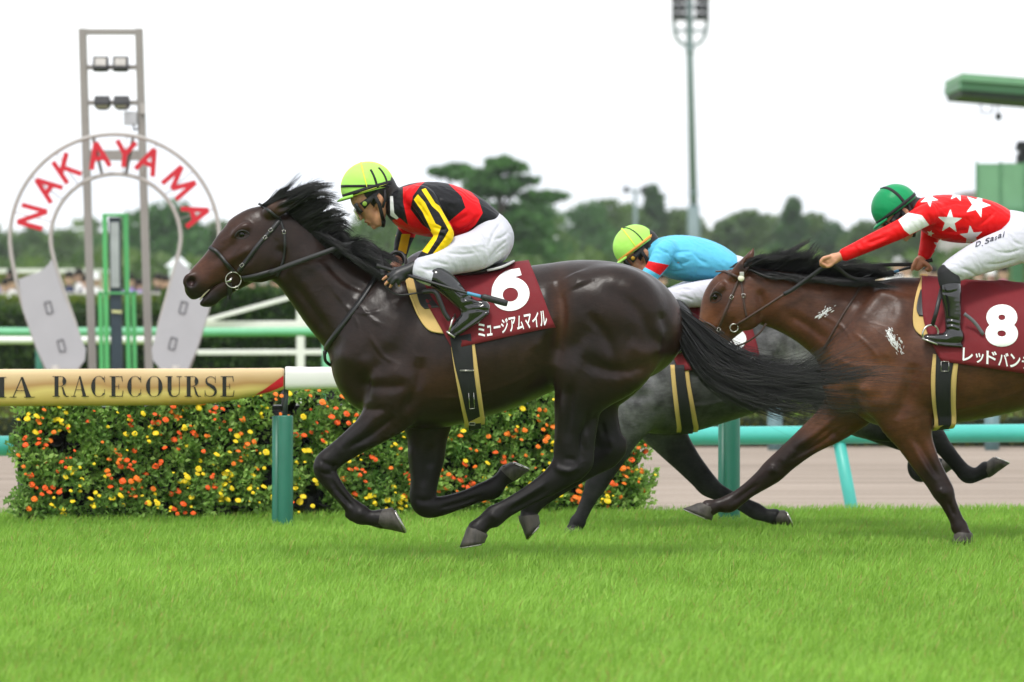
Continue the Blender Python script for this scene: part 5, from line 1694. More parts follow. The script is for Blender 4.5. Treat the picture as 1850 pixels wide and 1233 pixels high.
H1['strokes'] = [
    ([(718, 500), (668, 556), (628, 620)], 20, -.009, 0),
    ([(742, 520), (716, 590), (690, 645)], 20, .012, 0),
    ([(690, 650), (660, 690), (665, 730)], 10, -.010, 0),
    ([(760, 640), (752, 700), (728, 755)], 12, -.016, 0),
    ([(640, 690), (700, 700), (745, 690)], 10, -.008, 0),
    ([(520, 500), (560, 555), (598, 610)], 9, -.009, 0),
    ([(540, 440), (580, 490), (640, 545)], 16, .008, 0),
    ([(458, 446), (430, 462), (402, 482)], 6, .006, 0),
    ([(456, 462), (430, 480), (405, 500)], 7, -.006, 0),
    ([(505, 440), (512, 475), (498, 505)], 8, -.012, 0),
    ([(430, 436), (404, 456), (380, 478)], 7, -.005, 0),
    ([(1002, 500), (1014, 560), (1010, 620), (998, 668)], 13, -.022, 0),
    ([(1038, 492), (1050, 520)], 22, .012, 0),
    ([(1080, 510), (1150, 560), (1190, 640)], 13, -.007, 0),
    ([(1180, 660), (1110, 672), (1050, 650)], 12, -.013, 'near'),
    ([(1075, 600), (1040, 660), (1030, 720)], 18, .010, 0),
    ([(1085, 740), (1060, 780), (1056, 825)], 9, -.010, 'near'),
    ([(1020, 720), (1022, 790), (1015, 825)], 8, .006, 'near'),
    ([(830, 560), (850, 640), (840, 720)], 10, -.004, 0), ([(880, 540), (900, 620), (890, 700)], 10, -.004, 0), ([(920, 540), (940, 610), (930, 680)], 10, -.004, 0),
    ([(770, 720), (850, 715), (930, 690), (985, 660)], 5, .004, 0),
    ([(640, 540), (665, 570), (690, 590)], 3.5, .0035, 0), ([(600, 520), (640, 575), (650, 610)], 3.5, .003, 0),
    ([(665, 600), (690, 640), (720, 660)], 4, .0035, 0), ([(620, 555), (655, 565), (690, 560)], 3.5, .003, 0),
    ([(680, 745), (640, 775), (605, 808)], 7, -.006, 'near'), ([(700, 735), (660, 778), (618, 815)], 6, .004, 'near'),
    ([(597, 865), (618, 895), (636, 915)], 4, -.004, 'near'),
    ([(1000, 872), (955, 902), (915, 925)], 4, -.004, 'near'),
    ([(780, 800), (778, 850)], 7, -.006, 'far'),
    ([(1120, 500), (1165, 530), (1200, 580)], 25, .006, 0),
    ([(640, 735), (668, 742), (700, 738)], 7, -.008, 0), ([(700, 660), (735, 690), (750, 730)], 16, .008, 0), ([(650, 640), (672, 672), (668, 706)], 12, .006, 0),
    ([(585, 470), (622, 508), (668, 528)], 8, -.006, 0), ([(1058, 560), (1100, 620), (1120, 690)], 10, -.007, 0), ([(1130, 620), (1165, 640), (1200, 625)], 14, .008, 0),
    ([(1045, 700), (1040, 745), (1036, 790)], 8, .007, 'near'), ([(1062, 740), (1058, 790)], 6, -.008, 'near'), ([(1010, 845), (1030, 850), (1050, 842)], 6, .006, 'near'), ([(1018, 828), (1040, 832)], 5, -.006, 'near'),
    ([(588, 826), (580, 842), (586, 860)], 6, .006, 'near'), ([(604, 838), (600, 856)], 5, -.006, 'near'), ([(648, 922), (656, 934)], 6, .005, 'near'), ([(884, 928), (898, 938)], 6, .005, 'near'),
    ([(880, 560), (930, 575), (985, 560)], 12, -.005, 0), ([(960, 640), (985, 600), (995, 560)], 10, .006, 0), ([(1190, 560), (1205, 600), (1200, 640)], 8, -.006, 0),
    ([(395, 440), (420, 425), (424, 408)], 4, .003, 0),
    ([(716, 748), (672, 785), (622, 812)], 6, -.009, 'near'), ([(690, 738), (650, 772), (612, 806)], 8, .007, 'near'), ([(730, 770), (690, 795), (640, 812)], 6, .006, 'near'),
    ([(575, 830), (590, 838), (606, 846)], 4, -.006, 'near'), ([(574, 850), (588, 856), (604, 858)], 4, -.005, 'near'), ([(602, 878), (622, 902), (640, 918)], 4.5, -.007, 'near'), ([(592, 872), (612, 898), (630, 918)], 4.5, .005, 'near'),
    ([(742, 800), (750, 850), (752, 890)], 6, .006, 0), ([(770, 800), (768, 850), (764, 885)], 6, -.007, 0), ([(750, 900), (766, 906), (782, 902)], 5, -.005, 0), ([(790, 920), (835, 908), (872, 896)], 4.5, -.006, 0),
    ([(1018, 700), (1014, 760), (1010, 812)], 7, .007, 'near'), ([(1034, 690), (1030, 750), (1024, 805)], 6, -.008, 'near'), ([(1052, 770), (1050, 815), (1052, 838)], 5, -.008, 'near'), ([(1060, 770), (1060, 815)], 4, .006, 'near'),
    ([(1000, 838), (1016, 852), (1040, 850)], 6, .006, 'near'), ([(990, 872), (950, 896), (912, 918)], 4, .005, 'near'), ([(1000, 882), (960, 905), (918, 928)], 4.5, -.007, 'near'), ([(1100, 790), (1108, 812), (1092, 826)], 6, .006, 0), ([(1085, 760), (1094, 790)], 6, -.007, 0), ([(400, 470), (420, 462), (440, 440)], 4, .003, 0),
]
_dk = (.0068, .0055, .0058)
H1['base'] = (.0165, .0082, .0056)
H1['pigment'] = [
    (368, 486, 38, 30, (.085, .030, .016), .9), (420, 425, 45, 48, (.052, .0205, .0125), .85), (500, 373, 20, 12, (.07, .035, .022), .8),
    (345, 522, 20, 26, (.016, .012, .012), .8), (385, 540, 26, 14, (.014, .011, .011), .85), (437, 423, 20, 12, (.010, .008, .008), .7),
    (346, 510, 9, 11, (.006, .004, .004), 1.0), (345, 512, 4, 5, (.08, .02, .02), .5), (1012, 565, 15, 52, (.095, .036, .017), .8), (800, 690, 65, 36, (.048, .020, .012), .7), (1165, 662, 52, 28, (.060, .030, .021), .7), (1060, 640, 60, 50, (.011, .007, .0062), .7), (1040, 740, 50, 50, (.008, .006, .006), .8),  # first spot: dark nostril skin that also paints in the hollow's shade
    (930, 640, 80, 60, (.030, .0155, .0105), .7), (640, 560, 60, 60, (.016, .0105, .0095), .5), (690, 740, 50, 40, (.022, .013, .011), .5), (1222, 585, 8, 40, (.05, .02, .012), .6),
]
H1['pigment_lines'] = [
    ([(640, 800), (588, 842), (640, 920), (700, 940)], 38, _dk, .9), ([(770, 850), (766, 910), (890, 884), (920, 855)], 38, _dk, .9),
    ([(1040, 790), (1030, 840), (900, 930), (850, 965)], 42, _dk, .9), ([(1095, 790), (1100, 820), (960, 915), (955, 950)], 38, _dk, .9),
    ([(510, 372), (560, 408), (600, 448), (660, 478)], 9, (.008, .007, .007), .8),
]

def build_horse1():
    root = empty('racehorse', P(800, 1016, D1), 'dark bay racehorse with number 6 cloth galloping in the lead', 'horse', 'galloping racehorses')
    me, v, f = horse_body(H1)
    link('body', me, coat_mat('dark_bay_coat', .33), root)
    S = Surf(v, f, D1)
    eyeball(root, S, 437, 424, 0.020, D1, M['eye'])
    # eyelids
    mb = MB()
    p, n = S.path([(424, 428), (429, 420), (437, 416.5), (446, 418.5), (451, 424)], .001, 4)
    mb.tube(p, [.002] + [.0042] * (len(p) - 2) + [.002], 6)
    mb.build('eyelid', plain('eyelid_skin', (.009, .0075, .0075), .45), root, True)
    mb = MB()
    p, n = S.path([(426, 428.5), (434, 431.5), (443, 430.5), (450, 425)], .0, 4)
    mb.tube(p, [.001] + [.0025] * (len(p) - 2) + [.001], 6)
    mb.build('eyelid', bpy.data.materials['eyelid_skin'], root, True)
    # gum and teeth in the open mouth
    MB().tube([P(379, 522, D1 - .022), P(369, 532, D1 - .022), P(361, 542, D1 - .018)], [.003, .0045, .003], 8, flat=1.5).build('gum', M['gum'], root, True)
    hoof(root, D1, -.15, (688, 954), (690, 921), (733, 964), (709, 917), .055, M)
    hoof(root, D1, .15, (931, 869), (904, 845), (957, 850), (922, 835), .055, M)
    hoof(root, D1, -.15, (844, 953), (881, 967), (830, 989), (876, 981), .058, M)
    hoof(root, D1, .15, (937, 937), (973, 931), (951, 975), (976, 946), .055, M)
    # mane and forelock
    gd = [[(474, 367, -.01), (500, 352, -.02), (524, 343, -.03), (546, 320, -.03)], [(492, 368, -.02), (520, 354, -.03), (548, 342, -.04), (578, 326, -.03)],
          [(508, 371, -.03), (535, 356, -.05), (560, 342, -.05), (596, 338, -.03)], [(522, 383, -.05), (552, 364, -.06), (578, 350, -.06), (610, 352, -.04)],
          [(540, 399, -.06), (570, 380, -.07), (594, 366, -.07), (622, 372, -.04)], [(560, 416, -.07), (590, 398, -.08), (610, 388, -.07), (630, 396, -.04)],
          [(580, 435, -.08), (604, 418, -.08), (620, 412, -.07), (634, 424, -.05)], [(598, 452, -.085), (616, 438, -.09), (630, 436, -.07), (642, 448, -.05)],
          [(615, 466, -.09), (630, 454, -.09), (644, 452, -.08), (660, 464, -.05)]]
    m1 = hair([[(g[0][0] - 3, g[0][1] + 4, g[0][2])] + g[1:] for g in gd], 4200, .0016, D1, .022, 3.8, 3, yroot=.016, wave=3.0, seg=10, S=S, pull=1.0, lock=75)
    link('mane', m1, M['hair_black'], root)
    gd = [[(560, 415, -.1), (590, 428, -.12), (612, 440, -.12), (630, 458, -.12)], [(590, 440, -.12), (615, 455, -.14), (640, 470, -.14), (662, 492, -.14)],
          [(612, 455, -.12), (640, 470, -.145), (670, 486, -.15), (692, 512, -.16)], [(640, 460, -.10), (668, 466, -.13), (695, 480, -.15), (716, 500, -.16)],
          [(660, 462, -.07), (690, 460, -.1), (715, 470, -.13), (740, 486, -.15)], [(640, 458, -.03), (668, 452, -.05), (690, 450, -.07), (715, 462, -.08)]]
    m2 = hair(gd, 2000, .0018, D1, .015, 3.4, 5, S=S, lock=60)
    link('mane', m2, M['hair_black'], root)
    # hair heaped over the withers
    gd = [[(600, 446, -.09), (628, 440, -.11), (655, 440, -.12), (685, 452, -.13)], [(612, 458, -.10), (642, 455, -.13), (672, 460, -.15), (706, 478, -.16)],
          [(625, 468, -.12), (652, 472, -.145), (682, 482, -.16), (712, 502, -.18)], [(640, 476, -.13), (664, 486, -.155), (690, 500, -.17), (712, 520, -.19)]]
    link('mane', hair(gd, 1500, .0019, D1, .012, 4, 15, S=S, lock=50, wave=3), M['hair_black'], root)
    # tail
    gd = [[(1206, 540, 0), (1238, 566, 0), (1290, 610, -.02), (1350, 652, -.04), (1430, 672, -.05), (1510, 660, -.06), (1590, 672, -.06)],
          [(1208, 546, 0), (1240, 580, 0), (1290, 634, -.02), (1350, 672, -.04), (1430, 694, -.05), (1520, 700, -.06), (1612, 698, -.06)],
          [(1210, 554, 0), (1240, 596, 0), (1285, 655, -.02), (1345, 692, -.04), (1425, 710, -.05), (1510, 716, -.06), (1595, 712, -.06)],
          [(1212, 562, 0), (1236, 612, 0), (1280, 672, -.02), (1340, 708, -.04), (1410, 724, -.05), (1480, 732, -.06), (1560, 732, -.05)],
          [(1213, 570, 0), (1232, 630, 0), (1270, 688, -.02), (1325, 720, -.04), (1390, 736, -.05), (1450, 739, -.05), (1520, 736, -.05)]]
    link('tail', hair(gd, 2300, .0019, D1, .04, 15, 9, yroot=.025, seg=13, wave=8, tip=.08, lock=36, pull=.9), M['hair_black'], root)
    gd = [[(1300, 640, -.02), (1380, 680, -.04), (1450, 650, -.06), (1500, 610, -.08), (1540, 565, -.08)], [(1310, 660, -.02), (1400, 690, -.04), (1470, 660, -.06), (1530, 630, -.08), (1590, 600, -.08)],
          [(1330, 680, -.02), (1430, 690, -.04), (1510, 660, -.06), (1570, 640, -.08), (1640, 640, -.08)], [(1340, 690, -.02), (1440, 700, -.04), (1530, 690, -.06), (1600, 684, -.08), (1680, 700, -.08)]]
    link('tail_wisp', hair(gd, 190, .0014, D1, .02, 9, 12, seg=9, tip=.2, lock=12, wave=4), M['hair_black'], root)
    mb = MB(); mb.tube([P(1185, 533, D1), P(1208, 546, D1), P(1228, 575, D1), P(1246, 612, D1)], [.045, .036, .028, .012], 12)
    mb.build('tail_dock', M['hair_black'], root, True)
    return root, S
h1_root, h1_S = build_horse1()
# ------------------------------------------------------------------ bay horse with number 8
D3 = 24.67
H3 = dict(d=D3, lo=(1215, 430), hi=(2180, 1000))
H3['lofts'] = [
    ([(1545, 690, 0, 70, .15, 0), (1580, 648, 0, 118, .215, -.25), (1620, 639, 0, 135, .245, -.38), (1665, 637, 0, 134, .275, -.32), (1710, 638, 0, 128, .295, -.2),
      (1770, 636, 0, 120, .295, -.1), (1830, 630, 0, 112, .28, 0), (1880, 622, 0, 106, .27, .05), (1930, 615, 0, 106, .275, .1), (1975, 614, 0, 104, .275, .1),
      (2015, 618, 0, 92, .25, .0), (2044, 626, 0, 70, .19, 0), (2060, 632, 0, 42, .12, 0)], .03),
    # neck, carried low
    ([(1590, 625, 0, 112, .19, -.3), (1545, 592, 0, 92, .155, -.3), (1500, 568, 0, 78, .125, -.25), (1455, 551, 0, 66, .105, -.2), (1415, 540, 0, 58, .092, -.15),
      (1380, 534, 0, 53, .084, 0), (1350, 530, 0, 46, .078, 0)], .03),
    # head, nose down
    ([(1345, 524, 0, 42, .07, 0), (1332, 534, 0, 52, .084, -.1), (1318, 552, 0, 52, .086, -.12), (1306, 572, 0, 45, .074, -.1), (1294, 592, 0, 35, .058, 0), (1283, 610, 0, 28, .049, .1),
      (1275, 625, 0, 24, .05, .05), (1270, 634, 0, 18, .045, 0)], .02),
    ([(1284, 614, 0, 18, .045), (1272, 634, 0, 17, .043), (1274, 643, 0, 11, .034)], .014),
    ([(1338, 566, 0, 26, .05), (1318, 598, 0, 15, .036), (1306, 614, 0, 12, .03), (1298, 628, 0, 12, .032), (1293, 634, 0, 9, .026)], .012),
    # fore stretched forward
    ([(1580, 670, .15, 58, .10), (1545, 720, .16, 50, .085), (1510, 760, .15, 36, .062), (1460, 797, .15, 25, .047), (1420, 830, .15, 21, .042), (1396, 852, .15, 20.5, .042),
      (1378, 867, .15, 17, .038), (1352, 886, .15, 13.5, .029), (1332, 901, .15, 14, .028), (1316, 911, .15, 15.5, .032), (1297, 914, .15, 11.5, .029), (1280, 919, .15, 15, .04)], .02),
    # fore on the ground
    ([(1620, 690, -.15, 60, .10), (1636, 750, -.16, 50, .085), (1652, 795, -.15, 32, .06), (1672, 835, -.15, 24, .048), (1692, 868, -.15, 20, .043), (1704, 889, -.15, 19, .042),
      (1713, 908, -.15, 14, .032), (1727, 938, -.15, 12, .026), (1733, 952, -.15, 14.5, .031), (1738, 962, -.15, 13, .031), (1741, 970, -.15, 15, .042)], .02),
    # hind legs, gathered under beyond the frame edge
    ([(2010, 620, -.13, 76, .13), (1985, 670, -.15, 74, .125), (1952, 715, -.155, 56, .105), (1940, 755, -.155, 40, .08), (1950, 800, -.15, 32, .06), (1966, 836, -.15, 29, .05),
      (1972, 858, -.15, 27, .046), (1955, 882, -.15, 20, .036), (1925, 914, -.15, 15, .028), (1902, 938, -.15, 16.5, .033), (1886, 950, -.15, 13.5, .031), (1876, 961, -.15, 15, .042)], .022),
    ([(2010, 620, .13, 76, .13), (1995, 680, .15, 70, .12), (1985, 730, .15, 50, .1), (1995, 770, .15, 36, .07), (2015, 800, .15, 28, .052), (2036, 830, .15, 24, .045),
      (2050, 850, .15, 22, .04), (2060, 880, .15, 15, .03), (2072, 915, .15, 14, .028), (2080, 930, .15, 16, .033), (2092, 938, .15, 13.5, .03), (2104, 946, .15, 15, .042)], .022),
]
H3['pairs'] = [
    ([(1326, 502, -.05, 12, .03), (1337, 490, -.062, 13, .03), (1348, 475, -.066, 10.5, .025), (1356, 462, -.064, 7, .016), (1361.5, 449, -.06, 2, .006)], .012),
    ([(1617, 550, -.12, 38, .05), (1587, 610, -.165, 46, .06), (1552, 670, -.16, 42, .06)], .09),
    ([(1304, 517, -.066, 8.5, .02), (1295, 525, -.068, 7.5, .018), (1289, 536, -.062, 5.5, .014)], .014),
]
H3['ells'] = [
    (1345, 562, -.055, 36, .042, 36, 0, .03),
    (1990, 590, -.15, 72, .12, 68, .2, .06), (2030, 632, -.11, 50, .12, 58, 0, .05), (1918, 680, -.16, 36, .085, 46, .3, .05),
    (1590, 705, -.18, 44, .085, 50, .5, .05),
    (1268, 624, -.034, 14, .018, 14, 0, .012),
    (1740, 650, -.12, 110, .15, 74, 0, .08),
    (1528, 690, -.07, 34, .11, 56, -.3, .05),
]
H3['cut_ells'] = [(1266, 626, -.056, 7.5, .018, 9.5, -.3, .006), (1293, 536, -.085, 9, .012, 6.5, -.5, .01), (1350, 476, -.085, 5, .013, 12, -.4, .008)]
H3['cuts'] = [([(1300, 602, s * .06, 2.0, .03), (1292, 616, s * .05, 2.2, .03), (1283, 632, s * .03, 2.4, .03), (1276, 648, s * .02, 2.6, .03)], .006) for s in (-1, 1)]
H3['strokes'] = [
    ([(1620, 530), (1570, 580), (1520, 640)], 19, -.008, 0), ([(1640, 545), (1612, 610), (1586, 665)], 19, .012, 0), ([(1575, 665), (1550, 705), (1560, 745)], 10, -.010, 0),
    ([(1650, 650), (1640, 710), (1615, 765)], 12, -.014, 0), ([(1420, 566), (1460, 590), (1500, 620)], 9, -.009, 0), ([(1420, 510), (1480, 540), (1560, 560)], 15, .007, 0),
    ([(1318, 556), (1304, 576), (1290, 596)], 6, .006, 0), ([(1328, 572), (1316, 592), (1304, 608)], 6, -.006, 0), ([(1368, 520), (1378, 555), (1372, 588)], 8, -.012, 0),
    ([(1880, 530), (1892, 590), (1886, 640), (1874, 690)], 13, -.02, 0), ([(1960, 540), (2030, 590), (2066, 660)], 13, -.007, 0),
    ([(1500, 640), (1540, 660), (1580, 660)], 4, .0035, 0), ([(1510, 700), (1545, 715), (1600, 720)], 9, -.008, 0),
    ([(1520, 755), (1470, 795), (1425, 828)], 7, -.006, 'far'), ([(1660, 790), (1680, 830), (1700, 870)], 6, -.005, 'near'),
    ([(1530, 740), (1480, 780), (1430, 815)], 6, .007, 0), ([(1540, 760), (1490, 796), (1436, 828)], 5, -.008, 0), ([(1392, 842), (1402, 858)], 5, .006, 0), ([(1372, 872), (1344, 893), (1322, 908)], 4, -.006, 0), ([(1640, 790), (1662, 830), (1686, 866)], 6, .007, 0), ([(1652, 790), (1676, 832), (1698, 868)], 5, -.008, 0), ([(1712, 905), (1726, 935)], 4, -.006, 0), ([(1694, 884), (1706, 896)], 5, .006, 0),
    ([(1545, 690), (1575, 720), (1620, 730)], 14, .008, 0), ([(1490, 775), (1520, 790), (1550, 775)], 7, -.007, 0), ([(1400, 842), (1390, 858)], 6, .006, 0), ([(1700, 880), (1708, 896)], 6, .006, 0), ([(1440, 812), (1410, 838)], 6, .005, 0),
    ([(1730, 580), (1750, 650), (1740, 720)], 10, -.004, 0), ([(1790, 570), (1810, 640), (1800, 710)], 10, -.004, 0),
    ([(1660, 745), (1750, 735), (1850, 705)], 5, .004, 0), ([(1540, 600), (1570, 625), (1590, 650)], 3.5, .003, 0), ([(1470, 560), (1520, 590), (1540, 620)], 3.5, .003, 0),
]
H3['base'] = (.085, .0310, .0150)
H3['pigment'] = [
    (1275, 575, 30, 40, (.165, .062, .027), .85), (1345, 560, 45, 40, (.085, .034, .017), .75), (1272, 636, 22, 22, (.012, .010, .010), .85), (1292, 536, 20, 20, (.016, .011, .010), .7),
    (1560, 690, 70, 60, (.16, .060, .026), .75), (1500, 760, 55, 40, (.125, .048, .022), .75), (1560, 560, 110, 40, (.048, .0230, .0165), .6), (1780, 700, 120, 50, (.085, .033, .016), .65),
    (1352, 470, 14, 20, (.05, .022, .013), .6), (1900, 620, 40, 50, (.07, .03, .015), .5), (1660, 740, 60, 40, (.085, .033, .016), .6),
]
_dk3 = (.007, .0058, .0060)
H3['pigment_lines'] = [
    ([(1440, 815), (1396, 852), (1316, 911), (1260, 925)], 34, _dk3, .92), ([(1690, 862), (1704, 889), (1733, 952), (1742, 975)], 36, _dk3, .92),
    ([(1966, 836), (1972, 858), (1902, 938), (1876, 961)], 34, _dk3, .92), ([(2036, 830), (2050, 850), (2080, 930), (2104, 946)], 34, _dk3, .92),
    ([(1340, 484), (1420, 490), (1530, 503), (1650, 506)], 8, (.008, .007, .007), .8),
]

def build_horse3():
    root = empty('racehorse', P(1740, 974, D3), 'bay racehorse with number 8 cloth at the right edge, white lather on shoulder', 'horse', 'galloping racehorses')
    me, v, f = horse_body(H3)
    link('body', me, coat_mat('bay_coat', .35), root)
    S = Surf(v, f, D3)
    eyeball(root, S, 1292, 537, 0.017, D3, M['eye'])
    mb = MB()
    p, n = S.path([(1284, 546), (1285, 535), (1292, 528), (1301, 531), (1304, 536)], .001, 4); mb.tube(p, [.002] + [.004] * (len(p) - 2) + [.002], 6)
    mb.build('eyelid', plain('bay_eyelid', (.012, .009, .008), .45), root, True)
    mb = MB()
    p, n = S.path([(1285, 546.5), (1293, 547), (1300, 543), (1304, 537)], .0, 4); mb.tube(p, [.001] + [.0025] * (len(p) - 2) + [.001], 6)
    mb.build('eyelid', bpy.data.materials['bay_eyelid'], root, True)
    hoof(root, D3, .15, (1262, 909), (1292, 921), (1234, 919), (1286, 941), .055, M)
    hoof(root, D3, -.15, (1725, 963), (1757, 965), (1719, 981), (1757, 980), .055, M)
    hoof(root, D3, -.15, (1862, 954), (1890, 966), (1848, 978), (1890, 980), .055, M)
    hoof(root, D3, .15, (2096, 958), (2112, 938), (2124, 966), (2128, 944), .055, M)
    gd = [[(1318, 484, 0), (1335, 478, -.02), (1350, 484, -.04), (1366, 488, -.05)], [(1340, 482, -.01), (1370, 468, -.03), (1395, 466, -.04), (1420, 470, -.04)],
          [(1362, 484, -.03), (1395, 466, -.05), (1425, 460, -.05), (1450, 446, -.04)], [(1395, 490, -.05), (1430, 470, -.06), (1455, 462, -.06), (1478, 440, -.04)],
          [(1425, 493, -.06), (1450, 474, -.07), (1466, 466, -.07), (1484, 456, -.04)], [(1455, 496, -.06), (1476, 480, -.07), (1500, 474, -.06), (1530, 470, -.05)],
          [(1490, 500, -.06), (1510, 484, -.07), (1536, 476, -.07), (1570, 474, -.05)], [(1525, 504, -.06), (1550, 488, -.07), (1575, 482, -.07), (1600, 488, -.05)],
          [(1560, 506, -.06), (1590, 498, -.07), (1620, 500, -.06), (1655, 505, -.05)]]
    link('mane', hair(gd, 3200, .0016, D3, .02, 4, 23, yroot=.016, wave=3, seg=10, S=S, pull=1.0, lock=75), M['hair_black'], root)
    gd = [[(1350, 486, -.08), (1375, 496, -.1), (1395, 500, -.1), (1415, 500, -.1)], [(1400, 492, -.08), (1430, 502, -.11), (1460, 505, -.12), (1490, 506, -.12)],
          [(1480, 497, -.08), (1510, 508, -.11), (1540, 512, -.12), (1575, 514, -.12)], [(1550, 503, -.08), (1580, 510, -.11), (1610, 512, -.12), (1650, 508, -.12)]]
    link('mane', hair(gd, 1100, .002, D3, .012, 3, 29, yroot=.01, S=S, lock=60), M['hair_black'], root)
    gd = [[(2052, 576, 0), (2085, 600, 0), (2125, 660, 0), (2180, 720, 0), (2240, 750, 0)], [(2056, 590, 0), (2078, 640, 0), (2110, 700, 0), (2150, 750, 0), (2200, 790, 0)]]
    link('tail', hair(gd, 700, .003, D3, .03, 7, 31, yroot=.025), M['hair_black'], root)
    MB().tube([P(2030, 566, D3), P(2058, 584, D3), P(2074, 618, D3)], [.045, .034, .015], 12).build('tail_dock', M['hair_black'], root, True)
    # lather: small flecks raised on the coat
    rg = np.random.default_rng(4)
    mb = MB()
    for path, n, sp in (([(1603, 596), (1611, 612), (1619, 626), (1629, 642)], 150, 2.6), ([(1472, 575), (1486, 568), (1505, 556)], 60, 2.4), ([(1621, 606), (1627, 616), (1633, 628)], 14, 1.2)):
        q = spline(path, 10); dq = np.gradient(q, axis=0)
        for i in range(n):
            j = min(len(q) - 1, int(abs(rg.normal(.45, .25)) * len(q)))
            c = q[j] + rg.normal(0, sp, 2) * np.array([1.2, 1.0])
            e = dq[j] / np.linalg.norm(dq[j]) * rg.uniform(1, 3.4) + rg.normal(0, .8, 2)
            h, nn = S.hit(*c, .0008); h2, _ = S.hit(*(c + e), .0008); h1, _ = S.hit(*(c - e), .0008)
            if h is None or h1 is None or h2 is None: continue
            r = rg.uniform(.0012, .0032)
            mb.tube([h1, h, h2], [r * .2, r, r * .2], 5, flat=.6)
    mb.build('lather', plain('white_lather', (.75, .75, .76), .6), root, True)['kind'] = 'stuff'
    return root, S
h3_root, h3_S = build_horse3()
# ------------------------------------------------------------------ dark grey horse between the two, nearest the rail
D2 = 25.8
def _sh(st, dx, dy, k):
    """Carry the lead horse's body stations to another place and scale."""
    return [((r[0] - 745) * k + 745 + dx, (r[1] - 628) * k + 628 + dy, *r[2:3], r[3] * k, *r[4:]) for r in st]
_k2 = 330.0 / 370.0
_dx2, _dy2 = 440, 26
H2 = dict(d=D2, lo=(780, 440), hi=(1850, 980))
H2['lofts'] = [(_sh(H1['lofts'][0][0], _dx2, _dy2, _k2), .03),
    # neck and head stretched low behind the leading horse
    ([(1145, 640, 0, 104, .19, -.3), (1100, 610, 0, 86, .155, -.3), (1060, 590, 0, 74, .125, -.25), (1015, 574, 0, 64, .105, -.2), (975, 563, 0, 57, .092, -.15), (940, 556, 0, 50, .084, 0), (915, 553, 0, 44, .078, 0)], .03),
    ([(918, 552, 0, 40, .07, 0), (900, 566, 0, 48, .084, -.1), (884, 584, 0, 48, .086, -.12), (868, 604, 0, 42, .074, -.1), (852, 622, 0, 33, .058, 0), (838, 638, 0, 26, .049, .1), (826, 650, 0, 22, .05, .05), (820, 657, 0, 17, .045, 0)], .02),
    ([(836, 640, 0, 16, .045), (823, 656, 0, 15, .043), (823, 664, 0, 10, .034)], .014),
    ([(890, 604, 0, 22, .05), (868, 634, 0, 13, .036), (852, 650, 0, 10, .03), (842, 662, 0, 10, .032)], .012),
    # fore on the ground
    ([(1160, 700, -.15, 54, .10), (1140, 750, -.16, 44, .085), (1122, 790, -.15, 30, .06), (1104, 826, -.15, 24, .048), (1088, 856, -.15, 20, .043), (1076, 878, -.15, 18.5, .042),
      (1066, 898, -.15, 14, .032), (1051, 930, -.15, 11.5, .026), (1044, 943, -.15, 14, .031), (1039, 952, -.15, 12.5, .031), (1036, 960, -.15, 14, .042)], .02),
    # fore folding back
    ([(1175, 700, .15, 54, .10), (1188, 756, .16, 44, .085), (1212, 796, .15, 32, .062), (1240, 832, .15, 24, .047), (1266, 862, .15, 20, .041), (1280, 878, .15, 19, .041),
      (1298, 890, .15, 15, .033), (1335, 908, .15, 12.5, .027), (1366, 924, .15, 14.5, .031), (1382, 931, .15, 11.5, .029), (1400, 934, .15, 14, .038)], .02),
    # hind legs
    ([(1525, 610, -.13, 72, .13), (1510, 665, -.15, 68, .125), (1520, 715, -.155, 52, .105), (1552, 752, -.155, 36, .08), (1600, 770, -.15, 27, .055), (1650, 774, -.15, 24, .046),
      (1682, 784, -.15, 21, .042), (1704, 808, -.15, 15, .03), (1732, 842, -.15, 13, .027), (1749, 858, -.15, 15, .032), (1766, 857, -.15, 12, .029), (1782, 848, -.15, 14, .038)], .022),
    ([(1525, 610, .13, 72, .13), (1512, 670, .15, 64, .12), (1530, 725, .15, 46, .1), (1570, 760, .15, 32, .065), (1620, 785, .15, 25, .05), (1652, 800, .15, 22, .044),
      (1660, 822, .15, 18, .036), (1656, 846, .15, 16, .031), (1664, 856, .15, 15, .031), (1682, 850, .15, 12, .029), (1698, 842, .15, 14, .038)], .022)]
H2['pairs'] = [([(905, 524, -.055, 10, .028), (922, 512, -.062, 10, .026), (940, 506, -.062, 7, .018), (956, 502, -.06, 2, .006)], .012),
    (_sh([(722, 530, -.12, 40, .05), (692, 590, -.165, 50, .06), (662, 655, -.16, 44, .06)], _dx2, _dy2, _k2), .09)]
H2['ells'] = [((q[0] - 745) * _k2 + 745 + _dx2, (q[1] - 628) * _k2 + 628 + _dy2, q[2], q[3] * _k2, q[4], q[5] * _k2, q[6], q[7]) for q in H1['ells'][1:5] + H1['ells'][6:]] + [(905, 600, -.055, 32, .042, 32, 0, .03)]
H2['strokes'] = [([((x - 745) * _k2 + 745 + _dx2, (y - 628) * _k2 + 628 + _dy2) for x, y in q[0]], q[1] * _k2, q[2], q[3]) for q in H1['strokes'] if min(a[0] for a in q[0]) > 625 and max(a[1] for a in q[0]) < 735]
H2['base'] = (.068, .068, .071)
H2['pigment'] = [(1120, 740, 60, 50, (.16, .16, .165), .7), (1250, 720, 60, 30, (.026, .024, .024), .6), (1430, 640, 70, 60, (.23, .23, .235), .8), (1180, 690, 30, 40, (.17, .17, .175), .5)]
_dk2 = (.008, .0078, .008)
H2['pigment_lines'] = [([(1104, 826), (1076, 878), (1036, 960)], 34, _dk2, .85), ([(1240, 832), (1280, 878), (1400, 934)], 34, _dk2, .85), ([(1620, 770), (1690, 790), (1750, 860), (1790, 845)], 34, _dk2, .9), ([(1620, 785), (1656, 846), (1700, 842)], 30, _dk2, .9)]

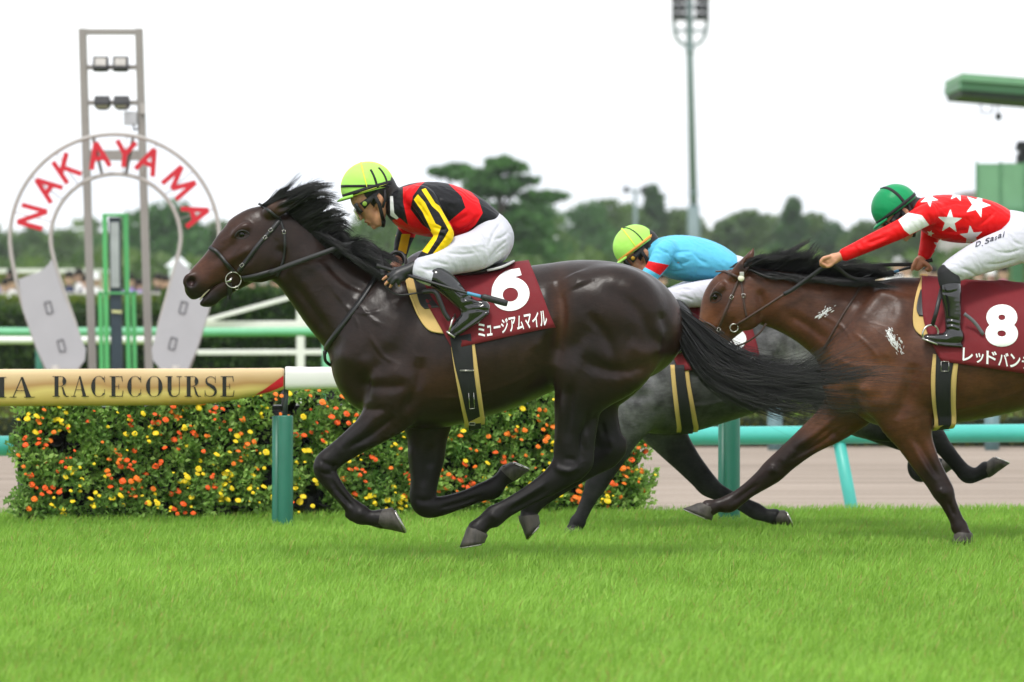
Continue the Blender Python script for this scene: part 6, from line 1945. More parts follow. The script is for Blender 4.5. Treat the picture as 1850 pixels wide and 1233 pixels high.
def build_horse2():
    root = empty('racehorse', P(1040, 965, D2), 'dark grey racehorse half hidden behind the number 6 horse', 'horse', 'galloping racehorses')
    me, v, f = horse_body(H2)
    link('body', me, coat_mat('dark_grey_coat', .46, .34, .12), root)
    S = Surf(v, f, D2)
    hoof(root, D2, -.15, (1022, 954), (1050, 957), (1014, 971), (1050, 970), .055, M)
    hoof(root, D2, .15, (1399, 946), (1410, 922), (1432, 952), (1418, 922), .052, M)
    hoof(root, D2, -.15, (1790, 862), (1778, 838), (1824, 838), (1794, 826), .052, M)
    hoof(root, D2, .15, (1704, 858), (1690, 834), (1736, 838), (1710, 826), .052, M)
    gd = [[(905, 515, 0), (930, 505, -.02), (955, 502, -.03), (980, 505, -.03)], [(960, 516, -.03), (990, 506, -.05), (1020, 504, -.05), (1050, 512, -.04)], [(1030, 522, -.04), (1060, 514, -.05), (1095, 514, -.05), (1125, 522, -.04)]]
    link('mane', hair(gd, 500, .003, D2, .02, 3, 43, yroot=.02), M['hair_black'], root)
    gd = [[(1606, 576, 0), (1640, 600, 0), (1680, 650, 0), (1730, 690, 0)], [(1610, 590, 0), (1634, 640, 0), (1660, 690, 0), (1700, 730, 0)]]
    link('tail', hair(gd, 500, .003, D2, .03, 6, 41, yroot=.02), M['hair_black'], root)
    return root, S
h2_root, h2_S = build_horse2()
# ------------------------------------------------------------------ tack
def ring_at(p, r, t, name, mat, parent, n=(0, -1, 0), arc=(0, 2 * math.pi)):
    n = np.asarray(n, float); n /= np.linalg.norm(n)
    a = np.array([1.0, 0, 0]) - n * n[0]; a /= np.linalg.norm(a)
    b = np.cross(n, a)
    th = np.linspace(*arc, 25)
    q = p + r * (np.cos(th)[:, None] * a + np.sin(th)[:, None] * b)
    return MB().tube(q, t, 8).build(name, mat, parent, True)

def cloth_obj(S, L, R, off, thick, name, mat, parent, over=None, under=None, nu=26, nv=18):
    g = patch(S, L, R, nu, nv, off, thick, over, under)
    mb = sheet(g, thick)
    o = mb.build(name, mat, parent, True)
    v = np.concatenate(mb.v); f = np.concatenate(mb.f4)
    return o, Surf(v, f, S.d)

def buckle(S, px, py, w, h, parent, off=.012, ang=0.0):
    p, n = S.hit(px, py, off)
    if p is None: return
    ca, sa = math.cos(ang), math.sin(ang)
    q = [(-w, -h), (w, -h), (w, h), (-w, h), (-w, -h)]
    pts = [p + np.array([(a * ca - b * sa), 0, (a * sa + b * ca)]) for a, b in q]
    mb = MB()
    for a, b in zip(pts[:-1], pts[1:]): mb.tube([a, (a + b) / 2, b], .0015, 6)
    mb.build('buckle', M['metal'], parent, True)

def rein_path(rows, d, sub=5):
    q = spline(rows, sub)
    return np.column_stack([(q[:, 0] - CX) / F * (d + q[:, 2]), d + q[:, 2], CAMZ - (q[:, 1] - HZ) / F * (d + q[:, 2])])

def mirror_tube(mb, p, r, d, n=6):
    mb.tube(p, r, n)
    q = p.copy(); q[:, 1] = 2 * d - q[:, 1]
    mb.tube(q, r, n)

def figure_six():
    """Heavy rounded 6: bowl and sweeping stem as one outline strip each."""
    n = 48
    a = np.linspace(0, 2 * math.pi, n, endpoint=False)
    o = np.column_stack([.5 + .5 * np.cos(a), .40 + .40 * np.sin(a)])
    i = np.column_stack([.5 + .205 * np.cos(a), .385 + .165 * np.sin(a)])
    f = [(k, (k + 1) % n, n + (k + 1) % n, n + k) for k in range(n)]
    L = spline([(.0, .40), (.03, .60), (.16, .80), (.40, .95), (.745, 1.0)], 8)
    R = spline([(.28, .42), (.36, .62), (.46, .72), (.58, .78), (.80, .835)], 8)
    b = 2 * n; m = len(L)
    f += [(b + k, b + k + 1, b + m + k + 1, b + m + k) for k in range(m - 1)]
    return np.vstack([o, i, L, R]), f

def tack1():
    root, S, d = h1_root, h1_S, D1
    K = M['leather_black']
    br = strap(S, [(467, 368), (484, 379), (506, 397)], .015, .006, mirror=d).build('browband', K, root, True)
    strap(S, [(506, 397), (492, 415), (477, 431), (462, 449), (450, 466), (438, 482), (432, 490)], .021, .006, off=.005, mirror=d).build('cheekpiece', K, root, True)
    strap(S, [(506, 397), (513, 418), (515, 440), (514, 460), (508, 482), (500, 500)], .012, .005, mirror=d).build('throat_lash', K, root, True)
    strap(S, [(380, 448), (390, 454), (400, 464), (412, 479), (422, 491)], .019, .008, mirror=d).build('noseband', K, root, True)
    strap(S, [(415, 512), (415, 522), (414, 535), (413, 542)], .022, .006, off=.008, mirror=d).build('chin_strap', K, root, True)
    strap(S, [(440, 503), (460, 500), (482, 494), (495, 490)], .030, .008, off=.006, mirror=d).build('rein_strap', K, root, True)
    for px, py, a in ((489, 417, -.9), (479, 430, -.9), (439, 480, -.9), (513, 420, 0), (427, 518, 0)):
        buckle(S, px, py, .007, .009, root, ang=a)
    for sd in (-1, 1):
        p, n = S.hit(422, 505, .012)
        if sd > 0: p = np.array([p[0], 2 * d - p[1], p[2]])
        ring_at(p, .038, .0026, 'bit_ring', M['metal'], root)
        ring_at(p + np.array([.174, 0, .029]), .021, .0022, 'rein_ring', M['metal'], root)
        MB().tube([p + [-.035, 0, -.01], p + [-.015, 0, -.004], p + [-.006, 0, .012]], [.004, .007, .004], 8).build('bit_cheek', M['metal'], root, True)
    # reins: rubber grip from the ring over the neck to the hands, both sides
    R = rein_path([(486, 494, -.115), (527, 478, -.135), (582, 458, -.14), (624, 443, -.12), (650, 439.5, -.10), (670, 443, -.09), (684, 458, -.12), (689, 480, -.2), (693, 497, -.27)], d)
    n = np.tile([0, -1.0, 0.1], (len(R), 1))
    strap_mesh(R, n, .024, .006).build('rein', M['rubber'], root, True)
    q = R.copy(); q[:, 1] = 2 * d - q[:, 1]; q = q[:-8]
    strap_mesh(q[::-1], -n[:len(q)], .024, .006).build('rein', M['rubber'], root, True)
    lp = rein_path([(693, 500, -.27), (700, 522, -.28), (722, 533, -.29), (752, 530, -.29), (765, 528, -.28)], d)
    MB().tube(lp, .004, 8).build('rein_end', K, root, True)
    lp = rein_path([(700, 468, -.08), (712, 456, -.08), (726, 458, -.08), (733, 470, -.1), (732, 482, -.14)], d)
    MB().tube(lp, .008, 8).build('rein_loop', K, root, True)
    # breast strap
    strap(S, [(690, 488), (676, 507), (650, 546), (611, 598), (590, 628), (588, 640)], .026, .006, mirror=d).build('breast_strap', K, root, True)
    MB().tube(rein_path([(586, 634, -.06), (588, 652, -.05), (597, 660, 0), (588, 652, .05), (586, 634, .06)], d), .008, 8).build('breast_strap_end', K, root, True)
    # pad, number cloth, girth
    pad, _ = cloth_obj(S, [(802, 604), (776, 597), (758, 574), (743, 542), (733, 508), (730, 496)], [(822, 600), (806, 566), (785, 534), (768, 512), (754, 500), (748, 494)], .008, .010, 'pad', M['tan'], root, over=.02)
    e = rein_path([(802, 604, 0), (776, 598, 0), (757, 575, 0), (742, 542, 0), (732, 508, 0)], d)
    ep, en = S.path([(802, 603), (777, 597), (758, 574), (743, 542), (733, 508)], .012, 5)
    MB().tube(ep, .006, 8).build('pad_piping', M['tan'], pad, True)
    cloth_obj(S, [(768, 561), (757, 550), (748, 520), (744, 505)], [(796, 560), (778, 538), (764, 516), (756, 503)], .016, .008, 'pad_panel', M['leather_black'], root)
    cl, CS = cloth_obj(S, [(818, 632), (796, 592), (769, 547), (751, 514), (744, 499)], [(1000, 592), (986, 550), (969, 508), (957, 482), (954, 476)], .017, .004, 'number_cloth', M['maroon'], root, over=.012, nu=34)
    uv, fc = figure_six()
    print_on(CS, uv, fc, [(888, 564), (957, 561), (956, 485), (888, 488)], .0035, 'number_print', M['white_print'], cl, d)
    print_kana(CS, 'ミュージアムマイル', [(864, 611), (990, 588), (987, 561), (862, 586)], .0035, M['white_print'], cl, d)
    cloth_obj(S, [(838, 760), (828, 710), (820, 660), (814, 615)], [(874, 751), (868, 700), (862, 650), (856, 606)], .012, .010, 'girth', M['tan'], root, under=.03, nu=8, nv=14)
    cloth_obj(S, [(845, 761), (834, 710), (822, 660), (814, 612)], [(866, 756), (860, 700), (855, 650), (852, 604)], .018, .008, 'girth_strap', M['webbing'], root, under=.032, nu=8, nv=14)
    buckle(S, 842, 668, .032, .002, root, .026); buckle(S, 851, 715, .012, .05, root, .026, .06); buckle(S, 850, 756, .014, .006, root, .03)
    # girth straps and stirrup leather hanging from the saddle
    sl = rein_path([(762, 528, -.31), (785, 527, -.34), (795, 545, -.345), (803, 565, -.345), (813, 580, -.345)], d)
    MB().tube(sl, [.007] + [.012] * (len(sl) - 2) + [.007], 8, flat=.6).build('stirrup_leather', K, root, True)
    for sgn in (-1, 1):
        c = P(822, 594, d - .33) if sgn < 0 else P(822, 594, d + .33)
        mb = MB()
        mb.tube([c + [-.03, -.045, -.025], c + [-.015, -.05, .035], c + [.0, 0, .068], c + [.005, .05, .035], c + [-.01, .045, -.025]], .0045, 8)
        mb.box(c + [-.02, 0, -.028], (.05, .1, .008), [[.8, 0, -.6], [0, 1, 0], [.6, 0, .8]])
        mb.build('stirrup', M['metal'], root, True)
    # saddle
    f = Field(P(780, 525, d) - np.array([0, .2, 0]), P(940, 455, d) + np.array([0, .2, 0]), .007)
    f.loft([[*P(800, 496, d), .018, .11], [*P(830, 493, d), .022, .15], [*P(870, 491, d), .02, .16], [*P(905, 482, d), .018, .15], [*P(926, 474, d), .009, .09]], .02)
    v, q = f.mesh(1)
    link('saddle', mesh_np('saddle', v, q), M['leather_black'], root)
    ed = rein_path([(880, 489, -.17), (905, 483, -.16), (925, 474, -.10), (928, 472, 0), (925, 474, .10), (905, 483, .16)], d)
    MB().tube(ed, .006, 8).build('saddle_piping', plain('grey_piping', (.5, .5, .5), .6), root, True)

def tack3():
    root, S, d = h3_root, h3_S, D3
    B, K = M['leather_brown'], M['leather_black']
    strap(S, [(1293, 491), (1308, 491), (1322, 496), (1336, 503)], .015, .006, mirror=d).build('browband', B, root, True)
    strap(S, [(1336, 503), (1326, 525), (1317, 548), (1306, 575), (1297, 596)], .014, .006, mirror=d).build('cheekpiece', B, root, True)
    strap(S, [(1339, 506), (1342, 530), (1345, 555), (1349, 574)], .012, .005, mirror=d).build('throat_lash', B, root, True)
    strap(S, [(1272, 582), (1284, 587), (1298, 596), (1308, 602)], .012, .006, mirror=d).build('noseband', B, root, True)
    for px, py, a in ((1322, 538, -.4), (1343, 535, 0), (1298, 594, -.5)): buckle(S, px, py, .008, .009, root, ang=a)
    p, n = S.hit(1338, 501, .01)
    MB().lathe([[0, .006], [.012, .005], [.017, 0], [.017, -.003]], p, 20, 'y').build('brow_badge', plain('cream_badge', (.8, .75, .6), .3), root, True)
    MB().box(p + [.003, -.002, .022], (.024, .006, .022)).build('brow_badge_tab', M['metal'], root, bevel=.002)
    for sd in (-1, 1):
        p, n = S.hit(1327, 591, .010)
        if sd > 0: p = np.array([p[0], 2 * d - p[1], p[2]])
        ring_at(p, .021, .0032, 'bit_ring', M['metal'], root)
    R = rein_path([(1330, 588, -.09), (1377, 558, -.12), (1418, 531, -.13)], d)
    strap_mesh(R, np.tile([0, -1.0, 0], (len(R), 1)), .013, .005).build('rein', B, root, True)
    R = rein_path([(1416, 532, -.13), (1431, 524, -.14), (1460, 503, -.16), (1488, 483, -.2), (1497, 476, -.22)], d)
    strap_mesh(R, np.tile([0, -1.0, .1], (len(R), 1)), .021, .007).build('rein_grip', M['rubber'], root, True)
    R = rein_path([(1505, 478, -.21), (1518, 488, -.17), (1534, 500, -.14), (1552, 505, -.11), (1580, 504, -.06)], d)
    strap_mesh(R, np.tile([0, -1.0, .1], (len(R), 1)), .019, .007).build('rein_grip', M['rubber'], root, True)
    R = rein_path([(1330, 588, .09), (1377, 558, .12), (1430, 524, .14), (1500, 490, .14), (1580, 480, .15), (1655, 478, .17)], d)
    strap_mesh(R, np.tile([0, 1.0, .1], (len(R), 1)), .019, .006).build('rein', M['rubber'], root, True)
    MB().tube(rein_path([(1384, 585, -.07), (1372, 602, -.075), (1350, 618, -.06), (1330, 625, -.03), (1322, 616, 0)], d), .005, 8).build('martingale', B, root, True)
    strap(S, [(1560, 512), (1540, 542), (1522, 570), (1505, 600), (1488, 632)], .012, .005, mirror=d).build('breast_strap', B, root, True)
    cloth_obj(S, [(1672, 612), (1655, 600), (1648.5, 580), (1652, 542), (1664, 506)], [(1690, 616), (1678, 600), (1672, 580), (1672, 542), (1676, 506)], .008, .010, 'pad', M['tan'], root, over=.02, nu=10)
    cloth_obj(S, [(1660, 573), (1655, 562), (1657, 545), (1663, 528)], [(1682, 576), (1676, 562), (1674, 545), (1676, 528)], .017, .006, 'pad_panel', K, root, nu=10)
    cl, CS = cloth_obj(S, [(1700, 654), (1682, 618), (1669, 582), (1665, 540), (1665, 508)], [(1925, 684), (1912, 640), (1898, 585), (1890, 545), (1888, 524)], .019, .004, 'number_cloth', M['maroon'], root, over=.012, nu=36)
    uv, fc = text_mesh('8', .05)
    print_on(CS, uv, fc, [(1780, 627), (1839, 627), (1839, 551), (1780, 551)], .0035, 'number_print', M['white_print'], cl, d)
    print_kana(CS, 'レッドバンデ', [(1737, 652), (1866, 669), (1866, 644), (1738, 628)], .0035, M['white_print'], cl, d)
    cloth_obj(S, [(1688, 770), (1683, 720), (1682, 680), (1686, 640)], [(1727, 767), (1726, 720), (1728, 680), (1732, 650)], .012, .010, 'girth', M['tan'], root, under=.03, nu=8, nv=14)
    cloth_obj(S, [(1695, 770), (1690, 720), (1690, 680), (1692, 640)], [(1718, 769), (1717, 720), (1718, 680), (1724, 650)], .018, .008, 'girth_strap', M['webbing'], root, under=.032, nu=8, nv=14)
    buckle(S, 1707, 662, .02, .025, root, .026); buckle(S, 1708, 766, .014, .006, root, .03)
    g = rein_path([(1742, 567, -.33), (1760, 582, -.325), (1777, 605, -.32)], d)
    strap_mesh(g, np.tile([0, -1.0, 0], (len(g), 1)), .018, .005).build('girth_tab', plain('grey_webbing', (.12, .12, .13), .7), root, True)
    for sgn in (-1, 1):
        c = P(1681, 606, d + sgn * .33)
        mb = MB()
        th = np.linspace(-.25 * math.pi, 1.25 * math.pi, 20)
        q = c + np.column_stack([.042 * np.cos(th) + .004 * np.sin(th), .02 * np.cos(th), .045 * np.sin(th) + .008])
        mb.tube(q, .0055, 8)
        mb.box(c + [-.005, 0, -.032], (.085, .06, .008), [[.93, 0, -.36], [0, 1, 0], [.36, 0, .93]])
        mb.build('stirrup', M['metal'], root, True)
        MB().tube([c + [.01, 0, .05], c + [.03, 0, .12], c + [.06, -sgn * .03, .24]], .011, 8, flat=.5).build('stirrup_leather', K, root, True)
    f = Field(P(1690, 575, d) - np.array([0, .2, 0]), P(1850, 500, d) + np.array([0, .2, 0]), .007)
    f.loft([[*P(1715, 540, d), .03, .10], [*P(1745, 542, d), .025, .14], [*P(1785, 542, d), .018, .15], [*P(1812, 537, d), .016, .13], [*P(1826, 533, d), .008, .08]], .02)
    v, q = f.mesh(1)
    link('saddle', mesh_np('saddle', v, q), M['leather_black'], root)
    f = Field(P(1740, 560, d) - np.array([0, .2, 0]), P(1835, 510, d) + np.array([0, .2, 0]), .006)
    f.loft([[*P(1752, 538, d), .010, .12], [*P(1785, 537, d), .012, .14], [*P(1812, 533, d), .010, .12], [*P(1823, 531, d), .006, .07]], .02)
    v, q = f.mesh(1)
    link('saddle_seat', mesh_np('saddle_seat', v, q), plain('pale_seat', (.62, .62, .6), .5), root)

def tack2():
    root, S, d = h2_root, h2_S, D2
    cl, CS = cloth_obj(S, [(1228, 672), (1214, 636), (1205, 600), (1200, 560), (1198, 540)], [(1375, 658), (1368, 625), (1360, 595), (1352, 565), (1348, 548)], .017, .004, 'number_cloth', M['maroon'], root, over=.012)
    uv, fc = text_mesh('5', .05)
    print_on(CS, uv, fc, [(1286, 638), (1349, 636), (1347, 568), (1284, 570)], .0035, 'number_print', M['white_print'], cl, d)
    print_kana(CS, 'リア', [(1336, 664), (1369, 659), (1367, 644), (1334, 648)], .0035, M['white_print'], cl, d)
    cloth_obj(S, [(1223, 771), (1218, 730), (1214, 690), (1212, 660)], [(1261, 768), (1254, 730), (1247, 690), (1244, 660)], .012, .010, 'girth', M['tan'], root, under=.03, nu=8, nv=12)
    cloth_obj(S, [(1231, 771), (1226, 730), (1222, 690), (1220, 660)], [(1252, 769), (1246, 730), (1240, 690), (1237, 660)], .018, .008, 'girth_strap', M['webbing'], root, under=.032, nu=8, nv=12)
    f = Field(P(1190, 575, d) - np.array([0, .2, 0]), P(1360, 500, d) + np.array([0, .2, 0]), .008)
    f.loft([[*P(1215, 545, d), .025, .11], [*P(1250, 540, d), .022, .15], [*P(1290, 539, d), .02, .15], [*P(1325, 534, d), .014, .12]], .02)
    v, q = f.mesh(1)
    link('saddle', mesh_np('saddle', v, q), M['leather_black'], root)
    strap(S, [(905, 520), (895, 560), (880, 600), (862, 630)], .016, .006, mirror=d).build('cheekpiece', M['leather_black'], root, True)
    R = rein_path([(862, 636, -.09), (940, 600, -.12), (1040, 560, -.15), (1130, 525, -.15), (1148, 520, -.16)], d)
    strap_mesh(R, np.tile([0, -1.0, 0], (len(R), 1)), .018, .005).build('rein', M['rubber'], root, True)

tack1(); tack3(); tack2()
# ------------------------------------------------------------------ jockeys
class Head:
    """Head frame: forward, sideways, up in metres to world, for a head bent down by 'pitch'."""
    def __init__(self, px, py, d, pitch, yaw=0.0):
        self.o = P(px, py, d)
        a = math.radians(pitch); b = math.radians(yaw)
        self.f = np.array([-math.cos(a) * math.cos(b), -math.sin(b), -math.sin(a)])
        self.u = np.array([-math.sin(a), 0, math.cos(a)])
        self.u -= self.f * self.f.dot(self.u); self.u /= np.linalg.norm(self.u)
        self.s = np.cross(self.f, self.u)
    def w(self, x, y, z):
        return self.o + self.f * x + self.s * y + self.u * z

def jockey(sp):
    d = sp['d']
    root = empty('person', P(*sp['seat'], d), sp['label'], 'jockey', 'jockeys in racing silks')
    def rows(st):
        return [[*P(r[0], r[1], d + r[2]), r[3] * d / F, r[4]] for r in st]
    H = Head(*sp['head'])
    lo, hi = sp['lo'], sp['hi']
    box = (P(lo[0], hi[1], d) - np.array([0, .42, 0]), P(hi[0], lo[1], d) + np.array([0, .42, 0]))
    # --- body: one continuous surface, head to boots
    B = Field(*box, .005)
    for g in ('jacket', 'breeches', 'boot_near', 'boot_far'):
        for st, k in sp[g]: B.loft(rows(st), k, sub=3, grow=-.012)
    for st, k in sp['skin']: B.loft(rows(st), k, sub=4)
    def hl(st, k, cut=False): B.loft([[*H.w(*r[:3]), r[3], r[4]] for r in st], k, sub=4, cut=cut)
    hl([(-.055, 0, .03, .075, .07), (-.01, 0, .045, .09, .076), (.04, 0, .04, .075, .07)], .02)      # cranium
    hl([(.055, 0, .03, .05, .062), (.062, 0, -.02, .045, .058), (.06, 0, -.06, .04, .048), (.062, 0, -.092, .026, .03)], .02)
    hl([(-.01, -.055, -.02, .02, .018), (.015, -.05, -.07, .02, .016), (.055, -.02, -.098, .018, .02)], .02)
    hl([(-.01, .055, -.02, .02, .018), (.015, .05, -.07, .02, .016), (.055, .02, -.098, .018, .02)], .02)
    hl([(.098, 0, .022, .010, .010), (.112, 0, -.010, .012, .012), (.120, 0, -.030, .012, .015)], .010)   # nose
    hl([(.098, -.022, -.058, .007, .010), (.106, 0, -.060, .009, .012), (.098, .022, -.058, .007, .010)], .008)  # lips
    hl([(.094, -.02, -.074, .007, .010), (.101, 0, -.076, .008, .012), (.094, .02, -.074, .007, .010)], .008)
    hl([(.088, 0, -.098, .014, .016), (.090, 0, -.104, .012, .014)], .012)                               # chin
    hl([(.112, -.026, -.0675, .003, .012), (.112, .026, -.0675, .003, .012)], .004, True)
    for s in (-1, 1):
        hl([(-.012, s * .076, .012, .016, .008), (-.016, s * .079, -.012, .017, .008), (-.006, s * .074, -.032, .009, .007)], .006)  # ears
        hl([(-.010, s * .088, .006, .007, .006), (-.011, s * .088, -.012, .007, .006)], .004, True)
    hl([(-.05, 0, -.01, .05, .052), (-.085, 0, -.06, .048, .052), (-.12, 0, -.11, .055, .065)], .03)       # neck
    v, f = B.mesh(1)
    me = mesh_np('body', v, f)
    u, w = to_px(v)
    col = np.tile(np.array(sp.get('skin_col', (.52, .26, .155))), (len(v), 1))
    loc = (v - H.o) @ np.array([H.f, H.s, H.u]).T
    hairm = ((loc[:, 0] < .035) & (loc[:, 2] > -.005 - (loc[:, 0] + .02) * .4) & (np.linalg.norm(loc, axis=1) < .16) & (np.abs(loc[:, 1]) < .0765)) | ((loc[:, 0] < -.03) & (loc[:, 2] > -.05) & (np.linalg.norm(loc, axis=1) < .14) & (np.abs(loc[:, 1]) < .074))
    col[hairm] = (.012, .010, .009)
    lip = (np.abs(loc[:, 2] + .067) < .012) & (loc[:, 0] > .097) & (np.abs(loc[:, 1]) < .026)
    col[lip] = col[lip] * np.array([.85, .55, .6])
    set_color(me, 'skin', col)
    if 'skin_tone' not in bpy.data.materials:
        t = NT('skin_tone').set(Roughness=.48)
        t.b.inputs['Subsurface Weight'].default_value = .08
        t.b.inputs['Subsurface Radius'].default_value = (.012, .005, .003)
        t.b.inputs['Specular IOR Level'].default_value = .35
        t.color(t.mix(t.attr('skin'), t.ramp(t.noise(40, 4), [(.3, (.85, .82, .8)), (.7, (1.1, 1.08, 1.06))]), 1.0, 'MULTIPLY'))
        t.bump(t.noise(160, 3), .15, .003)
    link('body', me, bpy.data.materials['skin_tone'], root)
    # --- clothing
    def garment(key, name, mat, vox=.0055, fields=(), strokes=()):
        G = Field(*box, vox)
        for st, k in sp[key]: G.loft(rows(st), k, sub=4)
        for st, k in sp.get(key + '_cut', []): G.loft(rows(st), k, sub=3, cut=True)
        v, f = G.mesh(1)
        if strokes: v = relief(v, f, strokes, d)
        me = mesh_np(name, v, f)
        u, w = to_px(v)
        for at, polys, cond in fields:
            s = np.full(len(v), 50.0)
            for p in polys: s = np.minimum(s, poly_sd(u, w, p))
            if cond is not None: s = np.where(cond(v[:, 1] - d), s, 50.0)
            set_float(me, at, s)
        return link(name, me, mat, root), v, f
    jk, jv, jf = garment('jacket', 'jacket', sp['jacket_mat'], fields=sp['fields'], strokes=sp.get('jacket_strokes', ()))
    bc, bv, bf = garment('breeches', 'breeches', M['breeches'], strokes=sp.get('breeches_strokes', ()))
    for key in ('boot_near', 'boot_far'):
        garment(key, 'boot', M['patent'], strokes=sp.get('boot_strokes', ()) if key == 'boot_near' else ())
    for key, name, mat in sp.get('extra', []):
        garment(key, name, mat, .0045)
    # --- helmet: shell with cover, peak, seams, straps
    R = np.array([.128, .110, .120]) * sp.get('cap_scale', 1.0); C0 = np.zeros(3)
    HH = H; H = Head(*sp['cap'])
    th = np.linspace(0, math.radians(103), 22); ph = np.linspace(0, 2 * math.pi, 49)[:-1]
    def dome(t, p, k=1.0):
        q = C0 + R * k * np.stack([np.sin(t) * np.cos(p), np.sin(t) * np.sin(p), np.cos(t) * np.ones_like(p)], -1)
        return H.w(q[..., 0][..., None], q[..., 1][..., None], q[..., 2][..., None])
    def shell(k, mat, name, parent, t0=0.0, t1=103):
        tt = np.linspace(math.radians(t0), math.radians(t1), 22)
        g = dome(tt[:, None] * np.ones_like(ph)[None], np.ones_like(tt)[:, None] * ph[None], k)
        gi = dome(tt[:, None] * np.ones_like(ph)[None], np.ones_like(tt)[:, None] * ph[None], k - .06)
        n = len(ph); kk = len(tt)
        i = np.arange(kk - 1)[:, None] * n; j = np.arange(n)[None]; jn = (j + 1) % n
        q = np.stack([i + j, i + jn, i + n + jn, i + n + j], -1).reshape(-1, 4)
        V = np.vstack([g.reshape(-1, 3), gi.reshape(-1, 3)])
        e = (kk - 1) * n
        jj = np.arange(n); jq = (jj + 1) % n
        rim = np.stack([e + jj, e + jq, e + jq + kk * n, e + jj + kk * n], -1)
        fs = np.vstack([q, (q + kk * n)[:, ::-1], rim])
        rp = (V[fs[:, 0]] + V[fs[:, 2]]) / 2 - H.w(*C0)
        return link(name, mesh_np(name, V, fs), mat, parent)
    hm = shell(1.0, sp['cap_mat'], 'helmet', root)
    pk = MB()
    pp = np.linspace(-.95, .95, 15)
    rowsP = []
    for e, dz in ((0, 0), (.5, -.004), (1, -.012)):
        rowsP.append(np.array([H.w(*(C0 + R * np.array([math.sin(1.72) * math.cos(a), math.sin(1.72) * math.sin(a), math.cos(1.72)]) + np.array([e * .036 * math.cos(a * 1.5), 0, dz - .002]))) for a in pp]))
    sh = sheet(np.array(rowsP), .006)
    sh.build('peak', sp['cap_mat'], hm, True)
    MB().lathe([[0, .006], [.006, .004], [.007, 0], [.007, -.004]], H.w(*(C0 + R * np.array([0, 0, 1.0]))), 12).build('button', sp['seam_mat'], hm, True)
    for a in (0.0, math.pi / 2, math.pi / 4, 3 * math.pi / 4):
        if a in sp.get('seams', ()):
            tt = np.linspace(-1.65, 1.65, 40)
            p = np.array([dome(np.array(abs(t)), np.array(a if t >= 0 else a + math.pi), 1.003).ravel() for t in tt])
            MB().tube(p, .0035, 6).build('seam', sp['seam_mat'], hm, True)
    def band(tilt, lift, w, name, mat, k=1.012, a0=0, a1=2 * math.pi):
        """Elastic band round the dome: circle tilted front to back."""
        aa = np.linspace(a0, a1, 60)
        t = math.pi / 2 - lift + tilt * np.cos(aa)
        p = np.array([dome(np.array(x), np.array(y), k).ravel() for x, y in zip(t, aa)])
        n = p - H.w(*C0); n /= np.linalg.norm(n, axis=1)[:, None]
        strap_mesh(p, n, w, .004).build(name, mat, hm, True)
    for b in sp.get('bands', []): band(*b)
    for phi, w, t0, t1, mat in sp.get('meridians', []):
        tt = np.radians(np.linspace(t0, t1, 40))
        p = np.array([dome(np.array(abs(t)), np.array(math.radians(phi) if t >= 0 else math.radians(360 - phi)), 1.012).ravel() for t in tt])
        p = smooth_path(p, 3)
        n = p - H.w(*C0); n /= np.linalg.norm(n, axis=1)[:, None]
        strap_mesh(p, n, w, .004).build('goggle_band', mat, hm, True)
    # --- goggles
    HC = H; H = HH
    if sp.get('goggles', True):
        gg = []
        for z in (.040, .020, .002, -.014):
            gg.append([H.w(.088 + .022 * math.cos(a) - .004 * abs(z - .01) / .02, .080 * math.sin(a), z) for a in np.linspace(-1.25, 1.25, 17)])
        sheet(np.array(gg), .010).build('goggles', M['rubber'], root, True)
        for s in (-1, 1):
            MB().tube([H.w(.075, s * .080, .010), H.w(.03, s * .086, .014), H.w(-.03, s * .086, .022)], [.020, .014, .008], 10, flat=.35).build('goggle_side', M['rubber'], root, True)
            MB().lathe([[0, .004], [.009, .004], [.0115, .002], [.0115, -.004]], H.w(.058, s * .094, .012), 16, 'y').build('goggle_vent', sp['vent_mat'], root, True)
        gl = []
        for z in (.024, .008, -.016, -.034):
            gl.append([H.w(.108 + .016 * math.cos(a) + (.024 - z) * .12, .066 * math.sin(a), z) for a in np.linspace(-1.2, 1.2, 13)])
        sheet(np.array(gl), .003).build('goggle_lens', M['lens'], root, True)
    # chin harness
    for s in (-1, 1):
        MB().tube([H.w(-.005, s * .088, .02), H.w(.002, s * .086, -.03), H.w(.02, s * .072, -.075), H.w(.035, s * .045, -.108)], .009, 8, flat=.45).build('chin_strap', M['webbing'], root, True)
        MB().tube([H.w(-.06, s * .078, .01), H.w(-.035, s * .084, -.03), H.w(.0, s * .080, -.055)], .006, 8, flat=.5).build('harness', M['webbing'], root, True)
    MB().tube([H.w(.035, -.045, -.108), H.w(.05, 0, -.124), H.w(.035, .045, -.108)], .010, 8).build('chin_cup', M['webbing'], root, True)
    return root, Surf(jv, jf, d), Surf(bv, bf, d), H

def Z2(*p):    # readings taken from an enlarged crop of the leading rider
    return [(600 + x / 3.424, 270 + y / 3.424) for x, y in p]
def Z3(*p):    # from an enlarged crop of the rider at the right
    return [(1230 + x / 2.984, 310 + y / 2.984) for x, y in p]
def Z5(*p):    # from an enlarged crop of the middle rider
    return [(1080 + x / 6.489, 390 + y / 6.489) for x, y in p]

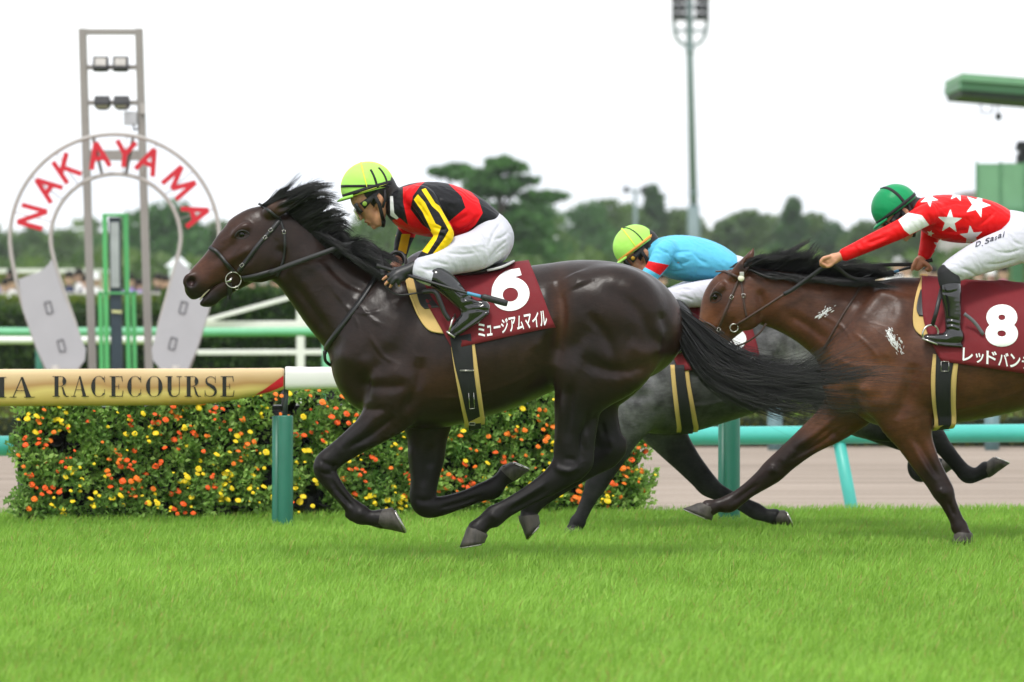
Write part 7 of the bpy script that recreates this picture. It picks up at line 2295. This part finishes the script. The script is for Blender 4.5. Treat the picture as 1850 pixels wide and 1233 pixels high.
M['breeches'] = layered('white_breeches', (.585, .58, .65, 1), [], .6, (20, .3), stretch=(1, 1, .5))
M['lime'] = layered('lime_cap_cover', (*srgb(170, 228, 104)[:3], 1), [], .5, (30, .12))
M['green_cap'] = layered('green_cap_cover', (*srgb(24, 140, 86)[:3], 1), [], .35, (30, .15))
M['yellow'] = plain('yellow_seam', srgb(222, 240, 70), .5)
M['orange_tape'] = plain('orange_tape', srgb(226, 150, 50), .5)
M['green_seam'] = plain('green_seam', srgb(20, 120, 75), .5)
M['lens'] = plain('clear_lens', (.55, .6, .45), .12, spec=.6)
M['lens'].node_tree.nodes['Principled BSDF'].inputs['Transmission Weight'].default_value = .8
M['silk1'] = layered('black_red_silk', (.010, .010, .012, 1), [('red', srgb(218, 14, 24)), ('sleeve', (.010, .010, .012, 1)), ('yellow', srgb(246, 204, 22)), ('far_yellow', srgb(236, 190, 24)), ('collar', (.7, .7, .7, 1))], .45, (18, .3))
M['silk3'] = layered('red_star_silk', srgb(222, 16, 20), [('star', (.82, .82, .84, 1)), ('arm', srgb(222, 16, 20)), ('band', (.82, .82, .84, 1))], .45, (18, .3))
M['silk2'] = layered('light_blue_silk', srgb(94, 186, 222), [('red', srgb(214, 20, 26)), ('far_red', srgb(214, 20, 26))], .45, (18, .35))

def star(px, py, r, rot, sq=1.0):
    out = []
    for i in range(10):
        a = rot + i * math.pi / 5
        k = r if i % 2 == 0 else r * .40
        out.append((px + k * math.sin(a) * sq, py - k * math.cos(a)))
    return out

J1 = dict(d=D1, seat=(870, 485), lo=(600, 285), hi=(940, 620), head=(680, 360, D1, 36),
    label='jockey in black and red silks with yellow striped sleeves riding the number 6 horse')
J1['jacket'] = [
    ([(716, 368, 0, 20, .07), (732, 374, 0, 36, .15), (758, 377, 0, 47, .19), (795, 380, 0, 50, .185), (835, 386, 0, 42, .17), (866, 394, 0, 31, .155), (884, 398, 0, 22, .14)], .03),
    ([(752, 356, -.16, 22, .06), (766, 362, -.20, 23, .062), (784, 394, -.235, 20, .052), (801, 420, -.255, 18.5, .047), (798, 434, -.26, 17, .044), (783, 452, -.27, 15, .039), (767, 470, -.28, 13.5, .034)], .02),
    ([(745, 365, .16, 22, .06), (744, 385, .20, 21, .058), (736, 415, .235, 18, .05), (729, 434, .25, 16, .045), (725, 450, .24, 14, .038), (721, 468, .23, 12, .033)], .02)]
J1['breeches'] = [
    ([(868, 400, 0, 24, .13), (884, 412, 0, 32, .15), (892, 430, 0, 37, .165), (886, 446, 0, 36, .165)], .03),
    ([(888, 436, -.11, 36, .085), (862, 452, -.16, 36, .085), (825, 462, -.21, 33, .078), (790, 475, -.255, 27, .068), (766, 486, -.285, 22, .06), (768, 494, -.29, 19, .055), (790, 503, -.295, 18, .05)], .025),
    ([(888, 436, .11, 36, .085), (862, 452, .16, 36, .085), (825, 462, .21, 33, .078), (782, 473, .255, 27, .068), (752, 482, .285, 22, .06), (762, 492, .29, 19, .055), (790, 503, .295, 18, .05)], .025)]
J1['boot_near'] = [([(790, 502, -.295, 20, .055), (808, 515, -.30, 20, .054), (826, 534, -.305, 17.5, .046), (842, 550, -.31, 16.5, .04), (851, 559, -.31, 17, .038)], .015),
    ([(872, 556, -.31, 14, .036), (855, 568, -.31, 16.5, .038), (838, 581, -.31, 13, .041), (822, 595, -.31, 9.5, .04), (815, 602, -.31, 7, .032)], .02),
    ([(880, 566, -.31, 5, .036), (850, 588, -.31, 5, .04), (818, 609, -.31, 4, .036)], .008)]
J1['boot_far'] = [([(r[0], r[1], -r[2], *r[3:]) for r in st], k) for st, k in J1['boot_near']]
_fing = [([(722, 491, -.295, 4.5, .011), (711, 493, -.30, 3.6, .0095), (702, 498, -.295, 3.3, .009), (692, 505, -.285, 2.7, .008)], .004),
         ([(722, 497, -.31, 4.5, .011), (711, 499, -.315, 3.6, .0095), (703, 507, -.31, 3.3, .009), (696, 514, -.30, 2.7, .008)], .004),
         ([(725, 501, -.31, 4.5, .011), (715, 504, -.32, 3.6, .0095), (709, 512, -.315, 3.2, .009), (705, 519, -.30, 2.7, .008)], .004),
         ([(730, 503, -.30, 4.2, .010), (723, 506, -.315, 3.4, .009), (720, 512, -.31, 3.0, .0085), (721, 517, -.295, 2.5, .0075)], .004),
         ([(738, 490, -.265, 5, .012), (724, 487, -.255, 4, .0105), (712, 487, -.255, 3.6, .0095), (703, 490, -.262, 3, .008)], .005)]
J1['skin'] = [([(770, 466, -.28, 10, .026), (757, 478, -.285, 9, .024), (745, 486, -.285, 10, .030), (730, 493, -.285, 12, .034), (718, 497, -.29, 10, .034)], .012)] + _fing + [
    ([(721, 462, .23, 10, .026), (718, 474, .21, 9, .026), (712, 486, .19, 11, .034), (704, 494, .18, 8, .03)], .012)] + [
    ([(708 - 2 * i, 488 + 4 * i, .165 + .016 * i, 4, .010), (699 - i, 494 + 4 * i, .165 + .016 * i, 3.4, .009), (699, 502 + 3 * i, .17 + .016 * i, 3, .0085)], .004) for i in range(4)] + [
    ([(716, 482, .165, 4.5, .012), (705, 484, .150, 3.8, .010), (698, 489, .148, 3.2, .0085)], .005)]
J1['glove'] = [([(749, 483, -.285, 11.5, .032), (738, 489, -.285, 12, .035), (726, 494, -.286, 13, .037), (717, 497, -.29, 11, .036)], .012)] + [([tuple(r[:3]) + (r[3] + .9, r[4] + .0025) for r in st[:3]], k) for st, k in _fing]
J1['extra'] = [('glove', 'glove', M['leather_black'])]
J1['fields'] = [
    ('red', [Z2((438, 235), (585, 193), (545, 225), (500, 290), (485, 370), (560, 470), (640, 520), (620, 560), (450, 540), (370, 440), (420, 425), (470, 470), (440, 330)),
             Z2((695, 190), (830, 235), (905, 310), (932, 395), (885, 470), (780, 560), (700, 560), (715, 455), (825, 362), (800, 290))], None),
    ('sleeve', [Z2((500, 300), (560, 235), (640, 330), (760, 510), (760, 570), (560, 740), (490, 680), (600, 520), (560, 430))], lambda y: y < -.17),
    ('yellow', [Z2((505, 312), (530, 278), (575, 330), (640, 460), (676, 478), (645, 560), (590, 645), (553, 630), (598, 540), (612, 500), (560, 390)),
                Z2((553, 250), (578, 240), (640, 335), (664, 350), (737, 480), (758, 520), (745, 565), (645, 690), (606, 668), (688, 560), (722, 500), (662, 392), (618, 352))], lambda y: y < -.15),
    ('far_yellow', [Z2((430, 525), (484, 525), (458, 648), (405, 640)), Z2((365, 440), (392, 470), (396, 540), (380, 530))], lambda y: y > .12),
    ('collar', [Z2((358, 290), (376, 290), (384, 395), (412, 425), (400, 436), (360, 410))], None)]
J1['jacket_mat'] = M['silk1']
_ws = lambda L, s, a: [([tuple(x) for x in p], s, a, 0) for p in L]
J1['jacket_strokes'] = _ws([Z2((640, 340), (700, 420), (730, 500)), Z2((700, 470), (780, 440), (850, 400)), Z2((760, 520), (850, 470), (920, 400)), Z2((520, 320), (560, 380), (600, 440))], 3.5, -.008) + _ws([Z2((430, 330), (460, 420), (520, 500)), Z2((660, 300), (720, 330), (800, 330)), Z2((740, 480), (820, 470), (880, 430))], 5, .007) + _ws([Z2((600, 545), (660, 530), (720, 560)), Z2((620, 480), (670, 495), (720, 490))], 3, -.007)
J1['breeches_strokes'] = _ws([Z2((1090, 560), (1020, 620), (960, 700)), Z2((1080, 600), (1010, 660), (970, 720)), Z2((900, 500), (940, 560), (960, 640)), Z2((700, 640), (800, 650), (900, 640)), Z2((1050, 450), (1000, 520), (970, 600)), Z2((600, 690), (660, 700), (720, 720)), Z2((560, 740), (620, 750), (680, 745)), Z2((1100, 500), (1060, 540), (1000, 560))], 2.6, -.006) + _ws([Z2((1070, 620), (1000, 680), (950, 730)), Z2((740, 600), (840, 600), (930, 590))], 4, .005)
J1['boot_strokes'] = _ws([Z2((780, 880), (830, 870), (880, 880)), Z2((800, 930), (850, 910), (910, 930)), Z2((810, 970), (870, 960), (940, 960)), Z2((770, 840), (820, 830), (860, 840)), Z2((850, 1000), (900, 990), (960, 1000))], 2.2, -.006) + _ws([Z2((800, 905), (850, 890), (900, 905)), Z2((810, 950), (860, 935), (920, 945))], 2.2, .005)
J1.update(cap_mat=M['lime'], seam_mat=M['yellow'], seams=(0.0, math.pi / 2), vent_mat=plain('lime_vent', srgb(120, 150, 50), .4))
J1['cap'] = (664, 338, D1, 15)
J1['meridians'] = [(a, .010, *r, M['webbing']) for a in (112, 140) for r in ((52, 100), (-100, -52))]
J1['bands'] = [(.03, -.10, .020, 'goggle_band', M['webbing']), (-.28, .02, .012, 'goggle_band', M['webbing']), (.05, -.17, .006, 'trim', M['yellow'])]

J3 = dict(d=D3, seat=(1840, 470), lo=(1470, 320), hi=(1905, 645), head=(1628, 386, D3, 52),
    label='jockey in red silks with white stars and green cap riding the number 8 horse', skin_col=(.56, .28, .17))
J3['jacket'] = [
    ([(1662, 380, 0, 18, .07), (1676, 386, 0, 30, .14), (1705, 393, 0, 41, .185), (1742, 397, 0, 43, .18), (1778, 399, 0, 38, .165), (1806, 402, 0, 28, .15), (1820, 405, 0, 20, .13)], .03),
    ([(1690, 385, -.15, 20, .06), (1668, 391, -.195, 20, .06), (1635, 410, -.22, 18, .052), (1606, 424, -.23, 16.5, .046), (1575, 438, -.235, 15, .041), (1545, 452, -.235, 13, .036), (1527, 460, -.235, 12, .033)], .02),
    ([(1690, 395, .15, 20, .06), (1684, 412, .2, 19, .056), (1680, 430, .22, 17, .048), (1676, 446, .22, 15, .042), (1670, 462, .21, 12, .034)], .02)]
J3['breeches'] = [
    ([(1808, 404, 0, 24, .13), (1826, 412, 0, 32, .15), (1846, 424, 0, 38, .165), (1852, 440, 0, 36, .165)], .03),
    ([(1852, 434, -.11, 38, .085), (1825, 446, -.16, 35, .083), (1780, 462, -.21, 31, .075), (1738, 481, -.255, 25, .066), (1714, 494, -.285, 19, .057), (1712, 504, -.29, 15, .048)], .025),
    ([(1852, 434, .11, 38, .085), (1825, 446, .16, 35, .083), (1780, 462, .21, 31, .075), (1738, 481, .255, 25, .066), (1714, 494, .285, 19, .057), (1712, 504, .29, 15, .048)], .025)]
J3['boot_near'] = [([(1716, 512, -.295, 18.5, .05), (1718, 530, -.30, 19, .052), (1721, 560, -.305, 16, .045), (1722, 590, -.31, 14.5, .039), (1724, 606, -.31, 15.5, .038)], .015),
    ([(1730, 610, -.31, 12, .035), (1712, 613, -.31, 12.5, .038), (1692, 612, -.31, 9, .040), (1674, 610, -.31, 6.5, .034)], .018),
    ([(1736, 625, -.31, 4.5, .036), (1705, 623, -.31, 4, .04), (1680, 618, -.31, 3.5, .036)], .008)]
J3['boot_far'] = [([(r[0], r[1], -r[2], *r[3:]) for r in st], k) for st, k in J3['boot_near']]
J3['sock'] = [([(1712, 494, -.288, 18.5, .052), (1714, 503, -.291, 19.5, .053), (1716, 511, -.294, 19.5, .052)], .01)]
J3['waistband'] = [([(1806, 402, 0, 29.5, .152), (1814, 404, 0, 29, .15)], .01)]
J3['extra'] = [('sock', 'sock', M['webbing'])]
J3['skin'] = [([(1530, 459, -.235, 9, .025), (1516, 464, -.235, 8, .024), (1506, 468, -.235, 10, .031), (1496, 472, -.235, 9, .031)], .012)] + [
    ([(1499, 464 + 3.5 * i, -.262 + .017 * i, 3.6, .010), (1488, 467 + 3 * i, -.264 + .017 * i, 3.3, .0095), (1483, 474 + 1.5 * i, -.262 + .017 * i, 3, .009), (1489, 479 + i, -.258 + .017 * i, 2.8, .0085)], .004) for i in range(4)] + [
    ([(1508, 472, -.255, 4.2, .012), (1500, 480, -.255, 3.6, .0105), (1493, 482, -.252, 3.1, .009)], .005),
    ([(1671, 458, .21, 9, .025), (1667, 466, .205, 8.5, .025), (1662, 474, .2, 11, .033), (1657, 481, .2, 9, .032)], .012)] + [
    ([(1668 + 1.5 * i, 474 + 2 * i, .172 + .016 * i, 3.8, .010), (1676 + 1.2 * i, 478 + 1.5 * i, .166 + .016 * i, 3.4, .0095), (1679 + i, 484 + i, .17 + .016 * i, 3.1, .009), (1673 + i, 487 + i, .178 + .016 * i, 2.8, .008)], .004) for i in range(4)] + [
    ([(1656, 470, .175, 4.3, .012), (1650, 480, .165, 3.7, .0105), (1648, 487, .168, 3.1, .009)], .005)]
_st = []
for x, y, r, ro in ((1450, 270, 70, .05), (1600, 180, 74, .35), (1565, 352, 66, -.1), (1338, 145, 52, .5), (1490, 118, 50, .2), (1395, 400, 40, .2), (1345, 335, 22, .3), (1720, 260, 20, 0)):
    if r > 20: _st.append(star(*Z3((x, y))[0], r / 2.984, ro))
J3['fields'] = [('star', _st, lambda y: y < .3),
    ('arm', [Z3((1320, 150), (1360, 240), (1330, 330), (900, 520), (860, 430), (1180, 250))], lambda y: y < -.2),
    ('band', [Z3((1172, 262), (1225, 222), (1300, 236), (1340, 290), (1235, 342), (1205, 318))], lambda y: y < -.12)]
J3['jacket_mat'] = M['silk3']
J3['jacket_strokes'] = _ws([Z3((1380, 200), (1480, 170), (1560, 180)), Z3((1370, 300), (1450, 330), (1560, 310)), Z3((1000, 390), (1060, 370), (1120, 350)), Z3((1330, 220), (1350, 270), (1330, 320)), Z3((1600, 300), (1660, 250), (1700, 210))], 3.2, -.007) + _ws([Z3((1400, 240), (1500, 240), (1600, 230)), Z3((930, 430), (1040, 400), (1150, 340))], 5, .006)
J3['breeches_strokes'] = _ws([Z3((1500, 520), (1560, 540), (1620, 590)), Z3((1420, 520), (1480, 560), (1530, 580)), Z3((1700, 430), (1760, 440), (1840, 420)), Z3((1640, 500), (1720, 500), (1820, 470)), Z3((1400, 540), (1440, 560), (1480, 600)), Z3((1760, 330), (1800, 380), (1850, 400))], 2.6, -.006)
J3['boot_strokes'] = _ws([Z3((1410, 860), (1460, 850), (1510, 865)), Z3((1415, 830), (1460, 822), (1505, 835)), Z3((1410, 800), (1450, 795), (1500, 805)), Z3((1400, 650), (1450, 655), (1500, 640))], 2, -.005) + _ws([Z3((1412, 845), (1460, 836), (1508, 850)), Z3((1412, 815), (1456, 808), (1503, 820))], 2, .004)
J3.update(cap_mat=M['green_cap'], seam_mat=M['green_seam'], seams=(), vent_mat=M['rubber'])
J3['cap'] = (1616, 374, D3, 36)
J3['cap_scale'] = .98
J3['meridians'] = [(112, .016, -100, 100, M['webbing'])]
J3['bands'] = [(.03, -.10, .016, 'goggle_band', M['webbing'])]

J2 = dict(d=D2, seat=(1310, 530), lo=(1095, 395), hi=(1385, 670), head=(1160, 458, D2, 40),
    label='jockey in light blue silks with red sleeve bands behind the bay horse', skin_col=(.5, .24, .14))
J2['jacket'] = [
    ([(1184, 452, 0, 17, .07), (1196, 460, 0, 30, .15), (1222, 465, 0, 40, .19), (1255, 469, 0, 41, .19), (1285, 474, 0, 36, .185), (1310, 481, 0, 28, .175), (1326, 484, 0, 18, .13)], .03),
    ([(1206, 452, -.15, 20, .06), (1198, 460, -.19, 20, .06), (1187, 480, -.215, 17.5, .052), (1174, 497, -.225, 15.5, .046), (1160, 508, -.23, 13.5, .039), (1146, 517, -.22, 12, .034)], .02),
    ([(1204, 455, .15, 20, .06), (1186, 468, .2, 18.5, .056), (1166, 478, .22, 16, .048), (1146, 484, .22, 13, .04), (1130, 494, .2, 11, .034)], .02)]
J2['breeches'] = [
    ([(1310, 482, 0, 22, .13), (1326, 490, 0, 29, .15), (1338, 502, 0, 34, .165), (1338, 514, 0, 32, .165)], .03),
    ([(1338, 514, -.11, 29, .085), (1310, 526, -.16, 26, .083), (1270, 531, -.21, 24, .075), (1230, 536, -.255, 21, .066), (1206, 542, -.285, 17.5, .057), (1210, 550, -.29, 14.5, .05)], .025),
    ([(1338, 508, .11, 34, .085), (1310, 518, .16, 32, .083), (1270, 525, .21, 28, .075), (1230, 534, .255, 22, .066), (1206, 542, .285, 17.5, .057), (1210, 550, .29, 14.5, .05)], .025)]
J2['boot_near'] = [([(1218, 552, -.295, 16.5, .05), (1232, 568, -.30, 17, .052), (1246, 592, -.305, 14.5, .045), (1258, 612, -.31, 13.5, .039)], .015), ([(1272, 616, -.31, 11, .035), (1256, 624, -.31, 12, .038), (1238, 630, -.31, 8.5, .04), (1224, 636, -.31, 6, .034)], .018)]
J2['boot_far'] = [([(r[0], r[1], -r[2], *r[3:]) for r in st], k) for st, k in J2['boot_near']]
J2['skin'] = [([(1148, 516, -.22, 8.5, .025), (1138, 521, -.21, 8, .024), (1128, 526, -.2, 9.5, .032), (1120, 530, -.2, 8, .03)], .012)] + [
    ([(1124, 522 + 3.2 * i, -.222 + .016 * i, 3.5, .010), (1114, 526 + 2.6 * i, -.222 + .016 * i, 3.2, .0095), (1111, 533 + i, -.22 + .016 * i, 2.8, .0085)], .004) for i in range(4)] + [([(1132, 526, -.185, 4, .011), (1124, 534, -.18, 3.4, .01), (1117, 537, -.18, 3, .009)], .005),
    ([(1131, 493, .2, 8.5, .025), (1124, 500, .19, 8, .025), (1118, 508, .18, 9.5, .032)], .012)]
J2['fields'] = [('red', [Z5((548, 522), (838, 580), (730, 700), (520, 585)), Z5((470, 640), (640, 800), (560, 840), (430, 690))], lambda y: y < -.12),
                ('far_red', [Z5((300, 600), (380, 585), (400, 680), (330, 650))], lambda y: y > .12)]
J2['jacket_mat'] = M['silk2']
J2['jacket_strokes'] = _ws([Z5((850, 480), (940, 560), (1000, 620)), Z5((880, 560), (1000, 560), (1100, 520)), Z5((780, 640), (900, 660), (1050, 640)), Z5((700, 360), (760, 420), (850, 440)), Z5((1100, 420), (1200, 520), (1300, 560)), Z5((900, 440), (1000, 420), (1100, 430))], 2.6, -.007) + _ws([Z5((840, 520), (950, 500), (1060, 470)), Z5((1150, 560), (1250, 600), (1350, 610))], 4, .005)
J2['breeches_strokes'] = _ws([Z5((900, 880), (1000, 860), (1120, 870)), Z5((950, 940), (1040, 960), (1130, 1000))], 2.4, -.005)
J2.update(cap_mat=M['lime'], seam_mat=M['yellow'], seams=(math.pi / 2,), vent_mat=plain('gold_vent', srgb(170, 130, 30), .4, metal=.6))
J2['cap'] = (1146, 444, D2, 36)
J2['cap_scale'] = .94
J2['meridians'] = [(115, .006, -100, 100, M['webbing'])]
J2['bands'] = [(.03, -.12, .014, 'tape_band', M['orange_tape'])]

j1_root, j1_J, j1_B, j1_H = jockey(J1)
j3_root, j3_J, j3_B, j3_H = jockey(J3)
j2_root, j2_J, j2_B, j2_H = jockey(J2)

# lettering on the breeches of the rider at the right
for ch, x, w, y, h in (('D', 1762, 9, 443.5, 9), ('.', 1773.5, 2, 442, 2), ('S', 1778.5, 8, 438.5, 10), ('a', 1788, 7, 434, 7.5), ('s', 1796.5, 3.5, 431.5, 7), ('a', 1802, 7, 428.5, 7.5), ('i', 1811, 2.2, 426, 10)):
    uv, fc = text_mesh(ch, .012)
    sl = -.34
    print_on(j3_B, uv, fc, [(x, y + 4), (x + w, y + 4 + sl * w), (x + w + h * .25, y + 4 + sl * w - h), (x + h * .25, y + 4 - h)], .004, 'character', plain('navy_print', (.01, .012, .03), .6) if 'navy_print' not in bpy.data.materials else bpy.data.materials['navy_print'], j3_root, D3)

# whips
def whip(pts, d, label):
    root = empty('riding_whip', P(*pts[0][:2], d + pts[0][2]), label, 'whip', 'riding whips in hand')
    p = rein_path(pts, d, 8); n = len(p)
    k = int(n * .3)
    MB().tube(p[:k + 1], [.012] + [.0105] * k, 10).build('handle', M['rubber'], root, True)
    m = int(n * .66)
    MB().tube(p[k:m + 1], np.linspace(.009, .0065, m + 1 - k), 8).build('shaft', M['leather_black'], root, True)
    MB().tube(p[m - 1:m + 4], .0085, 8).build('collar', plain('blue_tape', srgb(70, 140, 180), .5) if 'blue_tape' not in bpy.data.materials else bpy.data.materials['blue_tape'], root, True)
    q = p[m + 3:]
    MB().tube(q, [.010] + [.016] * (len(q) - 2) + [.014], 8, flat=.45).build('pad', M['leather_black'], root, True)
    return root
whip([(680, 480, -.272), (716, 491, -.274), (760, 505, -.345), (830, 526, -.385), (880, 539, -.40), (917, 549, -.405)], D1, 'black riding whip with blue collar in the gloved hand of the leading jockey')
whip([(1684, 470, .19), (1670, 474, .185), (1650, 482, .18), (1628, 488, .17), (1608, 494, .165), (1560, 505, .16)], D3, 'black riding whip in the bare far hand of the jockey with stars')
# ------------------------------------------------------------------ thin summer haze over the whole course
hz = bpy.data.materials.new('haze_air'); hz.use_nodes = True
hn = hz.node_tree.nodes; hn.remove(hn['Principled BSDF'])
hv = hn.new('ShaderNodeVolumePrincipled')
hv.inputs['Color'].default_value = (.93, .96, 1.0, 1); hv.inputs['Density'].default_value = .0002
hv.inputs['Anisotropy'].default_value = .3
hz.node_tree.links.new(hv.outputs['Volume'], hn['Material Output'].inputs['Volume'])
tag(MB().box((0, 420, 19.5), (1300, 1080, 42)).build('haze', hz), 'thin pale haze over the racecourse', 'haze', kind='stuff')
